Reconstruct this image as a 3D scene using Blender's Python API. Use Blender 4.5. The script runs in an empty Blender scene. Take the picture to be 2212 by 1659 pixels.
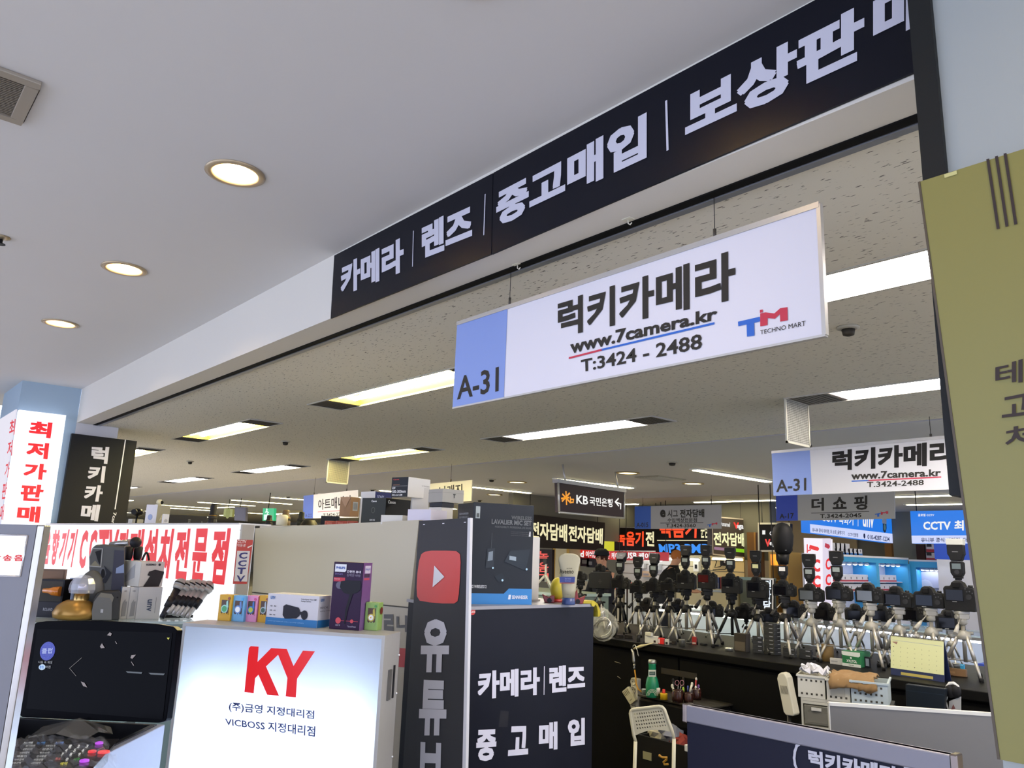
import bpy, bmesh, math, random
from mathutils import Vector as V, Matrix
random.seed(7)
SC = bpy.context.scene
COL = SC.collection
PI = math.pi
# ------------------------------------------------------------------ camera
FPX, CX, CY = 1661.0, 1106.0, 829.5
UP = V((1385.0-CX, 6800.0+CY, -FPX)).normalized()
_dx = -380.0-CX
_dy = -(UP[0]*_dx + UP[2]*-FPX)/UP[1]
AY = V((_dx, _dy, -FPX)).normalized(); AX = AY.cross(UP)
EYE = 1.5
CR = Matrix((AX, AY, UP))
cam = bpy.data.cameras.new('camera'); camo = bpy.data.objects.new('camera', cam); COL.objects.link(camo)
cam.sensor_fit = 'HORIZONTAL'; cam.sensor_width = 36.0; cam.lens = FPX/2212.0*36.0
cam.clip_start = 0.05; cam.clip_end = 300
camo.matrix_world = Matrix.Translation((0, 0, EYE)) @ CR.to_4x4()
SC.camera = camo
# ------------------------------------------------------------------ world, exposure
wd = bpy.data.worlds.new('world'); SC.world = wd; wd.use_nodes = True
bg = wd.node_tree.nodes['Background']; bg.inputs[0].default_value = (0.66, 0.74, 1.0, 1); bg.inputs[1].default_value = 3.4
vs = SC.view_settings; vs.view_transform = 'Standard'; vs.look = 'None'; vs.gamma = 1; vs.use_curve_mapping = False
vs.exposure = 0.06
SC.cycles.use_denoising = True
SC.cycles.max_bounces = 8; SC.cycles.diffuse_bounces = 4; SC.cycles.glossy_bounces = 3; SC.cycles.transmission_bounces = 6
SC.cycles.transparent_max_bounces = 8; SC.cycles.caustics_reflective = False; SC.cycles.caustics_refractive = False
SC.cycles.sample_clamp_indirect = 4.0
TUBE_WARM = 100.0; TUBE_COOL = 105.0; BULB = 320.0
# ------------------------------------------------------------------ pixels to points in the place
def ray(px, py): return CR @ V((px-CX, CY-py, -FPX))
O = V((0, 0, EYE))
def onx(px, py, x): d = ray(px, py); return O + d*(x/d.x)
def ony(px, py, y): d = ray(px, py); return O + d*(y/d.y)
def onz(px, py, z): d = ray(px, py); return O + d*((z-EYE)/d.z)
def onp(px, py, P, n): d = ray(px, py); return O + d*((P-O).dot(n)/d.dot(n))
# ------------------------------------------------------------------ materials
_M = {}
def lin(h):
    h = h.lstrip('#'); o = []
    for i in (0, 2, 4):
        c = int(h[i:i+2], 16)/255.0
        o.append(c/12.92 if c <= .04045 else ((c+.055)/1.055)**2.4)
    return (*o, 1.0)
def M(h, rough=.5, metal=0.0, noise=0.0, scale=40.0, alpha=1.0, trans=0.0, coat=0.0, spec=.5):
    k = (h, rough, metal, noise, scale, alpha, trans, coat, spec)
    if k in _M: return _M[k]
    m = bpy.data.materials.new('surface'); m.use_nodes = True; nt = m.node_tree; b = nt.nodes['Principled BSDF']
    b.inputs['Base Color'].default_value = lin(h); b.inputs['Roughness'].default_value = rough
    b.inputs['Metallic'].default_value = metal; b.inputs['Alpha'].default_value = alpha
    b.inputs['Transmission Weight'].default_value = trans; b.inputs['Coat Weight'].default_value = coat
    b.inputs['Specular IOR Level'].default_value = spec*(.35 if sum(lin(h)[:3]) < .12 and spec <= .6 else 1)
    tc = nt.nodes.new('ShaderNodeTexCoord'); n = nt.nodes.new('ShaderNodeTexNoise'); n.inputs['Scale'].default_value = scale
    nt.links.new(tc.outputs['Object'], n.inputs['Vector'])
    mp = nt.nodes.new('ShaderNodeMapRange'); mp.inputs[3].default_value = max(0, rough-.04); mp.inputs[4].default_value = min(1, rough+.04)
    nt.links.new(n.outputs[0], mp.inputs[0]); nt.links.new(mp.outputs[0], b.inputs['Roughness'])
    if noise > 0:
        mx = nt.nodes.new('ShaderNodeMix'); mx.data_type = 'RGBA'; mx.inputs[6].default_value = lin(h)
        c = lin(h); mx.inputs[7].default_value = (c[0]*(1-noise), c[1]*(1-noise), c[2]*(1-noise), 1)
        nt.links.new(n.outputs[0], mx.inputs[0]); nt.links.new(mx.outputs[2], b.inputs['Base Color'])
    _M[k] = m; return m
def E(h, s=1.0):
    k = ('E', h, s)
    if k in _M: return _M[k]
    m = bpy.data.materials.new('lit'); m.use_nodes = True; nt = m.node_tree; b = nt.nodes['Principled BSDF']
    b.inputs['Base Color'].default_value = (.02, .02, .02, 1); b.inputs['Roughness'].default_value = .4
    b.inputs['Emission Color'].default_value = lin(h); b.inputs['Emission Strength'].default_value = s
    _M[k] = m; return m
def glass(h='ffffff', rough=.05, alpha=.25):
    return M(h, rough=rough, alpha=alpha, spec=.8)
def ceiling_tile_mat():
    m = bpy.data.materials.new('fissured tile'); m.use_nodes = True; nt = m.node_tree; b = nt.nodes['Principled BSDF']
    L = nt.links.new; N = nt.nodes.new
    tc = N('ShaderNodeTexCoord'); mpg = N('ShaderNodeMapping'); mpg.inputs['Scale'].default_value = (42, 9, 1)
    L(tc.outputs['Object'], mpg.inputs[0])
    nz = N('ShaderNodeTexNoise'); nz.inputs['Scale'].default_value = 3.2; nz.inputs['Detail'].default_value = 3; L(mpg.outputs[0], nz.inputs['Vector'])
    cr = N('ShaderNodeValToRGB'); cr.color_ramp.elements[0].position = .32; cr.color_ramp.elements[0].color = (0, 0, 0, 1)
    cr.color_ramp.elements[1].position = .365; cr.color_ramp.elements[1].color = (1, 1, 1, 1); L(nz.outputs[0], cr.inputs[0])
    mx = N('ShaderNodeMix'); mx.data_type = 'RGBA'; mx.inputs[6].default_value = lin('605c52'); mx.inputs[7].default_value = lin('e2decf')
    L(cr.outputs[0], mx.inputs[0]); L(mx.outputs[2], b.inputs['Base Color']); b.inputs['Roughness'].default_value = .9
    return m
WHITE = M('e8e6e0', .55); BLACK = M('101013', .45); SILVER = M('b9b9b6', .3, .8); DKMETAL = M('2a2a2c', .4, .3)
# ------------------------------------------------------------------ mesh building
class MB:
    def __init__(s): s.v = []; s.f = []; s.sm = []
    def add(s, vs, fs, smooth=False):
        o = len(s.v); s.v += [V(p) for p in vs]; s.f += [tuple(i+o for i in f) for f in fs]; s.sm += [smooth]*len(fs); return s
    def hexa(s, a, b):           # a: 4 bottom corners, b: 4 top corners, both counterclockwise
        return s.add(list(a)+list(b), [(3, 2, 1, 0), (4, 5, 6, 7), (0, 1, 5, 4), (1, 2, 6, 5), (2, 3, 7, 6), (3, 0, 4, 7)])
    def box(s, x0, y0, z0, x1, y1, z1):
        return s.hexa([(x0, y0, z0), (x1, y0, z0), (x1, y1, z0), (x0, y1, z0)], [(x0, y0, z1), (x1, y0, z1), (x1, y1, z1), (x0, y1, z1)])
    def cyl(s, p0, p1, r0, r1=None, n=12, caps=True, ell=1.0):
        p0, p1 = V(p0), V(p1); r1 = r0 if r1 is None else r1
        d = (p1-p0).normalized(); a = d.orthogonal().normalized()
        if abs(d.z) > .99: a = V((1, 0, 0))
        b = d.cross(a); vs = []
        for p, r in ((p0, r0), (p1, r1)):
            for i in range(n): t = 2*PI*i/n; vs.append(p+a*math.cos(t)*r+b*math.sin(t)*r*ell)
        s.add(vs, [(i, (i+1) % n, n+(i+1) % n, n+i) for i in range(n)], True)
        if caps: s.add(vs[:n], [tuple(range(n-1, -1, -1))]); s.add(vs[n:], [tuple(range(n))])
        return s
    def lathe(s, c, prof, n=20, ax=(0, 0, 1), sm=True, close=True):
        c = V(c); ax = V(ax).normalized(); a = V((1, 0, 0)) if abs(ax.z) > .99 else ax.orthogonal().normalized(); b = ax.cross(a)
        vs = []
        for r, h in prof:
            for i in range(n): t = 2*PI*i/n; vs.append(c+ax*h+(a*math.cos(t)+b*math.sin(t))*r)
        fs = []
        for k in range(len(prof)-1):
            for i in range(n): j = (i+1) % n; fs.append((k*n+i, k*n+j, (k+1)*n+j, (k+1)*n+i))
        s.add(vs, fs, sm)
        if close:
            s.add(vs[:n], [tuple(range(n-1, -1, -1))]); s.add(vs[-n:], [tuple(range(n))])
        return s
    def tube(s, pts, r, n=8):
        pts = [V(p) for p in pts]; vs = []; k = len(pts); a = None
        for i, p in enumerate(pts):
            d = (pts[min(i+1, k-1)]-pts[max(i-1, 0)]).normalized()
            a = d.orthogonal().normalized() if a is None else (a-d*a.dot(d)).normalized()
            b = d.cross(a); rr = r[i] if isinstance(r, (list, tuple)) else r
            for j in range(n): t = 2*PI*j/n; vs.append(p+(a*math.cos(t)+b*math.sin(t))*rr)
        s.add(vs, [(i*n+j, i*n+(j+1) % n, (i+1)*n+(j+1) % n, (i+1)*n+j) for i in range(k-1) for j in range(n)], True)
        s.add(vs[:n], [tuple(range(n-1, -1, -1))]); s.add(vs[-n:], [tuple(range(n))]); return s
    def ball(s, c, r, n=14, sc=(1, 1, 1)):
        c = V(c); vs = []; m = n//2
        for i in range(m+1):
            ph = PI*i/m
            for j in range(n): t = 2*PI*j/n; vs.append(c+V((r*sc[0]*math.sin(ph)*math.cos(t), r*sc[1]*math.sin(ph)*math.sin(t), -r*sc[2]*math.cos(ph))))
        return s.add(vs, [(i*n+j, i*n+(j+1) % n, (i+1)*n+(j+1) % n, (i+1)*n+j) for i in range(m) for j in range(n)], True)
    def prism(s, pts, ex):      # pts: planar outline, ex: extrusion vector
        pts = [V(p) for p in pts]; ex = V(ex); n = len(pts)
        s.add(pts+[p+ex for p in pts], [tuple(range(n-1, -1, -1)), tuple(range(n, 2*n))]+[(i, (i+1) % n, n+(i+1) % n, n+i) for i in range(n)]); return s
    def shift(s, m):
        s.v = [m @ p for p in s.v]; return s
def wloc(p):
    l = V((0, 0, 0))
    while p is not None: l = l+p.location; p = p.parent
    return l
def obj(name, mb, mat, parent=None, bevel=0.0, loc=None):
    o0 = wloc(parent) if parent else V((0, 0, 0))
    if loc is not None: o0 = V(loc)
    me = bpy.data.meshes.new(name); me.from_pydata([p-o0 for p in mb.v], [], mb.f)
    me.polygons.foreach_set('use_smooth', mb.sm); me.materials.append(mat)
    bm = bmesh.new(); bm.from_mesh(me); bmesh.ops.remove_doubles(bm, verts=bm.verts, dist=1e-6); bmesh.ops.recalc_face_normals(bm, faces=bm.faces)
    if bevel > 0:
        es = [e for e in bm.edges if len(e.link_faces) == 2 and e.calc_face_angle(0) > .6]
        bmesh.ops.bevel(bm, geom=es, offset=bevel, segments=2, affect='EDGES', profile=.5, clamp_overlap=True)
    bm.to_mesh(me); bm.free(); me.update()
    o = bpy.data.objects.new(name, me); COL.objects.link(o)
    if parent is not None: o.parent = parent
    elif loc is not None: o.location = loc
    return o
def thing(name, label, cat, loc=(0, 0, 0), rz=0.0, group=None):
    o = bpy.data.objects.new(name, None); COL.objects.link(o); o.location = loc; o.rotation_euler = (0, 0, rz)
    o.empty_display_size = .02; o['label'] = label; o['category'] = cat
    if group: o['group'] = group
    return o
def tag(o, label, cat, group=None):
    o['label'] = label; o['category'] = cat
    if group: o['group'] = group
    return o
def struct(name, mb, mat, bevel=0): o = obj(name, mb, mat, None, bevel); o['kind'] = 'structure'; return o
_kids = {}
def copy_tree(o, parent=None, loc=None, rz=None, label=None, group=None, scale=None):
    c = o.copy(); COL.objects.link(c)
    if parent is not None: c.parent = parent
    if loc is not None: c.location = loc
    if rz is not None: c.rotation_euler = (0, 0, rz)
    if scale is not None: c.scale = scale
    if label: c['label'] = label
    if group: c['group'] = group
    for ch in list(o.children): copy_tree(ch, c)
    return c
# ------------------------------------------------------------------ lettering
_T = {}
def glyphs(s, bold=0):
    if (s, bold) in _T: return _T[(s, bold)]
    cu = bpy.data.curves.new('t', 'FONT'); cu.body = s; cu.resolution_u = 2; cu.offset = .02 if bold else 0.0
    o = bpy.data.objects.new('t', cu); me = o.to_mesh()
    vs = [V(v.co) for v in me.vertices]; fs = [tuple(p.vertices) for p in me.polygons]
    o.to_mesh_clear(); bpy.data.objects.remove(o); bpy.data.curves.remove(cu)
    if bold > 1:
        b = .012*(bold-1); av = []; af = []
        for k, (dx, dy) in enumerate(((-b, -b), (b, -b), (-b, b), (b, b))):
            n = len(av); av += [V((v.x+dx, v.y+dy, k)) for v in vs]; af += [tuple(i+n for i in f) for f in fs]
        vs, fs = av, af
    x0 = min(v.x for v in vs); x1 = max(v.x for v in vs); y0 = min(v.y for v in vs); y1 = max(v.y for v in vs)
    vs = [((v.x-x0)/max(x1-x0, 1e-6), (v.y-y0)/max(y1-y0, 1e-6), v.z) for v in vs]
    _T[(s, bold)] = (vs, fs); return _T[(s, bold)]
class Panel:
    """a flat quad in the place: corners top-left, top-right, bottom-right, bottom-left as seen from the front"""
    def __init__(s, tl, tr, br, bl, parent=None):
        s.c = [V(tl), V(tr), V(br), V(bl)]; s.parent = parent
        s.n = (s.c[1]-s.c[3]).cross(s.c[0]-s.c[2]).normalized()
        s.n = (s.c[1]-s.c[0]).cross(s.c[0]-s.c[3]).normalized()*-1
        m = sum(s.c, V((0, 0, 0)))/4
        if s.n.dot(O-m) < 0: s.n = -s.n
        s.k = 0
    def at(s, u, v, l=0.0):     # v from bottom 0 to top 1
        tl, tr, br, bl = s.c
        return bl*(1-u)*(1-v)+br*u*(1-v)+tl*(1-u)*v+tr*u*v+s.n*l
    def slab(s, mb, t, u0=0, v0=0, u1=1, v1=1, lift=0.0):
        a = [s.at(u0, v0, lift), s.at(u1, v0, lift), s.at(u1, v1, lift), s.at(u0, v1, lift)]
        b = [p-s.n*t for p in a]; return mb.hexa(b, a)
    def body(s, name, mat, t=.02, parent=None, bevel=0): return obj(name, s.slab(MB(), t), mat, parent or s.parent, bevel)
    def rect(s, u0, v0, u1, v1, mat, name='print', lift=.0012):
        mb = MB().add([s.at(u0, v0, lift), s.at(u1, v0, lift), s.at(u1, v1, lift), s.at(u0, v1, lift)], [(0, 1, 2, 3)])
        return obj(name, mb, mat, s.parent)
    def poly(s, pts, mat, name='print', lift=.002):
        return obj(name, MB().add([s.at(u, v, lift) for u, v in pts], [tuple(range(len(pts)))]), mat, s.parent)
    def disc(s, u, v, r, mat, name='print', lift=.002, n=20, r2=None, asp=None):
        w = (s.c[1]-s.c[0]).length; h = (s.c[0]-s.c[3]).length; a = w/h if asp is None else asp
        pts = [(u+r*math.cos(2*PI*i/n), v+(r2 or r*a)*math.sin(2*PI*i/n)) for i in range(n)]
        return s.poly(pts, mat, name, lift)
    def line(s, uv, wd, mat, name='line', lift=.002, close=False):
        w = (s.c[1]-s.c[0]).length; h = (s.c[0]-s.c[3]).length; mb = MB()
        P = list(uv)+([uv[0]] if close else [])
        for (a, b), (c, d) in zip(P[:-1], P[1:]):
            dx, dy = (c-a)*w, (d-b)*h; L = math.hypot(dx, dy) or 1; nx, ny = -dy/L*wd/2/w, dx/L*wd/2/h; ex, ey = dx/L*wd/2/w, dy/L*wd/2/h
            mb.add([s.at(a-nx-ex, b-ny-ey, lift), s.at(c-nx+ex, d-ny+ey, lift), s.at(c+nx+ex, d+ny+ey, lift), s.at(a+nx-ex, b+ny-ey, lift)], [(0, 1, 2, 3)])
            lift += .00004
        return obj(name, mb, mat, s.parent)
    def uv(s, px, py):          # where a pixel's ray meets this panel
        P = onp(px, py, s.c[0], s.n); u = v = .5
        for _ in range(12):
            e = P-s.at(u, v); du = s.at(u+.01, v)-s.at(u, v); dv = s.at(u, v+.01)-s.at(u, v)
            a, b, c = du.dot(du), du.dot(dv), dv.dot(dv); p, q = e.dot(du), e.dot(dv); D = a*c-b*b
            u += (p*c-q*b)/D*.01; v += (a*q-b*p)/D*.01
        return u, v
    def text(s, t, quad, mat, bold=1, px=True, rot=0, name='lettering', lift=.002):
        """quad: four corners TL TR BR BL (pixels or panel coordinates) the writing fills; rot: 90 turns it clockwise"""
        q = [s.uv(*p) for p in quad] if px else list(quad)
        if rot == 90: q = [q[1], q[2], q[3], q[0]]
        if rot == -90: q = [q[3], q[0], q[1], q[2]]
        vs, fs = glyphs(t, bold); tl, tr, br, bl = [V((a[0], a[1])) for a in q]; out = []
        for x, y, z in vs:
            w = bl*(1-x)*(1-y)+br*x*(1-y)+tl*(1-x)*y+tr*x*y; out.append(s.at(w.x, w.y, lift+z*.00006))
        me = bpy.data.meshes.new(name); o0 = wloc(s.parent)
        me.from_pydata([p-o0 for p in out], [], fs); me.materials.append(mat); me.update()
        o = bpy.data.objects.new(name, me); COL.objects.link(o); o.parent = s.parent; return o
    def trect(s, t, u0, v0, u1, v1, mat, bold=1, rot=0, **k): return s.text(t, [(u0, v1), (u1, v1), (u1, v0), (u0, v0)], mat, bold, False, rot, **k)
def sign(name, label, cat, quad, plane, val, mat, t=.02, group=None, bevel=0, body='panel'):
    f = {'x': onx, 'y': ony, 'z': onz}.get(plane)
    pts = [f(a, b, val) for a, b in quad] if f else [onp(a, b, *val) for a, b in quad]
    base = (pts[2]+pts[3])/2
    r = thing(name, label, cat, base, group=group); P = Panel(*pts, parent=r); P.main = P.body(body, mat, t, bevel=bevel)
    if name in ('stall_sign', 'shop_banner'):
        for u in (.06, .94): b = P.at(u, 1, -t/2); obj('hanger', MB().cyl(b-V((0, 0, .01)), (b.x, b.y, 2.46), .006, n=6), DKMETAL, r)
    return P
class Box:
    """carton standing at height z: front-bottom-left and front-bottom-right pixels, a pixel row for the top, and a depth"""
    def __init__(s, name, label, cat, z, pl, pr, ytop, depth, mat, group=None, bevel=.0015, h=None, P=None, body='carton', back=None):
        a, b = (onz(*pl, z), onz(*pr, z)) if P is None else P
        s.w = (b-a).length; s.e = (b-a).normalized(); s.n = V((-s.e.y, s.e.x, 0))
        if s.n.dot(a-O) < 0: s.n = -s.n
        hh = onp(pl[0] if pl else 0, ytop, a, V((a.x, a.y, 0)).normalized()).z-z if h is None else h
        s.h = hh; s.d = depth; s.root = thing(name, label, cat, (a+b)/2+s.n*depth/2, group=group)
        up = V((0, 0, hh)); D = s.n*depth
        s.root.location.z = z
        mb = MB().hexa([a, b, b+D, a+D], [a+up, b+up, b+D+up, a+D+up]); s.body = obj(body, mb, mat, s.root, bevel)
        l = .0006
        s.front = Panel(a+up, b+up, b, a, s.root); s.left = Panel(a+D+up, a+up, a, a+D, s.root)
        s.right = Panel(b+up, b+D+up, b+D, b, s.root); s.top = Panel(a+D+up, b+D+up, b+up, a+up, s.root); s.top.n = V((0, 0, 1))
        s.left.n = -s.e; s.right.n = s.e; s.front.n = -s.n
# ================================================================== THE SETTING
CZ, SZ = 2.76, 2.46           # hall ceiling, shop ceiling
PLASTER = M('cfcdc8', .8, noise=.05, scale=3); TILEC = ceiling_tile_mat()
struct('floor', MB().box(-6, -8, -.1, 30, 45, 0), M('b9b2a6', .3, noise=.15, scale=2))
def ring(mb, cx, cy, z, s, r, n=24):      # square ceiling tile with a round hole
    out = []; inn = []
    for i in range(n):
        t = 2*PI*(i+.5)/n; c, d = math.cos(t), math.sin(t); k = s/max(abs(c), abs(d)); out.append((cx+c*k, cy+d*k, z)); inn.append((cx+c*r, cy+d*r, z))
    # corners
    for i in range(n):
        j = (i+1) % n; mb.add([out[i], out[j], inn[j], inn[i]], [(0, 1, 2, 3)])
        a, b = V(out[i]), V(out[j])
        if abs(a.x-b.x) > 1e-5 and abs(a.y-b.y) > 1e-5:
            q = V((a.x if abs(abs(a.x-cx)-s) < 1e-5 else b.x, a.y if abs(abs(a.y-cy)-s) < 1e-5 else b.y, z)); mb.add([a, q, b], [(0, 1, 2)])
def strip(mb, x0, x1, ys, y0, y1, z, half):      # a run of ceiling with gaps of +-half round each y in ys
    e = y0
    for y in sorted(ys):
        if y-half > e: mb.add([(x0, e, z), (x1, e, z), (x1, y-half, z), (x0, y-half, z)], [(0, 1, 2, 3)])
        e = y+half
    if y1 > e: mb.add([(x0, e, z), (x1, e, z), (x1, y1, z), (x0, y1, z)], [(0, 1, 2, 3)])
DLY = [-4.22, -2.87, -1.52, -.17, 1.18, 2.53, 3.88, 5.23]; DLX = .875
mb = MB(); hy0, hy1 = -6, 9.2
mb.box(-3, hy0, CZ, DLX-.12, hy1, CZ+.02); mb.box(DLX+.12, hy0, CZ, 1.5, hy1, CZ+.02)
strip(mb, DLX-.12, DLX+.12, DLY, hy0, hy1, CZ, .12)
for y in DLY: ring(mb, DLX, y, CZ, .12, .078)
mb.box(DLX-.12, hy0, CZ+.2, DLX+.12, hy1, CZ+.22)
ce = struct('ceiling', mb, M('dcdbda', .75, noise=.03, scale=1.5))
# header beam over the shop front
struct('wall_header', MB().box(1.5, -4, SZ, 1.63, 7.5, CZ), M('dedad0', .6, noise=.03, scale=2))
struct('gap_shade_1', MB().box(1.63, -4, SZ-.004, 1.66, 7.5, SZ+.03), M('0a0a0a', .8))  # black strip stands in for the shade of the gap behind the header
struct('trim_2', MB().box(1.665, -4, SZ-.006, 1.69, 7.5, SZ+.02), M('8d9096', .35, .4))
RX = [(2.405, 2.69), (4.2, 4.49)]; RY = {0: [-1.75, 1.13, 4.02, 6.9, 9.85, 12.8], 1: [-1.45, 1.4, 4.3, 7.1, 9.95, 13.2, 16.9]}
mb = MB(); x = 1.69
for k, (a, b) in enumerate(RX):
    mb.add([(x, -4, SZ), (a, -4, SZ), (a, 20, SZ), (x, 20, SZ)], [(0, 1, 2, 3)]); strip(mb, a, b, RY[k], -4, 20, SZ, .97); x = b
mb.add([(x, -4, SZ), (5.42, -4, SZ), (5.42, 20, SZ), (x, 20, SZ)], [(0, 1, 2, 3)])
mb.box(1.66, -4, SZ+.16, 5.42, 20, SZ+.18)
struct('ceiling', mb, TILEC)
struct('gap_shade_3', MB().box(5.42, -4, SZ+.01, 5.47, 20, SZ+.05), M('15120f', .8))  # dark strip in place of the shaded gap where the tiles end
struct('gap_shade_4', MB().box(1.7, 20, SZ+.01, 5.47, 20.06, SZ+.05), M('15120f', .8))  # far tile edge: gap shade put in as a dark strip
Z2 = M('c6c6cc', .7, noise=.03, scale=1)
struct('ceiling', MB().box(5.47, -6, SZ, 10.35, 45, SZ+.03), Z2)
struct('ceiling', MB().box(-3, 20.06, SZ, 5.47, 45, SZ+.03), Z2)
struct('gap_shade_5', MB().box(10.35, -4, SZ+.01, 10.42, 45, SZ+.05), M('15120f', .8))  # shaded gap between the two farther ceilings, drawn as a dark strip
struct('ceiling', MB().box(10.42, -6, SZ, 30, 45, SZ+.03), M('c9c4b4', .8, noise=.05, scale=1))
# pillar at the far end of the shop front
struct('pillar', MB().box(1.05, 7.5, 0, 1.4995, 8.4, CZ), M('a3b9cb', .6))
struct('wall_pillar', MB().box(1.5, 7.5, 0, 1.84, 8.4, SZ), M('cfcdd0', .6))
struct('floor_shop', MB().box(1.66, .1, 0, 5.3, 9, .004), M('262422', .6, noise=.3, scale=30))  # dark floor region added to cut bounce light onto the counter front
struct('wall_back', MB().box(-3, 9.2, 0, 1.05, 9.3, CZ), M('b5aa94', .7))
struct('wall_far', MB().box(16.6, -6, 0, 16.8, 45, SZ), M('7d7a70', .8))
struct('wall_end', MB().box(-3, 42, 0, 30, 42.2, SZ), M('9a978c', .8))
# grey display wall at the right with its black edge
a = 1.33
struct('wall_right', MB().box(a, -1.2, 1.2, a+.1, .425, CZ), M('9aa09e', .45))
struct('trim_6', MB().box(a-.012, .425, EYE+.11, a+.1, .462, CZ), M('1d1f1f', .5))
# ------------------------------------------------------------------ recessed downlights
def downlight():
    r = thing('recessed_downlight', 'x', 'ceiling light', (0, 0, 0), group='round downlights in the hall ceiling')
    obj('trim_ring', MB().lathe((0, 0, 0), [(.078, .004), (.1, .002), (.102, -.004), (.09, -.008), (.078, -.006), (.076, .004)], 28, close=False), M('b9a78a', .35, .5), r)
    obj('reflector', MB().lathe((0, 0, 0), [(.077, 0), (.07, .05), (.045, .11), (.02, .13)], 28, close=False), M('f4d596', .25, .6), r)
    b = obj('bulb', MB().lathe((0, 0, 0), [(.001, .025), (.022, .028), (.034, .05), (.028, .085), (.014, .11)], 16), E('ffdca0', BULB), r)
    return r
d0 = downlight()
names = {2.53: 'nearest lit round downlight in the hall ceiling, left of the black banner', 3.88: 'second round downlight along the hall ceiling, middle of the three in view', 5.23: 'farthest small round downlight in the hall ceiling before the pillar'}
for i, y in enumerate(DLY):
    lb = names.get(y, 'round downlight in the hall ceiling behind the viewer')
    if i == 0: d0.location = (DLX, y, CZ); d0['label'] = lb
    else: copy_tree(d0, None, (DLX, y, CZ), label=lb)
# ------------------------------------------------------------------ ceiling vent and sprinkler of the hall
v = thing('ceiling_vent', 'square metal ceiling vent with mesh grille, cut by the left frame edge', 'vent', (.1, 2.535, CZ))
mb = MB(); X0, X1, Y0, Y1 = -.06, .255, 2.385, 2.69; t = .035
mb.box(X0, Y0, CZ-.012, X1, Y0+t, CZ); mb.box(X0, Y1-t, CZ-.012, X1, Y1, CZ); mb.box(X0, Y0+t, CZ-.012, X0+t, Y1-t, CZ); mb.box(X1-t, Y0+t, CZ-.012, X1, Y1-t, CZ)
obj('frame', mb, M('a39a8c', .4, .3), v, .002)
mb = MB(); n = 22
for i in range(n):
    q = X0+t+(X1-X0-2*t)*(i+.5)/n; mb.box(q-.0022, Y0+t, CZ-.006, q+.0022, Y1-t, CZ-.002)
    q = Y0+t+(Y1-Y0-2*t)*(i+.5)/n; mb.box(X0+t, q-.0022, CZ-.008, X1-t, q+.0022, CZ-.004)
obj('grille', mb, M('8f887c', .4, .5), v); obj('duct', MB().box(X0+t, Y0+t, CZ-.0015, X1-t, Y1-t, CZ-.0005), M('3b3733', .8), v)
s = thing('sprinkler_head', 'small chrome sprinkler in the hall ceiling at the left edge', 'sprinkler', (.37, 3.86, CZ))
obj('rosette', MB().lathe((.37, 3.86, CZ), [(.035, 0), (.035, -.004), (.012, -.012)], 18), M('b8a98c', .3, .7), s); obj('deflector', MB().lathe((.37, 3.86, CZ), [(.008, -.01), (.008, -.03), (.02, -.032), (.02, -.035)], 12), DKMETAL, s)
# ------------------------------------------------------------------ recessed fluorescent fixtures of the shop ceiling
def fixture(warm, L=.68, W=.1425, vent=.27):
    r = thing('fluorescent_fixture', 'x', 'ceiling light', (0, 0, 0), group='recessed twin tube fixtures of the shop ceiling')
    c = M('dcbc48', .4) if warm else M('f1f1ee', .4)
    mb = MB(); z = .0
    mb.add([(-W+.01, -L, 0), (W-.01, -L, 0), (W-.045, -L+.02, .07), (-W+.045, -L+.02, .07), (-W+.045, L-.02, .07), (W-.045, L-.02, .07), (W-.01, L, 0), (-W+.01, L, 0)],
           [(0, 1, 2, 3), (3, 2, 5, 4), (4, 5, 6, 7), (0, 3, 4, 7), (1, 6, 5, 2)])
    obj('reflector', mb, c, r)
    mb = MB()
    mb.box(-W, -L-vent, -.006, -W+.012, L+vent, .004); mb.box(W-.012, -L-vent, -.006, W, L+vent, .004)
    mb.box(-W+.012, -L-vent, -.006, W-.012, -L-vent+.012, .004); mb.box(-W+.012, L+vent-.012, -.006, W-.012, L+vent, .004)
    obj('frame', mb, M('b5b2a8', .5), r)
    for s in (-1, 1): obj('tube', MB().cyl((s*.055, -L+.04, .032), (s*.055, L-.04, .032), .016, n=10), E('fff1b0' if warm else 'fff4ea', TUBE_WARM if warm else TUBE_COOL), r)
    for s in (-1, 1):
        a, b = (-L-vent+.012, -L-.004) if s < 0 else (L+.004, L+vent-.012)
        vv = obj('vent_panel', MB().box(-W+.012, a, -.002, W-.012, b, .003), M('6a675f', .6, noise=.3, scale=300), r)
        m2 = MB()
        for i in range(9):
            q = a+(b-a)*(i+.5)/9; m2.box(-W+.02, q-.006, -.0045, W-.02, q-.002, -.002)
        obj('slot', m2, M('3c3934', .8), vv)
    return r
warm0 = fixture(True); cool0 = fixture(False)
fl = {(0, 1): (0, 'large bright fixture beside the black column, right of the hanging white sign'), (0, 2): (1, 'yellow lit fixture meeting the left end of the white hanging sign'),
      (0, 3): (1, 'yellow lit fixture above and right of the black column sign'), (0, 4): (1, 'yellow lit fixture half hidden behind the black column sign'),
      (1, 1): (0, 'lit fixture with a hanging flap beside it, over the back camera sign'), (1, 2): (0, 'white lit fixture in the middle of the shop ceiling with open end grilles'),
      (1, 3): (1, 'yellow lit fixture whose end grille hangs open above the stacked cartons'), (1, 4): (0, 'white lit fixture left of the one with the hanging flap'),
      (1, 5): (0, 'small white lit fixture next but one beyond the hanging flap'), (1, 6): (0, 'smallest lit fixture just right of the black column sign')}
used = {}
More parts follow.
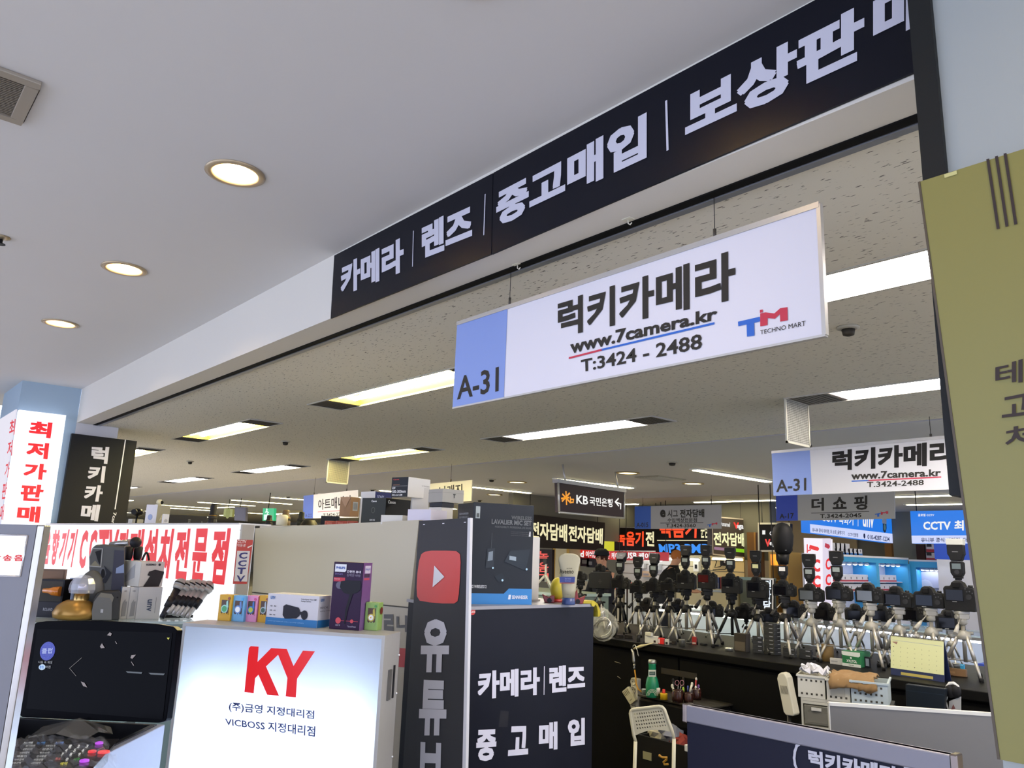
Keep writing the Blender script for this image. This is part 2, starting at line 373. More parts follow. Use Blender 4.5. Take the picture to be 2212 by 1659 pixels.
for k in (0, 1):
    for j, y in enumerate(RY[k]):
        cool, lb = fl.get((k, j), (0 if k == 0 else 1, 'lit twin tube fixture hidden from view over the shop'))
        cool = (cool == 0); src = cool0 if cool else warm0; loc = ((RX[k][0]+RX[k][1])/2, y, SZ)
        if cool not in used: used[cool] = 1; src.location = loc; src['label'] = lb
        else: copy_tree(src, None, loc, label=lb)
# hanging perforated flaps
def flap(x0, x1, y, h, label, col):
    r = thing('vent_flap', label, 'vent cover', ((x0+x1)/2, y, SZ-h), group=None)
    obj('hinge_frame', MB().box(x0, y-.004, SZ-h, x0+.012, y+.006, SZ-.006).box(x1-.012, y-.004, SZ-h, x1, y+.006, SZ-.006).box(x0, y-.004, SZ-h, x1, y+.006, SZ-h+.012), M('c9c6b5', .4, .3), r)
    m = bpy.data.materials.new('perforated'); m.use_nodes = True; nt = m.node_tree; b = nt.nodes['Principled BSDF']
    tc = nt.nodes.new('ShaderNodeTexCoord'); vo = nt.nodes.new('ShaderNodeTexVoronoi'); vo.inputs['Scale'].default_value = 95; vo.inputs['Randomness'].default_value = 0
    nt.links.new(tc.outputs['Object'], vo.inputs['Vector']); cr = nt.nodes.new('ShaderNodeValToRGB'); cr.color_ramp.elements[0].position = .38; cr.color_ramp.elements[1].position = .45
    cr.color_ramp.elements[0].color = lin('5c5b53'); cr.color_ramp.elements[1].color = lin(col); nt.links.new(vo.outputs[0], cr.inputs[0]); nt.links.new(cr.outputs[0], b.inputs['Base Color'])
    b.inputs['Roughness'].default_value = .4; b.inputs['Metallic'].default_value = .3
    obj('perforated_plate', MB().box(x0+.012, y, SZ-h+.012, x1-.012, y+.002, SZ-.006), m, r)
flap(4.21, 4.49, 2.345, .27, 'perforated metal flap hanging open from the ceiling above the back camera sign', 'b9b8ae')
flap(4.21, 4.49, 8.03, .27, 'perforated metal flap hanging open above the stacked cartons', 'a8a48a')
# small detectors on ceilings
def detector(px, py, label, r=.045, z=SZ):
    p = onz(px, py, z); t = thing('smoke_detector', label, 'detector', (p.x, p.y, z))
    obj('base', MB().lathe((p.x, p.y, z), [(r, 0), (r, -.008), (r*.7, -.012)], 16), M('aaa698', .5), t); obj('sensor', MB().lathe((p.x, p.y, z), [(r*.6, -.012), (r*.5, -.035), (r*.2, -.04)], 12), M('35322c', .5), t)
for px, py, lb, r in ((1832, 706, 'round dark detector on the shop ceiling below the right end of the white hanging sign', .045), (617, 953, 'small dark detector on the shop ceiling between two yellow fixtures', .045), (411, 996, 'tiny dark detector on the ceiling right of the black column sign', .045),
                  (1452, 998, 'dark detector on the pale ceiling left of the slanting tube light', .06), (1062, 1035, 'dark detector on the pale ceiling right of the lens cartons', .06), (805, 1057, 'dark detector on the pale ceiling above the black camera carton', .06),
                  (1036, 1080, 'dark detector on the pale ceiling behind the boxed microphone set', .06), (623, 1073, 'dark detector on the pale ceiling left of the far blue and white sign', .06)): detector(px, py, lb, r)
# ------------------------------------------------------------------ lamps of the farther ceilings
def striplight(L, W, col, s, grp):
    r = thing('strip_light', 'x', 'ceiling light', (0, 0, 0), group=grp)
    obj('housing', MB().box(-L/2-.04, -W/2-.012, -.012, L/2+.04, W/2+.012, 0), M('c9c8c2', .5), r); obj('tube', MB().box(-L/2, -W/2, -.02, L/2, W/2, -.012), E(col, s), r); return r
z2 = striplight(1.5, .085, 'fff3b8', 24.0, 'tube lights across the pale ceiling')
ps = [(7.85, y) for y in (-1.5, .7, 2.88, 5.05, 7.22, 9.38, 11.55, 13.7, 15.9, 18.1, 20.3, 23.6)]
lab = {5.05: 'slanting tube light on the pale ceiling above the far blue and silver sign', 7.22: 'tube light right behind the hanging bank sign', 9.38: 'tube light on the pale ceiling between the cartons and the bank sign', 2.88: 'tube light on the pale ceiling hidden by the back camera sign'}
for i, (x, y) in enumerate(ps):
    lb = lab.get(y, 'tube light on the pale ceiling toward the right edge, %s of two' % ['nearer', 'farther'][i % 2] if y < 3 else '%s tube light of the pale ceiling beyond the cartons, counting away' % 'first second third fourth fifth sixth seventh eighth'.split()[max(0, i-6)])
    if i == 0: z2.location = (x, y, SZ); z2['label'] = lb
    else: copy_tree(z2, None, (x, y, SZ), label=lb)
z3 = striplight(1.5, .1, 'fff6cc', 24.0, 'tube lights over the far shops'); k = 0
for x in (11.3, 12.9):
    for y in (2.0, 4.4, 7.3, 10.1, 12.9, 15.7, 18.5, 21.3, 24.1):
        lb = ('bright tube over the far shop fronts, %s from the right' if x < 12 else 'tube of the deeper row over the far shops, %s from the right') % 'first second third fourth fifth sixth seventh eighth ninth'.split()[k % 9]
        if k == 0: z3.location = (x, y, SZ); z3.rotation_euler = (0, 0, PI/2); z3['label'] = lb
        else: copy_tree(z3, None, (x, y, SZ), PI/2, label=lb)
        k += 1
for i, x in enumerate((.5, 3.2, 5.9, 8.6, 11.3)):
    for j, y in enumerate((22.5, 25.5, 29, 33, 37)): copy_tree(z2, None, (x+0, y, SZ), 0 if j % 2 else PI/2, label='thin distant tube light over the far hall', group='distant tube lights of the far hall')
df = thing('recessed_downlight', 'x', 'ceiling light', group='round downlights in the pale ceiling')
obj('trim_ring', MB().lathe((0, 0, 0), [(.14, 0), (.145, -.01), (.115, -.012), (.112, -.004)], 24, close=False), M('a08c62', .4, .4), df); obj('bulb', MB().lathe((0, 0, 0), [(.001, -.006), (.11, -.006), (.11, -.004)], 20), E('ffe9b0', 4), df)
dd = [((1356, 1021), 'round downlight on the pale ceiling above the bank sign'), ((1497, 1044), 'round downlight on the pale ceiling left of the slanting tube light'), ((1117, 1041), 'round downlight on the pale ceiling right of the lens cartons'), ((1068, 1068), 'small round downlight above the boxed microphone set'), ((575, 1085), 'tiny far downlight over the green exit sign')]
for i, (p, lb) in enumerate(dd):
    q = onz(*p, SZ)
    if i == 0: df.location = q; df['label'] = lb
    else: copy_tree(df, None, q, label=lb)
q = thing('ceiling_vent', 'square air diffuser on the pale ceiling between two downlights', 'vent', (7.72, 6.0, SZ))
obj('louvre', MB().box(7.44, 5.83, SZ-.012, 8.0, 6.2, SZ), M('8d8a7c', .6), q, .004); mb = MB()
for i in range(8): mb.box(7.48, 5.86+i*.042, SZ-.018, 7.96, 5.875+i*.042, SZ-.012)
obj('slat', mb, M('b5b2a4', .5), q)
# ================================================================== SIGNS
def cp(c):                       # pixels read off a magnified detail: (origin x, origin y, scale)
    ox, oy, s = c
    return lambda *pts: [(ox+a/s, oy+b/s) for a, b in pts]
def q4(x0, y0a, y1a, x1, y0b, y1b): return [(x0, y0a), (x1, y0b), (x1, y1b), (x0, y1a)]
WHT = M('dedde6', .5); INK = M('35332f', .6); NAVY = M('0f111b', .4); LET = M('c9c9d6', .5)
BLU = M('8199d6', .5); RED_ = M('c22d45', .5); BLUE_ = M('2463c4', .5)
def tm(P, f, big=True):
    T = f((1633, 708), (1755, 680), (1757, 706), (1723, 714), (1725, 785), (1683, 791), (1681, 723), (1635, 733))
    Mm = f((1757, 662), (1785, 656), (1835, 662), (1868, 633), (1908, 627), (1910, 700), (1868, 708), (1866, 665), (1838, 692), (1798, 688), (1797, 727), (1757, 734))
    S = f((1755, 643), (1771, 640), (1771, 656), (1755, 659))
    P.poly([P.uv(*p) for p in T], BLUE_, 'logo_letter'); P.poly([P.uv(*p) for p in Mm], RED_, 'logo_letter'); P.poly([P.uv(*p) for p in S], RED_, 'logo_letter')
# ---- black banner on the header
P = sign('header_banner', 'left black banner panel on the header with pale Korean lettering and a thin divider', 'sign', [(722, 552), (1064.5, 374), (1061, 549), (714, 688)], 'x', 1.492, NAVY, .006)
P.text('카메라', q4(737, 574, 641, 873, 511, 586), LET, 3); P.text('렌즈', q4(912, 488, 560, 1021, 437, 518), LET, 3)
P.line([P.uv(894, 500), P.uv(892, 575)], .005, LET); P.line([P.uv(1049, 421), P.uv(1046, 507)], .005, LET)
P = Panel(onx(1066, 373, 1.492), V((1.492, .465, 2.752)), V((1.492, .465, 2.4715)), onx(1062.5, 549, 1.492)); r = thing('header_banner', 'long right black banner panel on the header, running behind the black column', 'sign', (1.492, 1.5, 2.46)); P.parent = r
P.body('panel', NAVY, .006)
P.text('중고매입', q4(1073, 415, 493, 1398, 243, 342), LET, 3); P.text('보상판', q4(1481, 204, 304, 1868, 6, 127), LET, 3); P.text('매', q4(1887, -8, 107, 2018, -78, 45), LET, 3)
P.line([P.uv(1440, 220), P.uv(1443, 323)], .007, LET)
for px, py, w in ((1118, 571, 'left'), (1357, 473, 'right')):
    p = onz(px, py, SZ); r = thing('ceiling_hook', 'small white plastic hook under the header, the %s one of two' % w, 'hook', p)
    obj('plate', MB().box(p.x-.012, p.y-.016, SZ-.003, p.x+.012, p.y+.016, SZ), M('d8d4c2', .5), r, .001); obj('hook', MB().tube([p+V((0, 0, -.003)), p+V((0, 0, -.014)), p+V((.004, -.004, -.018)), p+V((.004, -.01, -.013))], .002), M('d8d4c2', .5), r)
# ---- large hanging sign
f = cp((960, 420, 2.572))
P = sign('hanging_sign', 'large white and blue hanging sign A-31 with two hanger wires, nearest the viewer', 'sign', [(988, 699), (1770, 441), (1783, 723), (978, 881)], 'x', 1.655, WHT, .012)
P.rect(*P.uv(978, 881), P.uv(1093, 760)[0], 1.0, BLU, 'blue_field'); P.text('A-31', f((75, 1014), (305, 956), (303, 1095), (72, 1142)), INK, 1)
P.text('럭키카메라', f((632, 598), (1618, 306), (1620, 583), (632, 797)), INK, 2); P.text('www.7camera.kr', f((700, 812), (1519, 625), (1518, 697), (703, 887)), INK, 2)
P.text('T:3424 - 2488', f((760, 920), (1433, 772), (1434, 858), (762, 989)), INK, 1)
P.line([P.uv(1231, 773.5), P.uv(1300, 756)], .006, RED_); P.line([P.uv(1300, 756), P.uv(1542, 699)], .006, BLUE_)
tm(P, f); P.text('TECHNO MART', f((1757, 756), (2008, 702), (2008, 730), (1757, 779)), INK, 0)
rt = P.parent; AL = M('c4c2bd', .35, .5)
obj('top_rail', P.slab(MB(), .02, 0, .975, 1, 1.02, .004), AL, rt); obj('bottom_rail', P.slab(MB(), .014, 0, -.012, 1, .006, .002), AL, rt); obj('end_rail', P.slab(MB(), .014, .995, 0, 1.002, 1, .003), AL, rt)
for px, py in ((1101, 655), (1544, 510)):
    b = onx(px, py, 1.661); obj('hanger', MB().cyl(b+V((0, 0, -.01)), b+V((0, 0, .02)), .0045), M('4a443c', .5), rt)
    obj('wire', MB().cyl(b+V((0, 0, .02)), (b.x, b.y, SZ+.04), .0011, n=6), DKMETAL, rt)
# ---- the same sign farther back
def hang(P, fr=(.2, .8), top=SZ, drop=.02):
    for u in fr:
        b = P.at(u, 1, -.006); obj('wire', MB().cyl(b, (b.x, b.y, top), .002, n=6), DKMETAL, P.parent); obj('hanger', MB().cyl(b, b+V((0, 0, .03)), .008, n=8), M('4a443c', .5), P.parent)
g = cp((1620, 900, 4.147)); tl = onx(1667, 977, 5.3); bl = onx(1671, 1071, 5.3)
r = thing('hanging_sign', 'smaller looking white and blue sign A-31 hanging farther back, cut by the yellow board', 'sign', tl+V((0, -.7, -.32)))
P = Panel(tl, tl+V((0, -1.42, .012)), bl+V((0, -1.42, .006)), bl, r); P.body('panel', M('cfcfd2', .5), .012)
P.rect(0, 0, P.uv(1752, 1020)[0], 1, BLU, 'blue_field'); P.text('A-31', q4(1677, 1037, 1063.5, 1742, 1032, 1060), INK, 1)
P.text('럭키카메라', q4(1798, 974, 1017, 2066, 950, 1004), M('1d1c1c', .6), 3); P.text('www.7camera.kr', q4(1839, 1020, 1036.5, 2033, 1013, 1028.5), INK, 2)
P.text('T.3424-2488', q4(1873, 1041, 1053, 1996, 1036, 1048), INK, 1); P.line([P.uv(1841, 1039.5), P.uv(1876, 1038)], .008, BLUE_); P.line([P.uv(1876, 1038), P.uv(2032, 1030.5)], .008, RED_)
obj('top_rail', P.slab(MB(), .02, 0, .97, 1, 1.03, .004), AL, r); hang(P, (.22, .8))
# ---- far signs of stalls
P = sign('hanging_sign', 'grey hanging sign A-17 with blue end, directly below the back camera sign', 'sign', [(1676, 1070), (1932, 1062), (1933, 1120.5), (1677, 1125.5)], 'x', 10.2, M('a6a6a4', .5), .02)
P.rect(0, 0, P.uv(1723, 1090)[0], 1, M('2343b4', .5), 'blue_field'); P.text('A-17', q4(1684, 1110, 1121, 1715, 1108, 1120), INK, 1)
P.text('더', q4(1753, 1076, 1104, 1780, 1075, 1103), INK, 2); P.text('쇼', q4(1799, 1074, 1100, 1829, 1073, 1099), INK, 2); P.text('핑', q4(1845, 1072, 1102, 1874, 1070, 1101), INK, 2)
P.line([P.uv(1753, 1108.5), P.uv(1877, 1105)], .008, INK); P.text('T.3424-2045', q4(1771.5, 1110.5, 1119.5, 1861, 1108.5, 1117.5), INK, 1)
h = lambda *pts: [(1890+(a-1633)/280*29, 1104+(b-627)/165*12.5) for a, b in pts]; tm(P, h); hang(P, (.1, .9))
P = sign('hanging_sign', 'grey hanging sign A-015 with blue end, right of the bank sign', 'sign', [(1371, 1094), (1557, 1090), (1557, 1142), (1371, 1142.5)], 'x', 10.2, M('a3a3a6', .5), .02)
P.rect(0, 0, P.uv(1406, 1120)[0], 1, M('1f55b8', .5), 'blue_field'); P.text('A-015', q4(1375, 1129, 1139, 1400.5, 1128.5, 1138.6), INK, 1)
P.text('e', q4(1426, 1101, 1117.7, 1438, 1101, 1117.7), INK, 3); P.text('시그', q4(1442, 1101.5, 1118, 1464.5, 1101, 1117.5), INK, 1); P.text('전자담배', q4(1469, 1100.5, 1118.5, 1521.5, 1099.5, 1117.5), INK, 2)
P.text('수입액상전문점', q4(1442, 1119.5, 1128, 1505.7, 1119, 1127.5), INK, 1); P.line([P.uv(1427, 1130), P.uv(1519, 1129.3)], .008, INK); P.text('T.3424-3560', q4(1439, 1131.5, 1139.5, 1503, 1131, 1139), INK, 1)
h = lambda *pts: [(1528+(a-1633)/280*22, 1128.5+(b-627)/165*10) for a, b in pts]; tm(P, h); hang(P, (.1, .9))
P = sign('hanging_sign', 'cream hanging sign with blue end behind the brown carton', 'sign', [(656, 1071), (773.5, 1058), (774, 1118), (654, 1120)], 'x', 5.3, M('c9c2b4', .5), .012)
P.rect(0, 0, P.uv(677, 1090)[0], 1, M('35529c', .5), 'blue_field'); P.text('A-222', q4(660, 1110, 1117, 674, 1109.5, 1116.5), INK, 0); P.text('아트매니아', q4(687.5, 1079, 1102, 760, 1069, 1096), INK, 1)
P.line([P.uv(687, 1106), P.uv(768, 1101)], .008, RED_); P.text('T:3424-2228', q4(698, 1109.5, 1117, 745, 1106, 1114), INK, 1); hang(P, (.2, .8))
P = sign('hanging_sign', 'cream sign with cut off lettering peeking out over the grey lens cartons', 'sign', [(929, 1045), (1020, 1036.5), (1018, 1082), (929, 1088)], 'x', 5.3, M('cfc8b2', .5), .012)
P.text('나래지', q4(949, 1051, 1072, 999, 1045, 1067), INK, 1); hang(P, (.5,))
# ---- bank sign
fb = cp((1150, 1020, 4.147)); YL = M('e8961e', .4)
P = sign('hanging_sign', 'dark brown lit bank sign KB with white Korean lettering, star and turning arrow', 'sign', [(1206, 1041), (1349, 1062), (1348, 1119.5), (1208, 1106.5)], 'y', 6.0, M('3a2e33', .4), .06)
WL = E('f4f2f0', .95)
obj('frame', MB().cyl(P.at(0, 0), P.at(1, 0), .012).cyl(P.at(1, 0), P.at(1, 1), .012).cyl(P.at(0, 0), P.at(0, 1), .012), AL, P.parent); obj('top_rail', P.slab(MB(), .1, -.01, .97, 1.01, 1.1, .02), M('aaa9ac', .4), P.parent)
P.text('KB', fb((393, 203), (498, 217), (498, 293), (393, 280)), WL, 1); P.text('국민은행', fb((512, 218), (718, 240), (718, 315), (512, 296)), WL, 1)
SG = E('f29a1e', .95)
for a, b in (((262, 235), (322, 228)), ((300, 178), (305, 285)), ((272, 200), (335, 268)), ((330, 190), (268, 258))): P.line([P.uv(*fb(a)[0]), P.uv(*fb(b)[0])], .02, SG, 'star_ray')
P.line([P.uv(*q) for q in fb((338, 225), (342, 272), (365, 268), (368, 245), (345, 243))], .016, SG, 'star_ray')
P.line([P.uv(*q) for q in fb((768, 238), (742, 266), (770, 300))], .018, WL, 'arrow'); P.line([P.uv(*q) for q in fb((745, 268), (790, 285), (789, 326))], .018, WL, 'arrow')
obj('hanger', MB().cyl(P.at(.1, 1.05), (P.at(.1, 1).x, 6.05, SZ), .01).cyl(P.at(.9, 1.05), (P.at(.9, 1).x, 6.05, SZ), .01), AL, P.parent)
# ---- lit signs of the far electronics stalls
CRM = E('ece3b4', 1.0); ORG = E('ff4a1e', 1.15); BLK = M('221f1e', .4)
P = sign('stall_sign', 'long black sign with cream Korean letters twice repeated, left of the far stalls', 'sign', [(1140, 1110), (1307, 1129), (1305, 1189), (1140, 1182)], 'y', 9.6, M('2a2522', .5), .15)
P.text('전자담배', fb((-20, 440), (312, 470), (310, 628), (-20, 590)), CRM, 2); P.text('전자담배', fb((325, 475), (632, 505), (628, 648), (322, 618)), CRM, 2)
P = sign('stall_sign', 'narrow yellow upright sign between the two black far signs', 'sign', [(1307, 1128), (1331, 1127), (1331, 1190), (1305, 1190)], 'x', 11.6, E('d8d400', .8), .05)
P.text('PEN', fb((655, 480), (722, 480), (722, 525), (655, 525)), M('b5352a', .5), 2); P.text('디지게인', fb((655, 595), (705, 597), (705, 615), (655, 613)), INK, 1)
P = sign('stall_sign', 'black lit sign with orange and cream letters, left half of the recorder stall', 'sign', [(1327, 1138), (1418, 1140), (1418, 1190), (1327, 1190)], 'x', 11.3, M('241c1b', .5), .12)
P.text('녹음기', fb((755, 528), (998, 530), (997, 668), (757, 655)), ORG, 2); P.text('전', fb((1015, 530), (1092, 532), (1092, 665), (1015, 660)), CRM, 2); P.rect(0, 0, 1, .02, AL, 'edge_strip'); P.rect(0, .97, 1, 1, AL, 'edge_strip')
P = sign('stall_sign', 'black lit sign with orange word over blue MP3 lettering behind the tall flashes', 'sign', [(1416, 1112), (1541, 1112), (1541, 1200), (1416, 1198)], 'x', 11.15, M('1f1c1b', .5), .12)
P.text('녹음기', fb((1130, 425), (1475, 425), (1470, 590), (1150, 588)), ORG, 2); P.text('문점', fb((1508, 440), (1575, 440), (1575, 590), (1508, 590)), CRM, 1); P.line([P.uv(*fb((1120, 611))[0]), P.uv(*fb((1585, 611))[0])], .012, CRM)
P.text('MP3·PMP', fb((1130, 642), (1580, 642), (1580, 728), (1140, 725)), E('2f8df0', 1.0), 2)
P = sign('stall_sign', 'brown lit sign with green and lilac strips under cream letters, red Vega lettering on top', 'sign', [(1538, 1116), (1610, 1122), (1613, 1205.5), (1540, 1197)], 'y', 7.4, M('54483f', .5), .1)
P.text('Dunamel', fb((1680, 440), (1770, 450), (1768, 492), (1680, 480)), WL, 1); P.text('V', fb((1800, 448), (1850, 450), (1850, 508), (1802, 505)), E('ff3028', 1), 3); P.text('ega', fb((1828, 470), (1890, 474), (1890, 525), (1828, 512)), WL, 2)
P.text('전자담배', fb((1620, 535), (1900, 545), (1900, 668), (1625, 655)), E('f0efb8', 1.05), 2)
P.rect(P.uv(*fb((1628, 710))[0])[0], .125, P.uv(*fb((1728, 710))[0])[0], .2, E('b78ca8', .6), 'lilac_strip'); P.rect(P.uv(*fb((1740, 710))[0])[0], .13, .97, .22, E('86c81e', .9), 'green_strip')
P.line([(0, 0), (1, 0), (1, 1), (0, 1)], .02, M('d9c9b4', .5), 'frame', close=True)
P = sign('stall_sign', 'black sign in a pale frame with a red V, left of the dark dome flash', 'sign', [(1639, 1131), (1705, 1131), (1705, 1190), (1639, 1190)], 'x', 11.4, M('1b1718', .5), .1)
P.line([(0, 0), (1, 0), (1, 1), (0, 1)], .03, M('ded6c4', .5), 'frame', close=True); P.text('V', fb((2083, 598), (2133, 598), (2133, 668), (2087, 665)), E('f03a30', .9), 3); P.text('ega', fb((2125, 625), (2190, 625), (2190, 670), (2125, 668)), WL, 2)
P.rect(.12, .6, .22, .75, WL, 'mark'); P.text('Q', fb((2125, 530), (2160, 530), (2160, 572), (2125, 572)), WL, 1)
# red banner
f2 = cp((1150, 1160, 8.193))
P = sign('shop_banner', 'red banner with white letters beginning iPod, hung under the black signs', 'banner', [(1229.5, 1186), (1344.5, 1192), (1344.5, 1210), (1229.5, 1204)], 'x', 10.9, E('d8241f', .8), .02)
P.text('iPod', f2((685, 235), (912, 245), (912, 360), (685, 350)), WL, 2); P.text('이어폰', f2((945, 245), (1140, 255), (1140, 368), (945, 358)), WL, 2); P.text('헤드폰', f2((1172, 258), (1370, 268), (1370, 385), (1172, 375)), WL, 1); P.text('케이스', f2((1400, 272), (1590, 280), (1590, 395), (1400, 388)), WL, 1)
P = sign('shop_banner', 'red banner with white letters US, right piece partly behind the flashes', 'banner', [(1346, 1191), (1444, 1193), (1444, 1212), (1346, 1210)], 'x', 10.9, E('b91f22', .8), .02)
P.text('USB', f2((1635, 270), (1850, 275), (1850, 390), (1635, 382)), WL, 2); P.text('케이블', f2((1880, 278), (2200, 285), (2200, 400), (1880, 395)), WL, 2)
P = sign('stall_sign', 'black upright sign with orange red letters behind the small white tripod', 'sign', [(1150, 1186), (1193, 1187), (1192, 1255), (1150, 1255)], 'x', 9.8, M('241a19', .5), .06)
for i, ch in enumerate('녹음기'): P.text(ch, f2((112, 250+i*195), (288, 250+i*195), (285, 425+i*195), (112, 425+i*195)), E('ef4a33', .95), 1)
P = sign('stall_sign', 'small black upright sign in a white frame between two tripod cameras', 'sign', [(1640, 1250), (1670, 1251), (1669, 1320), (1640, 1320)], 'x', 9.0, M('16181c', .5), .05)
for i, ch in enumerate('전자담'): P.text(ch, q4(1649, 1253+i*22, 1273+i*22, 1666, 1253+i*22, 1273+i*22), E('e8f2ff', 1), 2)
P.line([(0, 0), (1, 0), (1, 1), (0, 1)], .02, WHT, 'frame', close=True)
# ---- blue security-camera shop
f6 = g; f5 = cp((1840, 1100, 7.135)); SKY = E('1f7ff0', .85); PALE = E('cdd6fb', .95); DB = M('2a3c7c', .5)
P = sign('stall_sign', 'long slanting blue lit sign with white lower strip and a phone number', 'sign', [(1748, 1092), (1925, 1104), (1928.5, 1173.5), (1750, 1150.5)], 'y', 6.2, SKY, .15)
a = P.uv(1750, 1132)[1]; P.poly([(0, 0), (1, 0), (1, P.uv(1927, 1153)[1]), (0, a)], PALE, 'white_strip')
P.text('유니뷰 공식 대리점_더 쇼핑_음향기기', f6((555, 995), (845, 1025), (845, 1062), (555, 1032)), DB, 1, lift=.006); P.text('CCTV 전문점', f6((875, 1035), (965, 1045), (965, 1078), (875, 1068)), DB, 1, lift=.006); P.text('010-4287-1234', f6((1050, 1055), (1247, 1078), (1247, 1120), (1050, 1096)), DB, 1, lift=.006)
P.disc(*P.uv(*f6((1022, 1069))[0]), .012, DB, 'phone_mark', .006); P.text('CCTV 녹화기', f6((640, 865), (925, 890), (925, 975), (640, 940)), WL, 1); P.text('unv', f6((1012, 880), (1110, 895), (1108, 1000), (1010, 985)), WL, 1); P.line([P.uv(*f6((968, 900))[0]), P.uv(*f6((968, 978))[0])], .014, WL)
P.poly([P.uv(*p) for p in f6((1183, 880), (1222, 884), (1222, 962), (1183, 955))], M('dfe6f2', .4), 'camera_picture'); P.poly([P.uv(*p) for p in f6((1188, 957), (1220, 962), (1222, 1000), (1214, 1035), (1202, 1040), (1190, 1020))], M('3a5878', .4), 'camera_picture', .004)
P.disc(*P.uv(*f6((1205, 990))[0]), .014, M('a6d8d0', .3), 'camera_picture', .006)
P = sign('stall_sign', 'square blue lit sign with big white CCTV lettering beside the yellow board', 'sign', [(1966, 1104), (2140, 1101), (2145, 1174), (1970, 1174)], 'x', 10.6, SKY, .12)
P.rect(0, 0, 1, P.uv(1970, 1157)[1], PALE, 'white_strip'); P.text('글로벌 CCTV', f5((1020, 70), (1270, 70), (1270, 108), (1022, 110)), WL, 1); P.text('CCTV', f5((1100, 190), (1525, 188), (1527, 315), (1105, 318)), WL, 2); P.text('최', f5((1580, 172), (1725, 170), (1728, 328), (1582, 330)), WL, 2)
P.text('유니뷰 공식 대리점_더', f5((1068, 440), (1780, 438), (1782, 512), (1070, 512)), DB, 1, lift=.006)
# ---- white lit pillar sign with red camera mark
p0 = onx(1742, 1310, 9.4); e = .55
P = sign('pillar_sign', 'white lit upright sign with red camera mark and red letters, left narrow face', 'sign', [(1736, 1162), (1777, 1163), (1778, 1330), (1741, 1330)], 'x', 9.2, E('f0eaf4', 1.0), .25)
R1 = E('e8202a', .95); s3 = cp((1680, 1160, 4.609))
P.poly([P.uv(*p) for p in s3((320, 78), (402, 100), (415, 118), (400, 140), (312, 115))], R1, 'camera_mark'); P.poly([P.uv(*p) for p in s3((290, 72), (300, 72), (300, 158), (290, 158))], R1, 'camera_mark'); P.poly([P.uv(*p) for p in s3((300, 130), (330, 120), (335, 130), (305, 145))], R1, 'camera_mark')
P.text('C', q4(1755, 1208, 1234, 1772, 1208, 1236), R1, 3); P.text('C', q4(1755, 1243, 1268, 1773, 1243, 1270), R1, 3); P.text('T', q4(1755, 1278, 1300, 1773, 1278, 1300), R1, 3)
Q = Panel(P.at(1, 1), onx(1795, 1163, 9.4), onx(1796, 1330, 9.4), P.at(1, 0), P.parent); Q.body('side_panel', E('e6dcee', .9), .02)
Q.poly([Q.uv(*p) for p in s3((470, 60), (512, 75), (520, 100), (505, 118), (466, 100))], E('c8324a', .8), 'camera_mark'); Q.text('C', q4(1783, 1206, 1232, 1794, 1206, 1230), R1, 2); Q.text('C', q4(1783, 1240, 1266, 1795, 1240, 1264), R1, 2)
# ---- signs at the left
f4 = cp((0, 820, 4.88)); LIT = E('f0f3ff', 1.35); RL = E('f50a12', 1.0)
P = sign('pillar_sign', 'tall white lit box on the blue pillar with red letters reading downward', 'sign', [(42, 885), (143, 897), (96, 1220), (-6, 1210)], 'y', 7.42, LIT, .08)
for k, ch in enumerate(('최', '저', '가', '판', '매')):
    qs = [((312, 432), (555, 455), (532, 622), (300, 590)), ((288, 652), (520, 672), (500, 842), (270, 812)), ((258, 876), (500, 892), (480, 1062), (240, 1035)), ((225, 1098), (472, 1112), (435, 1284), (208, 1275)), ((190, 1330), (432, 1338), (412, 1510), (170, 1495))][k]
    P.text(ch, f4(*qs), RL, 3)
tl = P.at(0, 1); bl_ = P.at(0, 0)
tl, bl_ = tl+V((-.025, 0, 0)), bl_+V((-.025, 0, 0)); Q = Panel(tl+V((0, .85, 0)), tl, bl_, bl_+V((0, .85, 0)), P.parent); Q.n = V((-1, 0, 0)); Q.body('side_panel', E('e2e0ee', .95), .01)
for k, ch in enumerate(('최', '저', '가', '판', '매')):
    qs = [((105, 428), (165, 415), (148, 580), (90, 600)), ((80, 655), (130, 635), (115, 800), (60, 812)), ((50, 880), (95, 860), (75, 1030), (28, 1035)), ((18, 1085), (60, 1082), (38, 1255), (-10, 1260)), ((-10, 1320), (22, 1310), (5, 1480), (-40, 1490))][k]
    Q.text(ch, f4(*qs), E('e02038', .9), 1)
P = sign('column_sign', 'tall black sign with white letters and a thin white line, beside the blue pillar', 'sign', [(156, 936), (296, 953), (262, 1200), (116, 1190)], 'y', 7.45, M('1e1e1e', .45), .05)
for k, ch in enumerate(('럭', '키', '카', '메', '라')):
    qs = [((968, 700), (1152, 712), (1130, 890), (958, 870)), ((935, 905), (1115, 915), (1095, 1090), (918, 1065)), ((900, 1108), (1095, 1118), (1065, 1290), (880, 1275)), ((865, 1312), (1060, 1320), (1030, 1495), (845, 1478)), ((838, 1518), (1030, 1525), (1005, 1700), (812, 1690))][k]
    P.text(ch, f4(*qs), M('d6d2da', .5), 3)
P.line([P.uv(*p) for p in f4((1321, 640), (1213, 1362))], .009, M('e8e6e8', .5)); P.text('7camera', f4((1195, 1398), (1228, 1402), (1180, 1640), (1148, 1635)), M('e8e6e8', .5), 1, rot=90)
P = sign('lightbox', 'low lit sign seen through the opening of the grey stand, red letters at its top', 'sign', [(-60, 1198), (66, 1194), (60, 1300), (-70, 1300)], 'y', 6.9, E('eef3fc', 1.15), .1)
for i, t in enumerate('방송음'): P.text(t, q4(-18+i*24, 1199, 1212, 2+i*24, 1198, 1212), E('e32530', .9), 2)
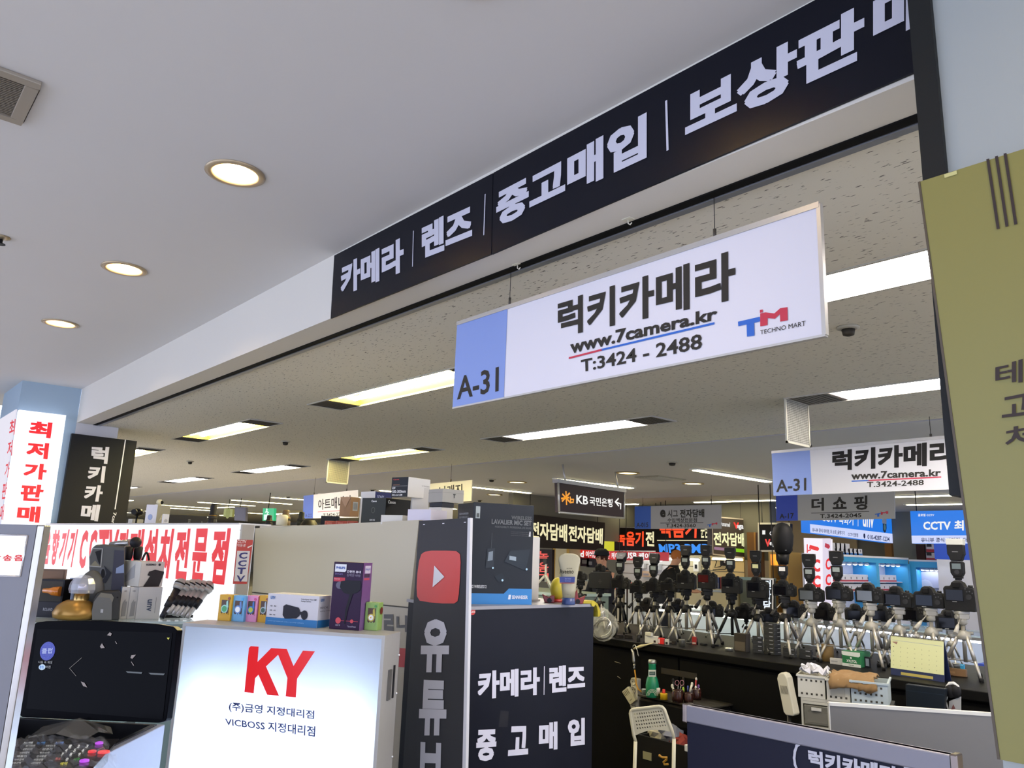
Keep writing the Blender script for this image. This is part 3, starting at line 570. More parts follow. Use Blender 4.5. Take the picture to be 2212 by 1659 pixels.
obj('stand', MB().box(P.at(0, 0).x, 6.92, 0, P.at(1, 0).x, 6.98, P.at(0, 0).z), M('8a8a8c', .5), P.parent)
# low lightbox of the sound and security stall
P = sign('lightbox', 'long low white lit sign with stretched red letters and CCTV, behind the speakers', 'sign', [(84, 1134), (518, 1133), (487, 1420), (40, 1420)], 'x', 1.38, E('eef3fc', 1.15), .07)
R2 = E('e32530', .95); w = lambda *pts: [(a/2.9679, 1100+b/2.9679) for a, b in pts]
rows = [('음', (285, 135), (335, 133), (312, 352), (275, 352)), ('향', (345, 133), (392, 131), (360, 360), (325, 358)), ('기', (405, 131), (450, 129), (405, 365), (370, 362)), ('기', (460, 129), (505, 128), (462, 372), (425, 366)), ('C', (530, 136), (572, 134), (545, 380), (500, 380)), ('C', (583, 134), (632, 132), (600, 390), (565, 390)),
        ('T', (638, 132), (705, 130), (680, 395), (645, 395)), ('V', (705, 130), (770, 129), (720, 400), (690, 400)), ('판', (775, 129), (838, 128), (810, 405), (745, 402)), ('매', (845, 128), (932, 127), (900, 410), (820, 406)),
        ('설', (945, 127), (1022, 126), (1000, 425), (910, 415)), ('치', (1040, 126), (1122, 125), (1080, 445), (1000, 430)), ('전', (1140, 125), (1228, 124), (1195, 455), (1110, 445)), ('문', (1252, 124), (1348, 123), (1310, 470), (1222, 458)), ('점', (1375, 123), (1485, 122), (1440, 485), (1345, 472))]
for t, *qd in rows: P.text(t, w(*qd), R2, 3)
obj('top_rail', P.slab(MB(), .15, 0, 1.0, 1, 1.012, .004), AL, P.parent)
a = P.at(1, 1)+V((0, -.024, 0)); b = ony(550, 1139, a.y)
Q = Panel(a+V((.004, 0, 0)), V((b.x, a.y, a.z)), V((b.x, a.y, a.z-.75)), P.at(1, 0)+V((.004, -.024, 0)), None)
r = thing('end_panel', 'narrow cream end panel of the low lit sign carrying a red CCTV sticker', 'panel', Q.c[3]); Q.parent = r; Q.body('panel', M('a39e90', .6), .02)
f7 = cp((440, 1100, 4.809)); RS = M('b23a30', .5)
Q.poly([Q.uv(*p) for p in f7((345, 315), (512, 320), (447, 775), (300, 775))], RS, 'sticker'); Q.poly([Q.uv(*p) for p in f7((345, 432), (478, 435), (447, 752), (312, 748))], M('cdc9c2', .5), 'sticker', .003)
for i, ch in enumerate('CCTV'): Q.text(ch, f7((368-i*9, 445+i*80), (455-i*9, 447+i*80), (445-i*8, 512+i*78), (358-i*8, 510+i*78)), M('2b2c66', .5), 2, lift=.004)
Q.text('CCTV', f7((348, 318), (442, 320), (438, 352), (345, 350)), M('e5dcd4', .5), 1, lift=.003); Q.text('작동중', f7((345, 358), (438, 360), (432, 390), (342, 388)), M('e5dcd4', .5), 0, lift=.003)
Q.poly([Q.uv(*p) for p in f7((450, 392), (498, 372), (500, 382), (455, 405))], M('e5dcd4', .5), 'camera_mark', .004)
Q.disc(*Q.uv(*f7((378, 217))[0]), .03, DKMETAL, 'screw')
# ---- cream board of the shop front and the black strips
f7b = cp((640, 980, 4.096)); BX = 1.86
P = sign('cream_board', 'long cream painted board front behind the cartons, left of the black strip with play mark', 'board', [(551, 1141), (905, 1123), (884, 1312), (545, 1279)], 'x', BX, M('b3ad98', .45), .02); CB = P
obj('edge', P.slab(MB(), .02, 0, -.01, 1, .004, .002), M('3a3834', .5), P.parent)
cab = thing('display_cabinet', 'tall pale cabinet behind the cream board with cartons piled on top', 'cabinet', (BX+.28, 3.3, 0))
yl, yr, zt = 4.34, 2.78, CB.at(.5, 1).z-.002
obj('carcass', MB().box(BX+.022, yr, .05, BX+.5, yl, zt), M('c3bfb4', .5), cab, .002); obj('plinth', MB().box(BX+.06, yr+.02, 0, BX+.46, yl-.02, .05), BLACK, cab)
P = sign('black_lettered_panel', 'pale lower panel with dark letter fragments behind the lit white sign box', 'panel', [(545, 1281), (884, 1314), (866, 1659), (520, 1659)], 'x', BX-.001, M('a9a598', .5), .018)
P.text('ㄹ', q4(830, 1327, 1361, 851, 1327, 1363), M('55565a', .6), 3); P.text('나', q4(857, 1328, 1364, 886, 1330, 1366), M('55565a', .6), 3)
P.rect(.92, .62, .995, .74, M('a8353a', .5), 'red_patch')
KX = BX-.03
P = sign('strip_banner', 'black upright strip with a red play mark and tall grey Korean letters reading downward', 'banner', [(905, 1125), (1012, 1119), (1000, 1690), (868, 1690)], 'x', KX, M('313134', .4), .004)
RP = M('bf3b34', .4); u = lambda *pts: [P.uv(*p) for p in f7b(*pts)]
pts = u((1140, 868), (1200, 858), (1330, 858), (1420, 862), (1452, 890), (1458, 960), (1452, 1100), (1442, 1240), (1430, 1305), (1400, 1325), (1300, 1325), (1180, 1315), (1095, 1300), (1072, 1262), (1068, 1180), (1075, 1060), (1090, 950), (1110, 890)); P.poly(pts, RP, 'play_mark'); P.poly(u((1228, 990), (1318, 1090), (1213, 1182)), M('d0cfd4', .5), 'play_triangle', .004)
f8 = cp((860, 1100, 2.968)); LG = M('b9b9c0', .45)
for t, *qd in (('유', (158, 705), (335, 705), (325, 1045), (142, 1045)), ('튜', (148, 1092), (316, 1100), (310, 1450), (130, 1450)), ('브', (130, 1490), (298, 1500), (290, 1830), (120, 1830))): P.text(t, f8(*qd), LG, 3)
obj('edge_strip', P.slab(MB(), .012, 1.0, 0, 1.05, 1, .004), M('c9c9cc', .4), P.parent)
for u0 in (.1, .5, .92): P.rect(u0, .982, u0+.04, .985, WHT, 'staple')
# black box with lettering
r = thing('sign_counter', 'black boxed counter with white Korean lettering in two rows and a small red round mark', 'counter', (2.1, 2.5, 0)); BY = 2.32
tl, tr = ony(1012, 1309, BY), ony(1282, 1305, BY); z = (tl.z+tr.z)/2; xl, xr = tl.x+.004, tr.x
obj('box_body', MB().box(xl, BY, .0, xr, BY+.4, z-.012), M('14151c', .35), r); obj('top_board', MB().box(xl-.003, BY-.004, z-.012, xr+.003, BY+.41, z), M('8a8a90', .4), r)
P = Panel((xl, BY, z-.012), (xr, BY, z-.012), (xr, BY, .01), (xl, BY, .01), r); BOXTOP = z
P.rect(0, 0, 1, 1, NAVY, 'front_film', .0008); P.text('카메라', f8((508, 1040), (905, 1012), (905, 1188), (506, 1220)), LET, 3, lift=.003); P.text('렌즈', f8((966, 1005), (1195, 994), (1195, 1155), (966, 1178)), LET, 3, lift=.003); P.line([P.uv(*q) for q in f8((934, 1010), (932, 1185))], .004, LET, lift=.003)
for t, *qd in (('중', (500, 1415), (630, 1408), (622, 1608), (495, 1618)), ('고', (712, 1392), (830, 1388), (830, 1570), (700, 1582)), ('매', (900, 1368), (1018, 1360), (1018, 1538), (898, 1548)), ('입', (1085, 1342), (1193, 1336), (1193, 1508), (1083, 1520))): P.text(t, f8(*qd), LET, 3, lift=.003)
c = P.uv(1020, 1321); P.disc(c[0], c[1], .019, M('b8322c', .5), 'round_mark', .003); P.text('Leica', [(1015.5, 1319), (1025, 1318), (1025, 1323), (1015.5, 1324)], M('e8dcd8', .5), 1, lift=.004)
P.poly([P.uv(*q) for q in f8((655, 1290), (708, 1295), (700, 1395), (642, 1395))], M('202126', .3), 'tape_patch', .0014)
# ---- low barrier and divider at the lower right
zb = 1.0; A, B = onz(1484, 1522, zb), onz(2064, 1632, zb)
r = thing('barrier_sign', 'low dark blue barrier with pale top rail and white Korean lettering, lower right', 'barrier', ((A+B)/2).to_tuple()[:2]+(0,)); A.z = B.z = zb
e = (B-A).normalized(); dn = V((0, 0, -1)); RA = M('86858f', .4, .2)
P = Panel(A, B, V((B.x, B.y, 0.02)), V((A.x, A.y, .02)), r); P.body('board', M('1b1d2e', .45), .02); rh = .054
obj('top_rail', P.slab(MB(), .04, 0, 1-rh/.98, 1, 1, .012), RA, r, .004)
CH = M('9a8f8a', .12, .95)
for q, s in ((A, -1), (B, 1)): obj('end_cap', MB().box(q.x-.014, q.y-.008, zb-rh-.004, q.x+.03, q.y+.012, zb+.004), CH, r, .004)
for q in (A, B): obj('post', MB().box(q.x+.022, q.y-.012+(.02 if q is B else -.02), 0, q.x+.05, q.y+.012+(.02 if q is B else -.02), zb-rh), DKMETAL, r)
f9 = cp((1680, 1380, 4.158)); LB = M('c6c6cf', .5)
P.text('럭키카메라', f9((275, 990), (1090, 1150), (1085, 1330), (285, 1140)), LB, 3, lift=.004)
cs = [P.uv(*q) for q in f9((210, 937), (175, 960), (158, 1010), (152, 1070), (160, 1130), (185, 1190))]; P.line(cs, .008, LB, 'oval_line', .003); cs = [P.uv(*q) for q in f9((210, 937), (600, 1030), (1180, 1160))]
P.line([P.uv(*q) for q in f9((1150, 1150), (1185, 1165), (1200, 1200))], .008, LB, 'oval_line', .003)
zc = 1.0; A, B = onz(1792, 1519, zc), onz(2200, 1546, zc)
r = thing('grey_divider', 'plain grey divider board with white edge standing behind the low barrier', 'divider', ((A+B)/2).to_tuple()[:2]+(0,))
P = Panel(A, B, V((B.x, B.y, 0)), V((A.x, A.y, 0)), r); P.body('board', M('686765', .5), .018); obj('edge_strip', P.slab(MB(), .02, -.003, .992, 1, 1.003, .002).hexa([P.at(-.006, 0, -.02), P.at(0, 0, -.02), P.at(0, 0, .002), P.at(-.006, 0, .002)], [P.at(-.006, 1, -.02), P.at(0, 1, -.02), P.at(0, 1, .002), P.at(-.006, 1, .002)]), M('cfcdc4', .5), r)
# ---- yellow hanging board at the right
XB = 1.31; tl = onx(1988, 392, XB); bl_ = onx(2161, 1641, XB)
r = thing('yellow_board', 'large olive yellow board with three thin black lines and dark Korean letters, right edge', 'board', (XB, .1, bl_.z)); w = .62
P = Panel(tl, V((XB, tl.y-w, tl.z)), V((XB, bl_.y-w, bl_.z)), bl_, r); P.body('board', M('807b3f', .45, noise=.06, scale=4), .012)
obj('edge', P.slab(MB(), .014, -.006, 0, 0, 1, .001), M('4a4030', .5), r)
f10 = cp((1860, 0, 3.318)); DK = M('3a3230', .5)
for a, b in (((912, 1150), (985, 1635)), ((974, 1130), (1048, 1618)), ((1036, 1110), (1111, 1602))): P.line([P.uv(*f10(a)[0]), P.uv(*f10(b)[0])], .0042, DK)
for t, q in (('테', q4(2151, 789, 833, 2210, 776, 826)), ('고', q4(2165, 860, 903, 2225, 848, 896)), ('처', q4(2172, 925, 970, 2235, 912, 962))): P.text(t, q, DK, 1)
P.text('이', q4(2218, 770, 824, 2260, 760, 815), DK, 1)
P.rect(*P.uv(2041, 385), P.uv(2067, 370)[0], P.uv(2050, 374)[1], M('bdb97c', .4), 'tape_patch')
# ================================================================== LEFT: WHITE SIGN BOX, MACHINE, GLASS CASE
def hdist(px, dist):                 # point at eye height at a horizontal distance, through column px near the horizon
    d = ray(px, 1190); d = V((d.x, d.y, 0)).normalized(); return V((d.x*dist, d.y*dist, EYE))
def pt(px, py, dist):
    d = ray(px, py); return O + d*(dist/math.hypot(d.x, d.y))
def sc(px, py, dist):                # pixels per metre there
    p = CR.transposed() @ (pt(px, py, dist)-O); return FPX/-p.z
class VBox(Box):
    """carton whose near vertical edge is at (cx, cy): pf pixels of front to one side, psd pixels of side face to the other; phi>0 shows the left side"""
    def __init__(s, name, label, cat, cx, cy, dist, pf, psd, phi, ytop, mat, group=None, z=None, bevel=.0015, body='carton'):
        if dist is None: c = onz(cx, cy, z); dist = math.hypot(c.x, c.y)
        else: c = pt(cx, cy, dist)
        if z is not None: c.z = z
        k = sc(cx, cy, dist); v = V((c.x, c.y, 0)).normalized(); rt = V((v.y, -v.x, 0)); f = math.radians(abs(phi)); sg = 1 if phi >= 0 else -1
        e = rt*math.cos(f)+v*math.sin(f)*sg; w = pf/k/math.cos(f); dp = psd/k/math.sin(f)
        a, b = (c, c+e*w) if sg > 0 else (c-e*w, c)
        h = onp(cx, ytop, c, v).z-c.z
        super().__init__(name, label, cat, c.z, (cx, cy), None, ytop, dp, mat, group, bevel, h=h, P=(a, b), body=body)
# ---- white lit KY sign box, lamps inside a translucent face
zk = 1.2; A, B = onz(395, 1345, zk), onz(832, 1373, zk); e = (B-A).normalized(); n = V((-e.y, e.x, 0)); D = .15; wK = (B-A).length
r = thing('lit_sign_box', 'white lit sign box with red KY letters and small navy writing below, cartons on top', 'sign', (A+B)/2+n*D/2); r.location.z = 0
def KP(x, y, z): return A+e*x+n*y+V((0, 0, z-zk))
def kbox(mb, x0, y0, z0, x1, y1, z1): return mb.hexa([KP(x0, y0, z0), KP(x1, y0, z0), KP(x1, y1, z0), KP(x0, y1, z0)], [KP(x0, y0, z1), KP(x1, y0, z1), KP(x1, y1, z1), KP(x0, y1, z1)])
FR = M('a7a6a2', .4, .2); mb = MB(); t = .012
kbox(mb, 0, 0, zk-t, wK, D, zk); kbox(mb, 0, 0, .04, t, D, zk-t); kbox(mb, wK-t, 0, .04, wK, D, zk-t); kbox(mb, t, D-t, .04, wK-t, D, zk-t); kbox(mb, t, 0, .04, wK-t, D-t, .05)
obj('case', mb, FR, r, .001); obj('feet', kbox(MB(), .05, .02, 0, wK-.05, D-.02, .04), BLACK, r)
obj('white_lining', kbox(MB(), t+.001, D-t-.004, .06, wK-t-.001, D-t-.001, zk-t-.002), M('ffffff', .9), r)
for q in (.12, .3, .5, .68):
    a, b = KP(wK*q/.8, .085, .1), KP(wK*q/.8, .085, .98+.02*math.sin(q*9)); obj('tube', MB().cyl(a, b, .012, n=10), E('dfe9ff', 15), r)
film = bpy.data.materials.new('lit film'); film.use_nodes = True; nt = film.node_tree; b_ = nt.nodes['Principled BSDF']; tr = nt.nodes.new('ShaderNodeBsdfTranslucent'); tr.inputs[0].default_value = (.80, .90, 1, 1)
mx = nt.nodes.new('ShaderNodeMixShader'); mx.inputs[0].default_value = .8; b_.inputs['Base Color'].default_value = lin('dfe8fa'); b_.inputs['Roughness'].default_value = .25
nt.links.new(b_.outputs[0], mx.inputs[1]); nt.links.new(tr.outputs[0], mx.inputs[2]); nt.links.new(mx.outputs[0], nt.nodes['Material Output'].inputs[0])
P = Panel(KP(t, .002, zk-t), KP(wK-t, .002, zk-t), KP(wK-t, .002, .05), KP(t, .002, .05), r); P.rect(0, 0, 1, 1, film, 'lit_face', .0)
fk = cp((340, 1320, 3.95)); KR = E('e0000f', .95); U = lambda *p: [P.uv(*q) for q in fk(*p)]
P.poly(U((800, 298), (868, 303), (858, 433), (975, 315), (1108, 323), (1165, 468), (1245, 337), (1347, 343), (1196, 575), (1185, 735), (1098, 727), (1113, 570), (1034, 372), (930, 472), (1042, 722), (940, 712), (866, 542), (838, 572), (826, 700), (746, 690), (785, 315)), KR, 'logo_letter', .003)
NV = M('27356b', .5)
P.text('(주)금영 지정대리점', fk((615, 770), (1342, 848), (1340, 932), (612, 858)), NV, 1, lift=.003); P.text('VICBOSS 지정대리점', fk((580, 905), (1352, 982), (1348, 1072), (585, 975)), NV, 1, lift=.003)
lt = obj('latch', kbox(MB(), wK, .05, zk-.22, wK+.006, .075, zk-.12), M('6d6c68', .4, .5), r); kb = kbox(MB(), wK, .1, zk-.22, wK+.004, .11, zk-.11); obj('latch', kb, DKMETAL, r)
mb = MB()
for q in (.08, .21, .42, .56, .8): obj('screw', MB().ball(KP(wK+.001, .142, zk-q), .0045, 8), M('e9e9e9', .2, .6), r)
# cartons on it
def watchbox(pl, pr, yt, h, col, dial, label, strap):
    b = Box('watch_box', label, 'box', zk, pl, pr, yt, .045, M(col, .5), 'small toy watch boxes on the white sign box', body='carton')
    F = b.front; F.rect(.22, .25, .82, .8, M('4a3326', .5), 'window'); F.disc(.5, .46, .27, M(strap, .4), 'watch', .002); F.disc(.5, .46, .19, M(dial, .4), 'watch_dial', .003)
    F.poly([(.62, .52), (.8, .52), (.72, .8), (.6, .74)], M(strap, .4), 'watch_strap', .0018); F.disc(.8, .87, .1, M({'c89a12': '8a3a1c', '6aa6cf': '3f9fd6', 'd78cb4': 'c8407f', '86a85a': '3f8a3c'}.get(col, '8a3a1c'), .4), 'badge')
    F.poly([(.15, .25), (.85, .25), (.85, .32), (.75, .27), (.65, .33), (.55, .27), (.45, .32), (.35, .27), (.25, .32), (.15, .28)], M(col, .5), 'grass_edge', .004); return b
watchbox((469, 1340), (496, 1342), 1284, 0, 'c89a12', '3f9a5a', 'yellow toy watch box with a green dial, leftmost on the white sign box', '9ad0c0')
watchbox((498, 1341.5), (525, 1343.5), 1285.5, 0, '6aa6cf', 'e8ecec', 'light blue toy watch box with a white dial', '5d86c4')
watchbox((527, 1342.7), (552, 1344.5), 1286, 0, 'd78cb4', 'b4bf3a', 'pink toy watch box with a blue watch', '2b6cb4')
watchbox((555, 1344.3), (577, 1346), 1286, 0, 'c8980f', '2f5a48', 'yellow toy watch box touching the white and blue camera carton', 'a9b8c0')
b = watchbox((786, 1361), (814, 1362.8), 1300.7, 0, '86a85a', 'eceae0', 'light green toy watch box with a daisy dial beside the purple carton', 'b3a534')
for i in range(8):
    a = PI*i/4; b.front.disc(.5+.11*math.cos(a), .46+.055*math.sin(a), .05, M('f2f2ea', .5), 'petal', .004, 8)
b.front.disc(.5, .46, .05, M('d8b02a', .5), 'petal', .005, 10); b.right.disc(.6, .7, .28, M('6a2a1c', .5), 'badge')
b = Box('camera_carton', 'white and blue carton with a picture of a dark security camera on the sign box', 'box', zk, (573, 1348), (684, 1357), 1281, .095, M('c9c7cb', .55), bevel=.001)
BL2 = M('1f6da8', .5); F = b.front; F.rect(0, 0, 1, .235, BL2, 'blue_band'); b.right.rect(0, 0, 1, .235, BL2, 'blue_band'); DKP = M('2b2b33', .5)
F.poly([(.33, .33), (.33, .62), (.38, .68), (.63, .6), (.66, .52), (.66, .35), (.6, .25), (.38, .22)], DKP, 'camera_picture', .002); F.disc(.75, .38, .065, DKP, 'camera_picture', .002, r2=.15); F.rect(.64, .38, .7, .48, DKP, 'camera_picture', .0022)
F.trect('unv', .06, .82, .155, .92, M('3f6da3', .5), 1); F.trect('ColorHunter View 5MP\nAnalog Camera', .66, .78, .96, .9, M('3c3f46', .5), 1); b.right.trect('unv', .1, .82, .35, .92, M('3f6da3', .5), 1)
for i in range(3): F.trect('HD', .07, .58-.14*i, .115, .62-.14*i, DKP, 1); F.trect('AI', .14, .58-.14*i, .18, .62-.14*i, DKP, 1)
b.right.trect('HDCVI', .1, .6, .6, .66, DKP, 0); b.right.trect('analog camera', .1, .5, .9, .54, DKP, 0); F.trect('universal network video security camera', .05, .1, .75, .14, M('9cc4e4', .5), 0)
b = Box('dryer_carton', 'tall dark purple carton with a black hair dryer picture on the white sign box', 'box', zk, (710, 1358), (775, 1362.6), 1212.7, .07, M('2c1836', .4), bevel=.002)
F = b.front; PU = M('6a4a7c', .45); b.right.rect(0, 0, 1, 1, PU, 'side_print', .0008); F.poly([(.06, .85), (.4, .85), (.44, .87), (.44, .965), (.06, .965)], M('d8dade', .5), 'white_flag'); F.trect('PHILIPS', .1, .895, .4, .93, M('2a4fa3', .5), 2, lift=.003)
F.trect('DryCare', .08, .8, .33, .835, M('7d6fb0', .5), 0); F.trect('간편한 휴대', .47, .84, .93, .88, M('d8d2dc', .5), 1); F.trect('강력한 바람', .47, .785, .93, .825, M('8d8398', .5), 0); F.rect(.04, .705, .42, .765, M('b02338', .5), 'red_label'); F.trect('Essential', .07, .735, .25, .755, M('e8c8c8', .5), 0, lift=.003)
BKP = M('15131a', .35); F.poly([(.27, .62), (.29, .71), (.5, .73), (.93, .73), (.97, .68), (.96, .6), (.85, .55), (.62, .52), (.42, .54)], BKP, 'dryer_picture'); F.disc(.25, .65, .12, M('4b4358', .3), 'nozzle_picture', .0014, r2=.055); F.poly([(.62, .53), (.72, .53), (.6, .3), (.54, .08), (.5, .09), (.52, .3)], BKP, 'dryer_picture', .0024)
for u0, rr in ((.3, .09), (.75, .055)): F.disc(u0, .13, rr, M('c23a44', .4), 'red_disc')
F.line([(.39, .13), (.95, .13)], .0012, M('c23a44', .4)); F.trect('1200 W', .22, .05, .38, .075, M('b8b0c0', .5), 0); F.trect('ThermoProtect', .62, .04, .9, .065, M('b8b0c0', .5), 0)
b.right.poly([(.15, .84), (.8, .84), (.8, .955), (.15, .955)], M('c4c0d0', .5), 'white_flag'); b.right.trect('PHILIPS', .2, .885, .75, .915, M('5a6ab0', .5), 1, lift=.003); b.right.rect(.12, .78, .75, .83, M('3b3348', .5), 'label'); b.right.rect(.12, .74, .75, .77, M('b04a58', .5), 'red_label')
# ---- glass showcase behind the machine
zg = 1.14; A2, B2 = onz(30, 1345, zg), onz(388, 1342, zg); e2 = (B2-A2).normalized(); n2 = V((-e2.y, e2.x, 0))
if n2.dot(A2-O) < 0: n2 = -n2
def gb(mb, x0, y0, z0, x1, y1, z1, A=A2, e=e2, n=n2):
    f = lambda x, y, z: V((A.x, A.y, 0))+e*x+n*y+V((0, 0, z)); return mb.hexa([f(x0, y0, z0), f(x1, y0, z0), f(x1, y1, z0), f(x0, y1, z0)], [f(x0, y0, z1), f(x1, y0, z1), f(x1, y1, z1), f(x0, y1, z1)])
wG = (B2-A2).length+.06; dG = .34; r = thing('glass_showcase', 'glass display case holding speakers and microphones, behind the song machine', 'display case', (A2+B2)/2+n2*dG/2); r.location.z = 0
GL = M('a9c4bd', .08, alpha=.35, spec=.8); GE = M('7fa69c', .2)
obj('glass_top', gb(MB(), 0, 0, zg-.012, wG, dG, zg), M('b9c8c4', .12, alpha=.75), r); obj('glass_front', gb(MB(), 0, 0, .3, wG, .006, zg-.012), GL, r)
obj('metal_edge', gb(gb(gb(MB(), 0, -.004, zg-.03, wG, 0, zg-.012), 0, -.004, .28, .015, .012, zg-.012), wG-.015, -.004, .28, wG, .012, zg-.012), M('8a9a98', .3, .5), r)
obj('shelf', gb(MB(), .01, .02, .72, wG-.01, dG-.02, .728), M('b9d4cc', .1, alpha=.6), r); obj('base', gb(MB(), 0, 0, 0, wG, dG, .28), M('3d4a48', .5), r); obj('back_board', gb(MB(), 0, dG-.01, .28, wG, dG, zg-.012), M('93a8a4', .5), r)
obj('lamp', gb(MB(), .02, .02, zg-.03, wG-.02, .035, zg-.014), E('eafff8', 5), r)
for i, (x, c) in enumerate(((.05, '7a2a2c'), (.15, 'd8a23a'), (.72, 'd5d5d2'), (.78, 'b8484a'))):
    t_ = thing('stock_carton', ['dark red', 'yellow', 'white', 'pale red'][i]+' carton on the shelf inside the glass case', 'box', V((A2.x, A2.y, 0))+e2*(x+.05)+n2*.2); t_.location.z = .728
    obj('carton', gb(MB(), x, .12, .728, x+.1, .3, .728+.1+.03*i), M(c, .5), t_, .002); obj('label', gb(MB(), x+.02, .118, .75, x+.08, .12, .79), M('e4e2da', .5), t_)
DG = hdist(200, 1)  # unit direction there
def gbase(px, back=0.0):             # a spot on the showcase top under pixel column px
    d = ray(px, 1340); d = V((d.x, d.y, 0)).normalized(); P0 = V((A2.x, A2.y, 0))+n2*(.1+back); s_ = P0.dot(n2)/d.dot(n2); p = d*s_; p.z = zg; return p
# wooden box, black carton with orange bottle
def VB(name, label, cat, cx, back, pf, psd, phi, yb, yt, mat, **k):
    p = gbase(cx, back); dist = math.hypot(p.x, p.y); return VBox(name, label, cat, cx, yb, dist, pf, psd, phi, yt, mat, z=zg, **k)
b = VB('wooden_box', 'brown wooden speaker box at the far left of the glass case', 'box', 126, .2, 60, 4, -15, 1330, 1230, M('6b4f36', .5, noise=.3, scale=12), body='cabinet'); b.front.rect(.04, .04, .96, .96, M('7a5a3c', .5, noise=.35, scale=9), 'veneer')
b = VB('microphone_carton', 'black open fronted carton showing an orange bottle shaped microphone', 'box', 130, .1, 47, 15, -28, 1324, 1252, M('18181d', .4)); F = b.front
F.rect(.06, .42, .94, .95, M('3a3833', .6), 'window'); F.rect(.0, 0, 1, .4, M('34343a', .45), 'lower_label'); F.trect('ROLAND', .3, .17, .68, .25, M('9a9aa0', .5), 1)
q = [F.at(.25, .7, .012), F.at(.5, .7, .014), F.at(.62, .69, .014), F.at(.92, .69, .012)]; obj('orange_bottle', MB().tube(q, [.010, .012, .018, .022], 12), M('c0701c', .2, coat=.5), b.root)
b = VB('product_carton', 'dark blue carton with a pale blue side, behind the gold disco lamp', 'box', 154, .2, 45, 13, 20, 1330, 1250, M('2c3146', .4)); b.left.rect(0, 0, 1, 1, M('8fa3c8', .5), 'pale_side'); b.front.trect('OX', .05, .82, .5, .9, M('c8ccd8', .5), 1)
# gold disco lamp
p = gbase(160, .02); r = thing('disco_lamp', 'gold disco ball lamp with a clear faceted dome', 'lamp', p); GO = M('a07a38', .32, .45); k = 1/475
obj('base', MB().lathe(p, [(.06, 0), (.085, .01), (.09, .03), (.075, .06), (.05, .078), (.04, .082)], 24), GO, r); obj('arm', MB().tube([p+V((-.05, -.01, .02)), p+V((-.06, -.012, .03)), p+V((-.03, -.01, .055))], [.012, .024, .016], 10), GO, r)
c = p+V((.015, .0, .078)); obj('neck', MB().lathe(c, [(.036, -.01), (.03, .0), (.031, .034), (.036, .036)], 20), M('b8985a', .25, .8), r)
obj('faceted_dome', MB().lathe(c, [(.05, .034), (.056, .05), (.053, .075), (.04, .098), (.02, .11), (.001, .113)], 9, sm=False), M('dfe2ec', .08, alpha=.35, spec=1, coat=.5), r)
obj('ball', MB().ball(c+V((0, 0, .058)), .022, 10), M('b8b4c0', .2, .6), r)
p = gbase(187, .2); r = thing('gold_knob_lamp', 'small gold ball lamp top peeking between dome lamp and speaker', 'lamp', p); obj('stem', MB().cyl(p, p+V((0, 0, .16)), .012), GO, r); obj('ball', MB().ball(p+V((0, 0, .19)), .022, 14, (1, 1, 1.3)), M('c8a11c', .2, .7), r)
# speakers: outline in the plane facing the viewer, with real depth
def vplane(px, back):
    p = gbase(px, back); return p, -V((p.x, p.y, 0)).normalized()
def outline(name, pts, P0, nn, dp, mat, parent, bevel=.003): return obj(name, MB().prism([onp(a, b, P0, nn) for a, b in pts], -nn*dp), mat, parent, bevel)
SP = M('3d3e3b', .45); SPL = M('47474a', .4); f11 = cp((60, 1150, 7.9)); P0, nn = vplane(215, .06)
r = thing('speaker', 'tall black party speaker with square horn and oval woofer on the glass case', 'speaker', P0)
outline('cabinet', f11((905, 1480), (890, 1250), (905, 1020), (960, 860), (1050, 690), (1045, 560), (1050, 400), (1110, 260), (1160, 215), (1300, 205), (1660, 240), (1660, 1490)), P0, nn, .14, SP, r, .006)
pl = Panel(*[onp(a, b, P0, nn) for a, b in f11((900, 200), (1660, 200), (1660, 1490), (900, 1490))], r); U = lambda *p: [pl.uv(*q) for q in f11(*p)]
pl.poly(U((1105, 275), (1275, 280), (1245, 590), (1058, 575), (1058, 420)), M('3f3f3a', .4), 'horn_throat_shading', .002); pl.line(U((1105, 275), (1275, 280), (1245, 590), (1058, 575), (1052, 420)), .0035, M('8d8e88', .3), 'horn_rim', .006, True)
pl.poly(U((1150, 330), (1255, 300), (1235, 560), (1200, 500)), M('101010', .4), 'horn_throat_shading', .003); pl.poly(U((1060, 575), (1245, 590), (1150, 480)), M('6d6852', .5), 'horn_throat_shading', .004)  # depth of the horn recess painted as flat darker and lighter tones
c = pl.uv(*f11((1280, 700))[0]); pl.disc(*c, .07, M('4b4c4e', .4), 'port_rim', .003, r2=.085); pl.disc(c[0]+.005, c[1], .045, M('0c0c0c', .5), 'port', .005, r2=.062)
pl.poly(U((1300, 560), (1430, 690), (1330, 870), (1260, 850), (1345, 700)), M('17181d', .3), 'side_wing', .008)
q = onp(*f11((1055, 1080))[0], P0, nn); w_ = MB().ball((0, 0, 0), 1, 24, (.058, .03, .112)); rot = Matrix.Rotation(math.atan2(nn.y, nn.x)+PI/2, 4, 'Z'); tl_ = Matrix.Rotation(.0, 4, 'Y')
obj('woofer', w_.shift(Matrix.Translation(q) @ rot @ tl_), M('4a4b48', .45), r); w_ = MB().ball((0, 0, 0), 1, 20, (.012, .006, .03)); obj('gold_cap', w_.shift(Matrix.Translation(q+nn*.031+V((0, 0, .0))) @ rot @ Matrix.Translation((-.01, 0, 0))), M('b5ae8c', .25, .6), r)
pl.poly(U((1480, 300), (1640, 310), (1640, 1000), (1420, 990)), M('34343f', .3), 'side_face', .003); pl.poly(U((1510, 610), (1640, 540), (1640, 690), (1500, 700)), M('6e7d9c', .3), 'painted_glint', .005)  # bluish highlight painted as a flat patch over the side face
P0, nn = vplane(228, -.04); r = thing('speaker', 'small black bookshelf speaker with a tiny square badge, in front of the tall one', 'speaker', P0)
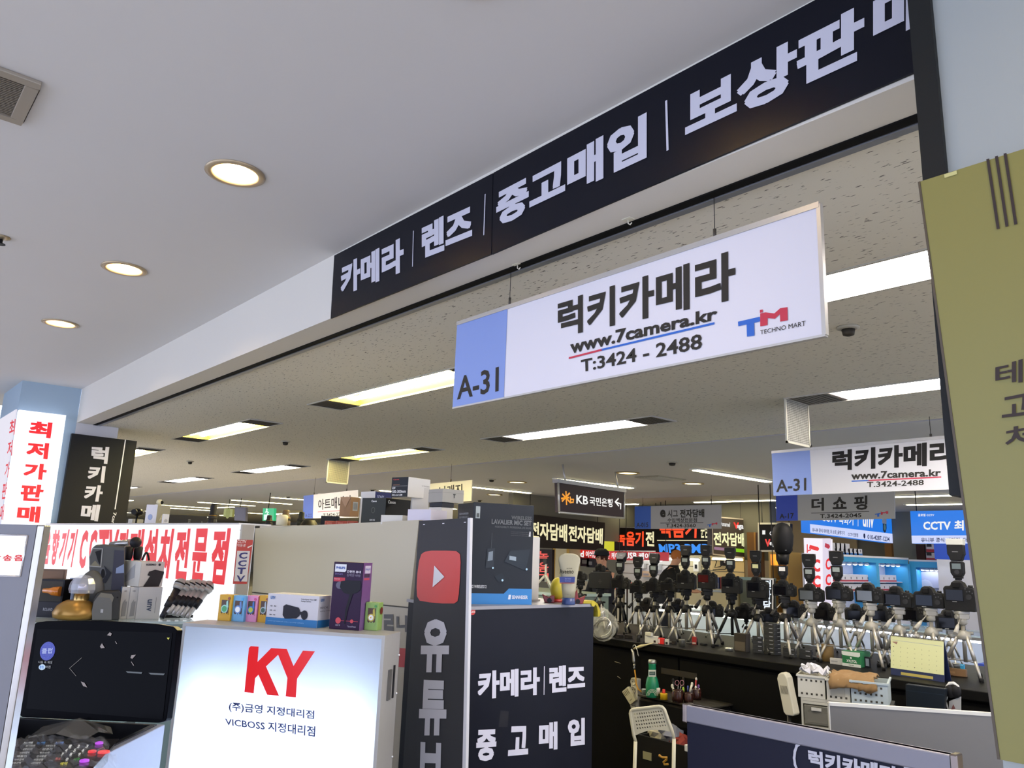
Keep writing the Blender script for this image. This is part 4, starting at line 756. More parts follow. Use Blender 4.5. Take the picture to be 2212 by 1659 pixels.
outline('cabinet', f11((1090, 1500), (1085, 1350), (1120, 1160), (1180, 1055), (1250, 1010), (1560, 1000), (1590, 1040), (1560, 1500)), P0, nn, .1, M('343432', .5), r, .006); pl = Panel(*[onp(a, b, P0, nn) for a, b in f11((1080, 1000), (1600, 1000), (1580, 1500), (1080, 1500))], r); U = lambda *p: [pl.uv(*q) for q in f11(*p)]
pl.poly(U((1100, 1490), (1092, 1350), (1130, 1180), (1190, 1100), (1400, 1120), (1440, 1200), (1430, 1490)), M('5e5e5a', .6), 'grille', .004); pl.poly(U((1190, 1100), (1250, 1030), (1430, 1050), (1470, 1110), (1440, 1200), (1400, 1120)), M('6a6658', .5), 'bevelled_edge', .005)
pl.poly(U((1245, 1310), (1290, 1310), (1285, 1370), (1240, 1368)), M('b4b2b0', .3, .5), 'badge', .007); pl.disc(*pl.uv(*f11((1530, 1110))[0]), .03, M('080808', .5), 'socket', .006)
# wireless microphones lying and standing by the tall speaker
MH = M('1b1b1e', .5, noise=.4, scale=400); MS = M('a3a09a', .25, .8)
p = pt(240, 1177, 4.14); q = pt(282, 1172, 4.06); r = thing('microphone', 'silver microphone lying on the tall speaker with its black head toward the viewer', 'microphone', (p+q)/2); obj('handle', MB().cyl(p, q, .014, .017, 16), MS, r); obj('head', MB().ball(pt(293, 1172, 4.03), .026, 16), MH, r)
for i, cx in enumerate((280, 300)):
    g_b = gbase(cx, .22); p = pt(cx, 1180, math.hypot(g_b.x, g_b.y)); r = thing('microphone', ['left', 'right'][i]+' of two upright black microphones standing behind the tin grey carton', 'microphone', (p.x, p.y, zg), group='upright wireless microphones')
    obj('head', MB().lathe((p.x, p.y, p.z-.045), [(.014, -.02), (.018, -.01), (.019, 0), (.02, .005), (.02, .04), (.014, .045)], 16), MH, r); obj('collar', MB().lathe((p.x, p.y, p.z-.08), [(.017, 0), (.018, .012), (.015, .016)], 16), M('a9b4cc', .2, .6), r)
    obj('handle', MB().lathe((p.x, p.y, zg), [(.012, 0), (.016, p.z-.08-zg)], 12), M('26262c', .4), r)
# security-camera cartons
b = VB('camera_carton', 'grey carton with sideways unv lettering under the handled carton', 'box', 291, .0, 47, 3, 6, 1343, 1268, M('b4b0a9', .55)); zz = b.h+zg; b.front.trect('unv', .42, .25, .62, .62, M('3a4254', .5), 1, rot=90); b.front.line([(.78, .2), (.78, .68)], .001, DKP)
for i, cx in enumerate((254, 272.5)):
    b = VB('camera_carton', ['leftmost', 'second'][i]+' narrow white carton standing beside the grey unv carton', 'box', cx, .02, 17.5, 2, 6, 1343, 1268, M('c2beb6', .55), group='narrow white camera cartons'); b.front.poly([(.25, .08), (.75, .1), (.75, .55), (.55, .55), (.55, .62), (.3, .5)], M('8d8b88', .5), 'camera_picture'); b.left.rect(0, 0, 1, 1, M('6d86b4', .5), 'blue_edge')
    b.front.trect('HD', .3, .85, .6, .9, DKP, 0)
p = gbase(298, .0); b = VBox('camera_carton', 'handled carton with pictures of a pan camera, on top of the grey unv carton', 'box', 299, 1269, math.hypot(p.x, p.y), 47, 33, 32, 1213, M('bdb9ae', .55), z=zz+.001)
b.left.rect(0, 0, 1, 1, M('c4c0b4', .55), 'pale_side'); b.left.poly([(.15, .12), (.7, .35), (.65, .88), (.4, .7), (.15, .4)], M('a09f9c', .5), 'camera_picture', .002); b.front.poly([(.18, 0), (.85, 0), (1, .5), (1, .6), (.6, .68), (.35, .6), (.3, .45), (.42, .42)], M('2c2a2a', .5), 'camera_picture'); b.front.trect('KEEMO', .2, .84, .62, .92, DKP, 2); b.front.disc(.77, .88, .05, DKP)
a_ = [b.top.at(.35+.3*i/8, .5, .004+.035*math.sin(PI*i/8)) for i in range(9)]; obj('handle', MB().tube(a_, .005, 8), M('1c1a1a', .6), b.root)
# six wired microphones on a rack
heads = [((390, 1262), (349, 1335)), ((404, 1266), (362, 1325)), ((415, 1264), (373, 1328)), ((426, 1264), (381, 1330)), ((437, 1266), (392, 1331)), ((450, 1267), (403, 1334))]; sty = 'first second third fourth fifth sixth'.split()
rk = gbase(405, .1); r = thing('microphone_rack', 'low black rack carrying six leaning microphones on the glass case', 'rack', rk)
mb = MB(); gx = lambda d: V((rk.x, rk.y, zg))+V((e2.x, e2.y, 0))*d
for i in range(6): q = gx(-.1+.035*i); mb.cyl(q, q+V((0, 0, .04)), .012, .008, 8)
mb.hexa([gx(-.12)+n2*-.03, gx(.1)+n2*-.03, gx(.1)+n2*.03, gx(-.12)+n2*.03], [p+V((0, 0, .012)) for p in (gx(-.12)+n2*-.03, gx(.1)+n2*-.03, gx(.1)+n2*.03, gx(-.12)+n2*.03)]); obj('rack_body', mb, M('141416', .5), r)
for i, (hh, tt) in enumerate(heads):
    p, q = pt(*hh, 3.86+.004*i), pt(*tt, 3.81+.004*i); d = (p-q).normalized(); r = thing('microphone', sty[i]+' of six wired microphones leaning on the rack, counted from the left', 'microphone', q, group='wired microphones on the rack')
    obj('handle', MB().tube([q, q+d*.02, q+d*((p-q).length-.02)], [.011, .012, .0185], 14), M('26262a', .35, .3) if i == 0 else M('a3a09a', .3, .35), r); mid = q+d*((p-q).length*.45); obj('switch_band', MB().cyl(mid-d*.022, mid+d*.022, .0175, .0185, 14), M('1a1a1c', .4), r)
    obj('head', MB().ball(p, .0265, 16).cyl(p-d*.026, p-d*.01, .022, .0275, 16), M('b0ada4', .45, .2, noise=.6, scale=500), r); obj('ring', MB().cyl(p-d*.003, p+d*.003, .0276, n=16), M('2e2c2a', .3, .6), r)
# ---- song machine: open case, dark screen, keypad
q0 = onz(196, 1549, .955); nK = V((-.81, -.586, 0)); zs = .93
r = thing('song_machine', 'open portable song machine with a black tilted screen and lit keypad, lower left', 'karaoke machine', (q0.x, q0.y, 0))
nS = (nK+V((0, 0, .10))).normalized(); f12 = cp((0, 1330, 5.042))
corn = f12((398, 72), (500, 58), (1100, 52), (1700, 88), (1890, 120), (1928, 160), (1920, 220), (1868, 700), (1812, 1120), (1795, 1150), (1730, 1168), (1000, 1140), (240, 1105), (215, 1085), (300, 560), (358, 130), (372, 90))
S0 = [onp(a, b, q0, nS) for a, b in corn]; obj('screen_shell', MB().prism(S0, -nS*.03), M('040407', .3, spec=.08), r, .002)
pl = Panel(*[onp(a, b, q0, nS) for a, b in f12((370, 60), (1930, 60), (1810, 1160), (220, 1100))], r); U = lambda *p: [pl.uv(*q) for q in f12(*p)]
pl.poly(U((410, 145), (1880, 185), (1775, 1130), (290, 1010)), M('030305', .15, spec=.12), 'screen', .0016); LBL = E('1a2fc8', .6)
c = pl.uv(*f12((525, 385))[0]); pl.disc(*c, .054, LBL, 'round_icon', .003, 24); pl.text('클럽', f12((468, 355), (585, 350), (575, 410), (465, 412)), E('b9c6ff', .7), 1, lift=.004)
for w_ in (.05, .028): pl.line([(c[0]+w_*math.cos(t_*PI/8), c[1]+.075*math.sin(t_*PI/8)) for t_ in range(16)], .0008, E('5f78ff', .5), 'icon_line', .0036, True)
pl.text('다음 곡 재생', f12((428, 492), (580, 492), (578, 525), (428, 518)), E('9a9ca0', .45), 1, lift=.004); pl.disc(*pl.uv(*f12((466, 560))[0]), .024, E('c9e4ff', .8), 'button_icon', .003, r2=.03); pl.text('클럽', f12((442, 542), (490, 542), (488, 575), (442, 575)), E('1a6fd0', .8), 1, lift=.005); pl.text('버튼', f12((512, 542), (566, 544), (562, 574), (512, 574)), E('9a9ca0', .45), 1, lift=.004)
pl.line(U((900, 458), (768, 572), (838, 655)), .0012, E('8c8378', .6), 'arrow', .004); pl.poly(U((1826, 240), (1856, 240), (1842, 264)), E('c8c820', .9), 'signal_mark', .004)
for q_ in (((1175, 212), (1205, 180), (1228, 195), (1215, 222)), ((1098, 335), (1120, 300), (1150, 350), (1110, 355)), ((1430, 460), (1440, 430), (1490, 425), (1450, 470)), ((890, 715), (930, 730), (960, 780), (915, 765)), ((1435, 500), (1442, 500), (1470, 540), (1462, 545)), ((1262, 280), (1270, 280), (1285, 305), (1278, 308))): pl.poly(U(*q_), E('a89a98', .5), 'picture_spark', .004)
pl.poly(U((1380, 605), (1560, 615), (1550, 632), (1400, 622)), E('5a6468', .5), 'picture_bar', .004); pl.poly(U((1625, 620), (1805, 630), (1790, 648), (1650, 640)), E('5a6468', .5), 'picture_bar', .004)
a, b, c, d = onz(10, 1548, zs), onz(356, 1565, zs), onz(222, 1632, zs), onz(-150, 1600, zs); ln = (c-b); c = b+ln.normalized()*.5; d = a+ln.normalized()*.5
def walls(pts, h, t, mat, name, par):
    mb = MB(); m = sum(pts, V((0, 0, 0)))/4; inn = [p+(m-p).normalized()*t*1.4 for p in pts]
    for i in range(4):
        j = (i+1) % 4; dn = V((0, 0, -h)); mb.hexa([pts[i]+dn, pts[j]+dn, inn[j]+dn, inn[i]+dn], [pts[i], pts[j], inn[j], inn[i]])
    return obj(name, mb, mat, par, .002)
walls([a, b, c, d], .2, .02, M('8f96a8', .35, .3), 'case', r); mb = MB().add([p+V((0, 0, -.11)) for p in (a, b, c, d)], [(0, 1, 2, 3)]); obj('case_floor', mb, M('0d0d0f', .4), r)
m = (a+b+c+d)/4; ins = [m+(p-m)*.93 for p in (a, b, c, d)]; walls([p+V((0, 0, .004)) for p in ins], .1, .015, M('121214', .4), 'inner_rim', r)
st = MB(); m0 = V((m.x, m.y, 0)); st.hexa([V((p.x, p.y, 0))*1 for p in [m+(p-m)*.85 for p in (a, b, c, d)]], [V((p.x, p.y, zs-.2)) for p in [m+(p-m)*.9 for p in (a, b, c, d)]])
tt_ = thing('machine_table', 'dark cabinet carrying the song machine, below the frame edge', 'table', m0); obj('cabinet_body', st, M('1a1a1c', .5), tt_)
for cx, cy in ((75, 1582), (277, 1585)): p = onz(cx, cy, zs-.07); obj('hinge_post', MB().cyl(p+V((0, 0, -.04)), p+V((0, 0, .035)), .018, .017, 20), M('0e0e10', .25), r)
K = [onz(x_, y_, zs+.006) for x_, y_ in f12((-140, 1352), (1300, 1340), (800, 1900), (-900, 1900))]; kp = Panel(*K, r); kp.n = V((0, 0, 1)); obj('keypad', kp.slab(MB(), .03), M('1c1917', .25, coat=.4), r)
WK = E('d8d8d4', .8)
def kt(t, x, y, w, h, mat, bold=1): kp.text(t, f12((x+h*.25, y-h/2), (x+w+h*.25, y-h/2-w*.02), (x+w-h*.25, y+h/2-w*.02), (x-h*.25, y+h/2)), mat, bold, lift=.002)
for j, row in enumerate((('1', '2', '3'), ('4', '5', '6'), ('7', '8', '9'))):
    for i, ch in enumerate(row): kt(ch, 750+i*92-j*42, 1430+j*44, 26, 32, WK, 2)
kt('0', 715, 1573, 28, 32, WK, 2); kt('취소', 600, 1568, 60, 30, E('c83a28', .7)); kt('시작', 800, 1572, 66, 30, E('2c9a3c', .7)); kt('예약', 655, 1620, 78, 30, E('d8d01c', .8))
wd_ = '인기애창곡 인기차트 사랑의노래 최신곡검색 금주의스타 반주기 녹음재생 나의애창곡 박수소리 곡번호찾기 메들리 반사음향 가수별 가사검색 리듬변환 템포조절 음정선택 나만의음악'.split(); k = 0
for j in range(6):
    for i in range(3): kt(wd_[k], 65+i*215-j*32, 1425+j*38, 105, 22, E('c8cac8', .55)); k += 1
for x_, wz, cc in ((60, 60, '2f6cb0'), (255, 100, 'dfe4e4'), (400, 90, '4f8fd0'), (600, 90, '3f7fd0')): kt('노래', x_, 1392, wz, 22, E(cc, .6))
for x_, y_, rr, cc in ((1080, 1395, .0105, 'c030e8'), (1003, 1487, .0105, 'f02030'), (1130, 1492, .015, 'f02430'), (918, 1588, .0115, 'c438f0')):
    p = onz(*f12((x_, y_))[0], zs+.008); obj('lit_button', MB().lathe(p, [(rr, 0), (rr*.95, .004), (rr*.5, .0055), (.0005, .006)], 20), E(cc, 1.0), r)
random.seed(3); mb = MB(); nx, ny = 26, 14; cs = [f12((-60, 1330))[0], f12((1290, 1335))[0], f12((1330, 1640))[0], f12((-900, 1900))[0]]; gp = [onz(*c_, zs+.02) for c_ in cs]
for j in range(ny+1):
    for i in range(nx+1):
        u_, v_ = i/nx, j/ny; p = gp[0]*(1-u_)*(1-v_)+gp[1]*u_*(1-v_)+gp[2]*u_*v_+gp[3]*(1-u_)*v_; mb.v.append(p+V((0, 0, random.uniform(-.004, .012)+(-.05*(u_-.88)/.12 if u_ > .88 else 0))))
mb.f = [(j*(nx+1)+i, j*(nx+1)+i+1, (j+1)*(nx+1)+i+1, (j+1)*(nx+1)+i) for j in range(ny) for i in range(nx)]; mb.sm = [False]*len(mb.f)
tag(obj('plastic_wrap', mb, M('cfd4dc', .08, alpha=.10, spec=1, coat=1), None, 0, loc=gp[0]), 'crumpled clear plastic film wrapped over the keypad of the song machine', 'plastic film')
mb = MB(); cs = f12((300, 1330), (610, 1200), (1170, 1250), (1230, 1290), (900, 1360)); g0 = [onz(*c_, zs-.02) for c_ in cs]; m_ = sum(g0, V((0, 0, 0)))/5
for i in range(5):
    a_, b_2 = g0[i], g0[(i+1) % 5]; mb.add([a_, (a_+b_2)/2+V((0, 0, .015)), b_2, m_+V((0, 0, .045))], [(0, 1, 3), (1, 2, 3)])
tag(obj('plastic_bag', mb, M('77756e', .15, alpha=.5, spec=1, coat=1), None, 0, loc=m_), 'folded clear plastic bag lying in the open case below the screen', 'plastic bag')
# ---- grey framed stand at the far left
p0 = pt(60, 1350, 1.95); nF = V((-.5, -.866, 0)); r = thing('framed_stand', 'grey floor stand with a rectangular opening and bright metal edge, far left', 'stand', (p0.x, p0.y, 0))
GR = M('77777c', .4, .15)
o4 = [onp(a, b, p0, nF) for a, b in ((-75, 1130), (80, 1134), (5, 1580), (-150, 1580))]; i4 = [onp(a, b, p0, nF) for a, b in ((-45, 1154), (60, 1157), (44, 1245), (-60, 1243))]; mb = MB()
o4[2] = V((o4[2].x, o4[2].y, 0)); o4[3] = V((o4[3].x, o4[3].y, 0))
md = [o4[1].lerp(o4[2], (o4[1].z-i4[2].z)/o4[1].z), o4[0].lerp(o4[3], (o4[0].z-i4[3].z)/o4[0].z)]
for q in ((o4[0], o4[1], i4[1], i4[0]), (o4[1], md[0], i4[2], i4[1]), (md[0], o4[2], o4[3], md[1]), (o4[0], i4[0], i4[3], md[1]), (md[0], md[1], i4[3], i4[2])):
    mb.prism(q, -nF*.03)
obj('board', mb, GR, r); ch = [onp(a, b, p0, nF) for a, b in ((80, 1134), (96, 1134), (21, 1580), (5, 1580))]; ch[2].z = 0; ch[3].z = 0; obj('metal_edge', MB().prism(ch, -nF*.04), M('b4afa8', .2, .8), r, .003)
li = [i4[0]+nF*.001, i4[1]+nF*.001, i4[2]+nF*.001, i4[3]+nF*.001]; mb = MB()
for i in range(4): mb.cyl(li[i], li[(i+1) % 4], .0016, n=6)
obj('opening_rim', mb, M('d8d8dc', .2, .7), r)
p0 = pt(20, 1236, 3.9); t_ = thing('product_carton', 'low dark carton seen through the opening of the grey stand', 'box', (p0.x, p0.y, zg)); obj('carton', MB().box(p0.x-.08, p0.y-.05, zg, p0.x+.06, p0.y+.05, zg+.09), M('26262c', .4), t_, .003); obj('lid', MB().box(p0.x-.082, p0.y-.052, zg+.09, p0.x+.062, p0.y+.052, zg+.1), M('35353c', .4), t_, .002)
# ---- piled cartons above the cream board (standing on the cabinet)
zc_ = zt
def pile(name, label, cx, yb, yt, pf, psd, phi, mat, x0=1.95, z=None, **k):
    d = ray(cx, 1130); return VBox(name, label, 'box', cx, yb, x0*math.hypot(1, d.y/d.x), pf, psd, phi, yt, mat, z=z, **k)
CANW = M('cfcdc8', .5); OLV = M('23261f', .4)
f = pile('brown_carton', 'brown wrapped carton with a barcode label among the piled cartons', 755, 1121, 1073, 19, 23, 42, M('83623c', .6, noise=.15, scale=30), 2.0, z=zc_+.051)
f.left.poly([(0, 1), (.55, .45), (1, 1)], M('92704a', .5), 'paper_fold'); f.front.rect(.25, .3, .8, .75, M('9aa0a0', .5), 'barcode_label')
for i in range(5): f.front.rect(.32+i*.09, .35, .35+i*.09, .7, M('3a3a3a', .5), 'barcode', .0025)
pile('flat_carton', 'flat black carton under the brown carton', 731, 1131, 1115, 2, 38, 70, BLACK, 2.0, z=zc_+.002)
for i, cx in enumerate((703, 727, 751)): q = pile('red_carton', ['left', 'middle', 'right'][i]+' of three small red wrapped cartons below the brown carton', cx, 1134, 1125, 22, 2, 8, M('a3483c', .5), 1.9, z=zc_+.002, group='small red wrapped cartons'); q.top.rect(.2, .3, .8, .7, M('b86a5c', .5), 'label'); q.front.rect(.1, .2, .6, .7, M('b86a5c', .5), 'label')
q = pile('tall_carton', 'white and navy carton behind the black camera carton', 807, 1124, 1061, 37, 31, 38, M('1c2352', .45), 2.15, z=zc_+.002); q.left.rect(0, 0, 1, 1, M('c9cac8', .5), 'white_side'); q.front.trect('SONY', .1, .8, .5, .9, M('9aa3c8', .5), 1)
q = pile('camera_carton', 'large black camera carton with white Canon lettering on two faces', 831, 1127, 1075, 56, 52, 46, M('131313', .35), 1.95, z=zc_+.002); F = q.left; F.rect(0, 0, 1, 1, OLV, 'olive_side', .0008)
F.trect('Canon', .4, .84, .62, .92, M('c9c9c6', .5), 2); F.line([(.5+.07*math.cos(i*PI/6), .55+.1*math.sin(i*PI/6)) for i in range(12)], .0015, M('5f6258', .5), 'ring_mark', close=True); F.trect('EOS R5', .38, .16, .6, .22, M('c9c9c6', .5), 1); F.trect('Mark II', .43, .08, .55, .12, M('a9a9a6', .5), 0)
q.front.trect('Canon', .06, .8, .36, .92, M('d9d9d6', .5), 2); q.front.trect('EOS', .62, .2, 1.0, .4, M('c9c9d6', .5), 1)
zt2 = q.h+q.root.location.z
q = pile('lens_carton', 'black and white lens carton marked EF 100-300mm, topmost of the pile', 880, 1075, 1030, 49, 36, 44, CANW, 1.97, z=zt2+.001); F = q.left; F.rect(0, 0, 1, 1, M('101012', .35), 'black_side', .0008); F.trect('Canon', .1, .86, .45, .93, M('b8352c', .5), 1); F.line([(.06, .55), (.97, .55)], .001, M('9a9a98', .5))
F.trect('EF', .08, .4, .26, .5, M('d9d9d6', .5), 1); F.trect('100-300mm', .08, .2, .9, .36, M('d9d9d6', .5), 1); F.trect('f/4.5-5.6 USM', .08, .06, .7, .15, M('d9d9d6', .5), 1); F.rect(.1, .6, .5, .63, M('8a5a3a', .5), 'label')
q.front.trect('ULTRASONIC', .6, .6, .95, .66, M('6a6a68', .5), 0)
q = pile('white_carton', 'upright white carton with small Canon lettering, right of the black camera carton', 888, 1119, 1052, 36, 3, 8, M('c4c1ba', .5), 2.02, z=zc_+.002); q.front.trect('Canon', .08, .84, .38, .89, M('4a4a48', .5), 1)
q1 = pile('white_carton', 'low white carton under the grey lens boxes', 952, 1119, 1095, 26, 28, 40, M('cdcac2', .5), 2.0, z=zc_+.002); z1 = q1.root.location.z+q1.h
q1 = pile('flat_carton', 'flat dark carton between the low white carton and the grey square box', 955, 1095, 1085, 26, 28, 42, M('232428', .4), 2.0, z=z1+.001); z1 = q1.root.location.z+q1.h
q1 = pile('grey_carton', 'grey square lens box with a dark T mark', 955, 1085, 1055, 47, 31, 34, M('98968e', .5), 2.0, z=z1+.001); q1.front.trect('T', .48, .35, .6, .65, M('35352f', .5), 2); q1.front.line([(0, .72), (1, .72)], .0008, M('5f5e58', .5)); q1.left.line([(0, .72), (1, .72)], .0008, M('5f5e58', .5))
pile('white_carton', 'lavender white carton in front of the grey lens boxes', 930, 1122, 1100, 36, 51, 52, M('c9c5d2', .5), 1.9, z=zc_+.002)
pile('white_carton', 'low white carton beside the black camera carton on the board edge', 869, 1127, 1113, 14, 47, 55, M('cac8c0', .5), 1.9, z=zc_+.002)
# boxed microphone set on the black counter
q = VBox('microphone_set_carton', 'large dark carton with faint mic set lettering and blue strip on the black counter', 'box', 1013, 1305, None, 139, 36, 20, 1084, M('1d2127', .35), z=BOXTOP)
F = q.front; F.poly([(0, 0), (1, 0), (1, .155), (.62, .155), (.54, .105), (0, .105)], M('1c72b4', .4), 'blue_strip'); F.trect('SENNHEISER', .67, .055, .93, .09, M('cfd8e4', .5), 2, lift=.004); F.poly([(.61, .05), (.65, .05), (.66, .095), (.62, .095)], M('cfd8e4', .5), 'logo_box', .003)
F.trect('XS WIRELESS 2', .01, .155, .26, .185, M('c0c4c8', .5), 1); F.trect('WIRELESS', .62, .845, .96, .885, M('4b4f52', .5), 2); F.trect('LAVALIER MIC SET', .3, .79, .96, .84, M('5f6366', .5), 2); F.trect('MORE FLEXIBILITY. PROFESSIONAL LIVE SOUND', .36, .755, .96, .775, M('5d6164', .5), 0)
for i in range(3): F.trect('wireless lavalier microphone system set', .62, .715-.018*i, .95, .724-.018*i, M('53575a', .5), 0)
F.poly([(.23, .35), (.36, .36), (.37, .55), (.25, .54)], M('2a3036', .3), 'transmitter_picture'); F.poly([(.26, .42), (.34, .43), (.34, .52), (.27, .51)], M('6a7680', .3), 'transmitter_picture', .003); F.line([(.31, .55), (.315, .7)], .0015, M('343c42', .4), 'antenna_picture')
F.poly([(.53, .42), (.62, .53), (.95, .55), (.9, .38), (.86, .34)], M('252c33', .3), 'receiver_picture'); F.poly([(.61, .44), (.72, .43), (.72, .47), (.61, .48)], M('8796a0', .3), 'receiver_picture', .003); F.disc(.35, .355, .014, M('a8ccdc', .3), 'lamp_picture', .003); F.disc(.9, .35, .016, M('a8ccdc', .3), 'lamp_picture', .003); F.disc(.51, .235, .016, M('a8ccdc', .3), 'lamp_picture', .003)
F.poly([(.38, .27), (.44, .22), (.56, .24), (.5, .31)], M('20272d', .3), 'microphone_picture'); F.rect(.04, .84, .11, .96, M('9aa3a3', .5), 'code_label'); F.rect(.055, .85, .095, .89, M('3a4242', .5), 'barcode', .003); F.poly([(.92, .68), (.95, .68), (.95, .73), (.93, .73)], M('c9ccd0', .5), 'plug_mark')
L = q.left
for i, t_ in enumerate(('SENNHEISER', 'XS WIRELESS 2', 'LAVALIER SET', 'ME 2-II', 'A-Range')): L.trect(t_, .15, .88-.035*i, .75, .9-.035*i, M('8d9296', .5), 1)
a = ony(1154, 1305, 2.5); r = thing('partition_board', 'narrow white upright panel right of the boxed microphone set', 'panel', (a.x, 2.5, BOXTOP)); a2 = ony(1163, 1305, 2.5)
obj('board', MB().box(a.x-.03, 2.5, BOXTOP, a2.x, 2.52, BOXTOP+.27), M('c4c3c0', .5), r, .002); obj('foot', MB().box(a.x-.03, 2.49, BOXTOP, a2.x, 2.53, BOXTOP+.008), M('a4a3a0', .5), r)
# hand cream tube, toys, tape on the black counter
p = onz(1228, 1306, BOXTOP); p.y = min(p.y, BY+.05); d_ = V((p.x, p.y, 0)).normalized(); rt_ = V((d_.y, -d_.x, 0)); k = 1/sc(1228, 1306, math.hypot(p.x, p.y))
r = thing('hand_cream_tube', 'cream coloured hand cream tube standing upright on its dark blue cap', 'tube', p); mb = MB(); prof = [(0, 11, 11), (22, 13.5, 9), (45, 15, 8), (70, 18.5, 5), (85, 21, 3), (92, 20, 2), (98, 16, 1.4), (102, 9, 1)]
vs = []; N_ = 20
for hh, a_, b_2 in prof:
    for i in range(N_): t_ = 2*PI*i/N_; vs.append(p+rt_*(a_*k*1.15*math.cos(t_))+d_*(b_2*k*math.sin(t_))+V((0, 0, (hh+13)*k*.94)))
mb.add(vs, [(j*N_+i, j*N_+(i+1) % N_, (j+1)*N_+(i+1) % N_, (j+1)*N_+i) for j in range(len(prof)-1) for i in range(N_)], True); mb.add(vs[:N_], [tuple(range(N_))]); mb.add(vs[-N_:], [tuple(range(N_))]); obj('tube_body', mb, M('a8a288', .4), r)
obj('cap', MB().lathe(p, [(14*k, 0), (14.5*k, 2*k), (13.5*k, 14*k)], 20), M('22386a', .4), r)
pl = Panel(*[onp(a, b, p-d_*.018, -d_) for a, b in ((1203, 1219), (1245, 1219), (1240, 1292), (1208, 1292))], r); pl.trect('Aveeno', .1, .72, .88, .86, M('26271f', .5), 1); pl.trect('active', .5, .86, .8, .9, M('26271f', .5), 0); pl.rect(.09, .46, .97, .63, M('2c3a7c', .5), 'blue_band'); pl.rect(.09, .43, .97, .455, M('8a3a34', .5), 'red_line'); pl.trect('Skin Relief', .4, .55, .75, .6, M('8c97c8', .5), 0, lift=.003); pl.trect('Hand Cream', .4, .49, .75, .53, M('8c97c8', .5), 0, lift=.003); pl.trect('100 g', .45, .08, .8, .11, M('6f6c5c', .5), 0)
p = onz(1204, 1306, BOXTOP); p.y = BY+.11; p.x = p.y*ray(1204, 1290).x/ray(1204, 1290).y; r = thing('toy', 'yellow egg shaped toy behind the hand cream tube', 'toy', (p.x, p.y, BOXTOP)); obj('egg', MB().ball((p.x, p.y, BOXTOP+.055), .032, 18, (1, 1, 1.5)), M('b5a62c', .4), r); obj('foot', MB().lathe((p.x, p.y, BOXTOP), [(.028, 0), (.03, .01), (.02, .014)], 16), M('8f1f1c', .4), r)
for cx, lb in ((1192, 'low dark red toy left of the hand cream tube'), (1243, 'red winged toy right of the hand cream tube')):
    p = pt(cx, 1300, 3.35); p.z = BOXTOP; r = thing('toy', lb, 'toy', p); d_ = V((p.x, p.y, 0)).normalized(); rt_ = V((d_.y, -d_.x, 0)); s = 1 if cx > 1220 else -1
    obj('shell', MB().prism([p+rt_*(-.012*s), p+rt_*(.03*s), p+rt_*(.042*s)+V((0, 0, .035)), p+rt_*(.012*s)+V((0, 0, .022)), p+rt_*(.006*s)+V((0, 0, .06 if s > 0 else .03)), p+rt_*(-.012*s)+V((0, 0, .03))], d_*.025), M('7d201c', .35), r, .003); obj('wheel', MB().cyl(p+rt_*.01*s-d_*.004+V((0, 0, .01)), p+rt_*.01*s+V((0, 0, .01)), .01, n=14), DKMETAL, r)
p = pt(1272, 1310, 3.13); p.z = BOXTOP; r = thing('foam_roll', 'short yellow foam guard over the corner of the black counter', 'guard', p); q = [V((xr-.045, BY+.02, z_)) for z_ in (0,)]
mb = MB(); pts = [(xr-.07, BOXTOP+.001), (xr-.005, BOXTOP+.001), (xr+.014, BOXTOP-.012), (xr+.02, BOXTOP-.035), (xr+.02, BOXTOP-.055)]; th = .012; out = [(x_+(th*.4 if i > 1 else 0), z_+(th if i < 3 else th*.3)) for i, (x_, z_) in enumerate(pts)]
poly = [V((x_, BY-.008, z_)) for x_, z_ in pts]+[V((x_+ (th if i < 2 else 0), BY-.008, z_)) for i, (x_, z_) in enumerate(reversed(out))]; obj('guard', mb.prism(poly, V((0, .05, 0))), M('a39420', .7), r, .002); obj('end_face', MB().cyl((xr-.01, BY-.009, BOXTOP+.001), (xr-.01, BY-.003, BOXTOP+.001), .012, n=16), M('b5a52a', .7), r)
# ---- lenses and cartons on the shelf behind the low lit sign
zs2 = 1.572; r = thing('display_cabinet', 'low cabinet behind the low lit sign carrying lenses and small cartons', 'cabinet', (1.85, 5.0, 0)); obj('carcass', MB().box(1.63, 4.42, .05, 1.85, 7.3, zs2), M('8f8b80', .5), r, .002); obj('plinth', MB().box(1.66, 4.5, 0, 1.82, 7.25, .05), BLACK, r)
def atx(px, x): d = ray(px, 1130); return V((x, d.y/d.x*x, 0))
def lens(px, w_, h_, label, col='17181a', ring='8a6a2c', z=zs2, x=1.74):
    p = atx(px, x); p.z = z; k = 1/sc(px, 1130, math.hypot(p.x, p.y)); r = thing('camera_lens', label, 'lens', p, group='lenses standing on the shelf'); w_ *= k; h_ *= k
    obj('barrel', MB().lathe(p, [(w_*.5, 0), (w_*.5, h_*.3), (w_*.46, h_*.32), (w_*.46, h_*.55), (w_*.38, h_*.6), (w_*.36, h_*.9), (w_*.3, h_)], 20), M(col, .4), r); obj('focus_ring', MB().lathe(p+V((0, 0, h_*.36)), [(w_*.49, 0), (w_*.49, h_*.12)], 20), M('2a2a2a', .7), r); obj('gold_ring', MB().lathe(p+V((0, 0, h_*.5)), [(w_*.475, 0), (w_*.475, h_*.025)], 20), M(ring, .3, .7), r)
lens(458, 19, 52, 'tall black telephoto lens standing behind the low lit sign'); lens(581, 15, 22, 'small dark lens on the shelf above the left end of the cream board', z=zt, x=1.9); lens(616, 22, 34, 'olive brown lens in the middle of the shelf above the cream board', '4a3a20', 'b8923c', z=zt, x=1.95); lens(650, 17, 30, 'dark lens standing left of the far blue ended sign', '22261f', '3a3a30', z=zt, x=1.95)
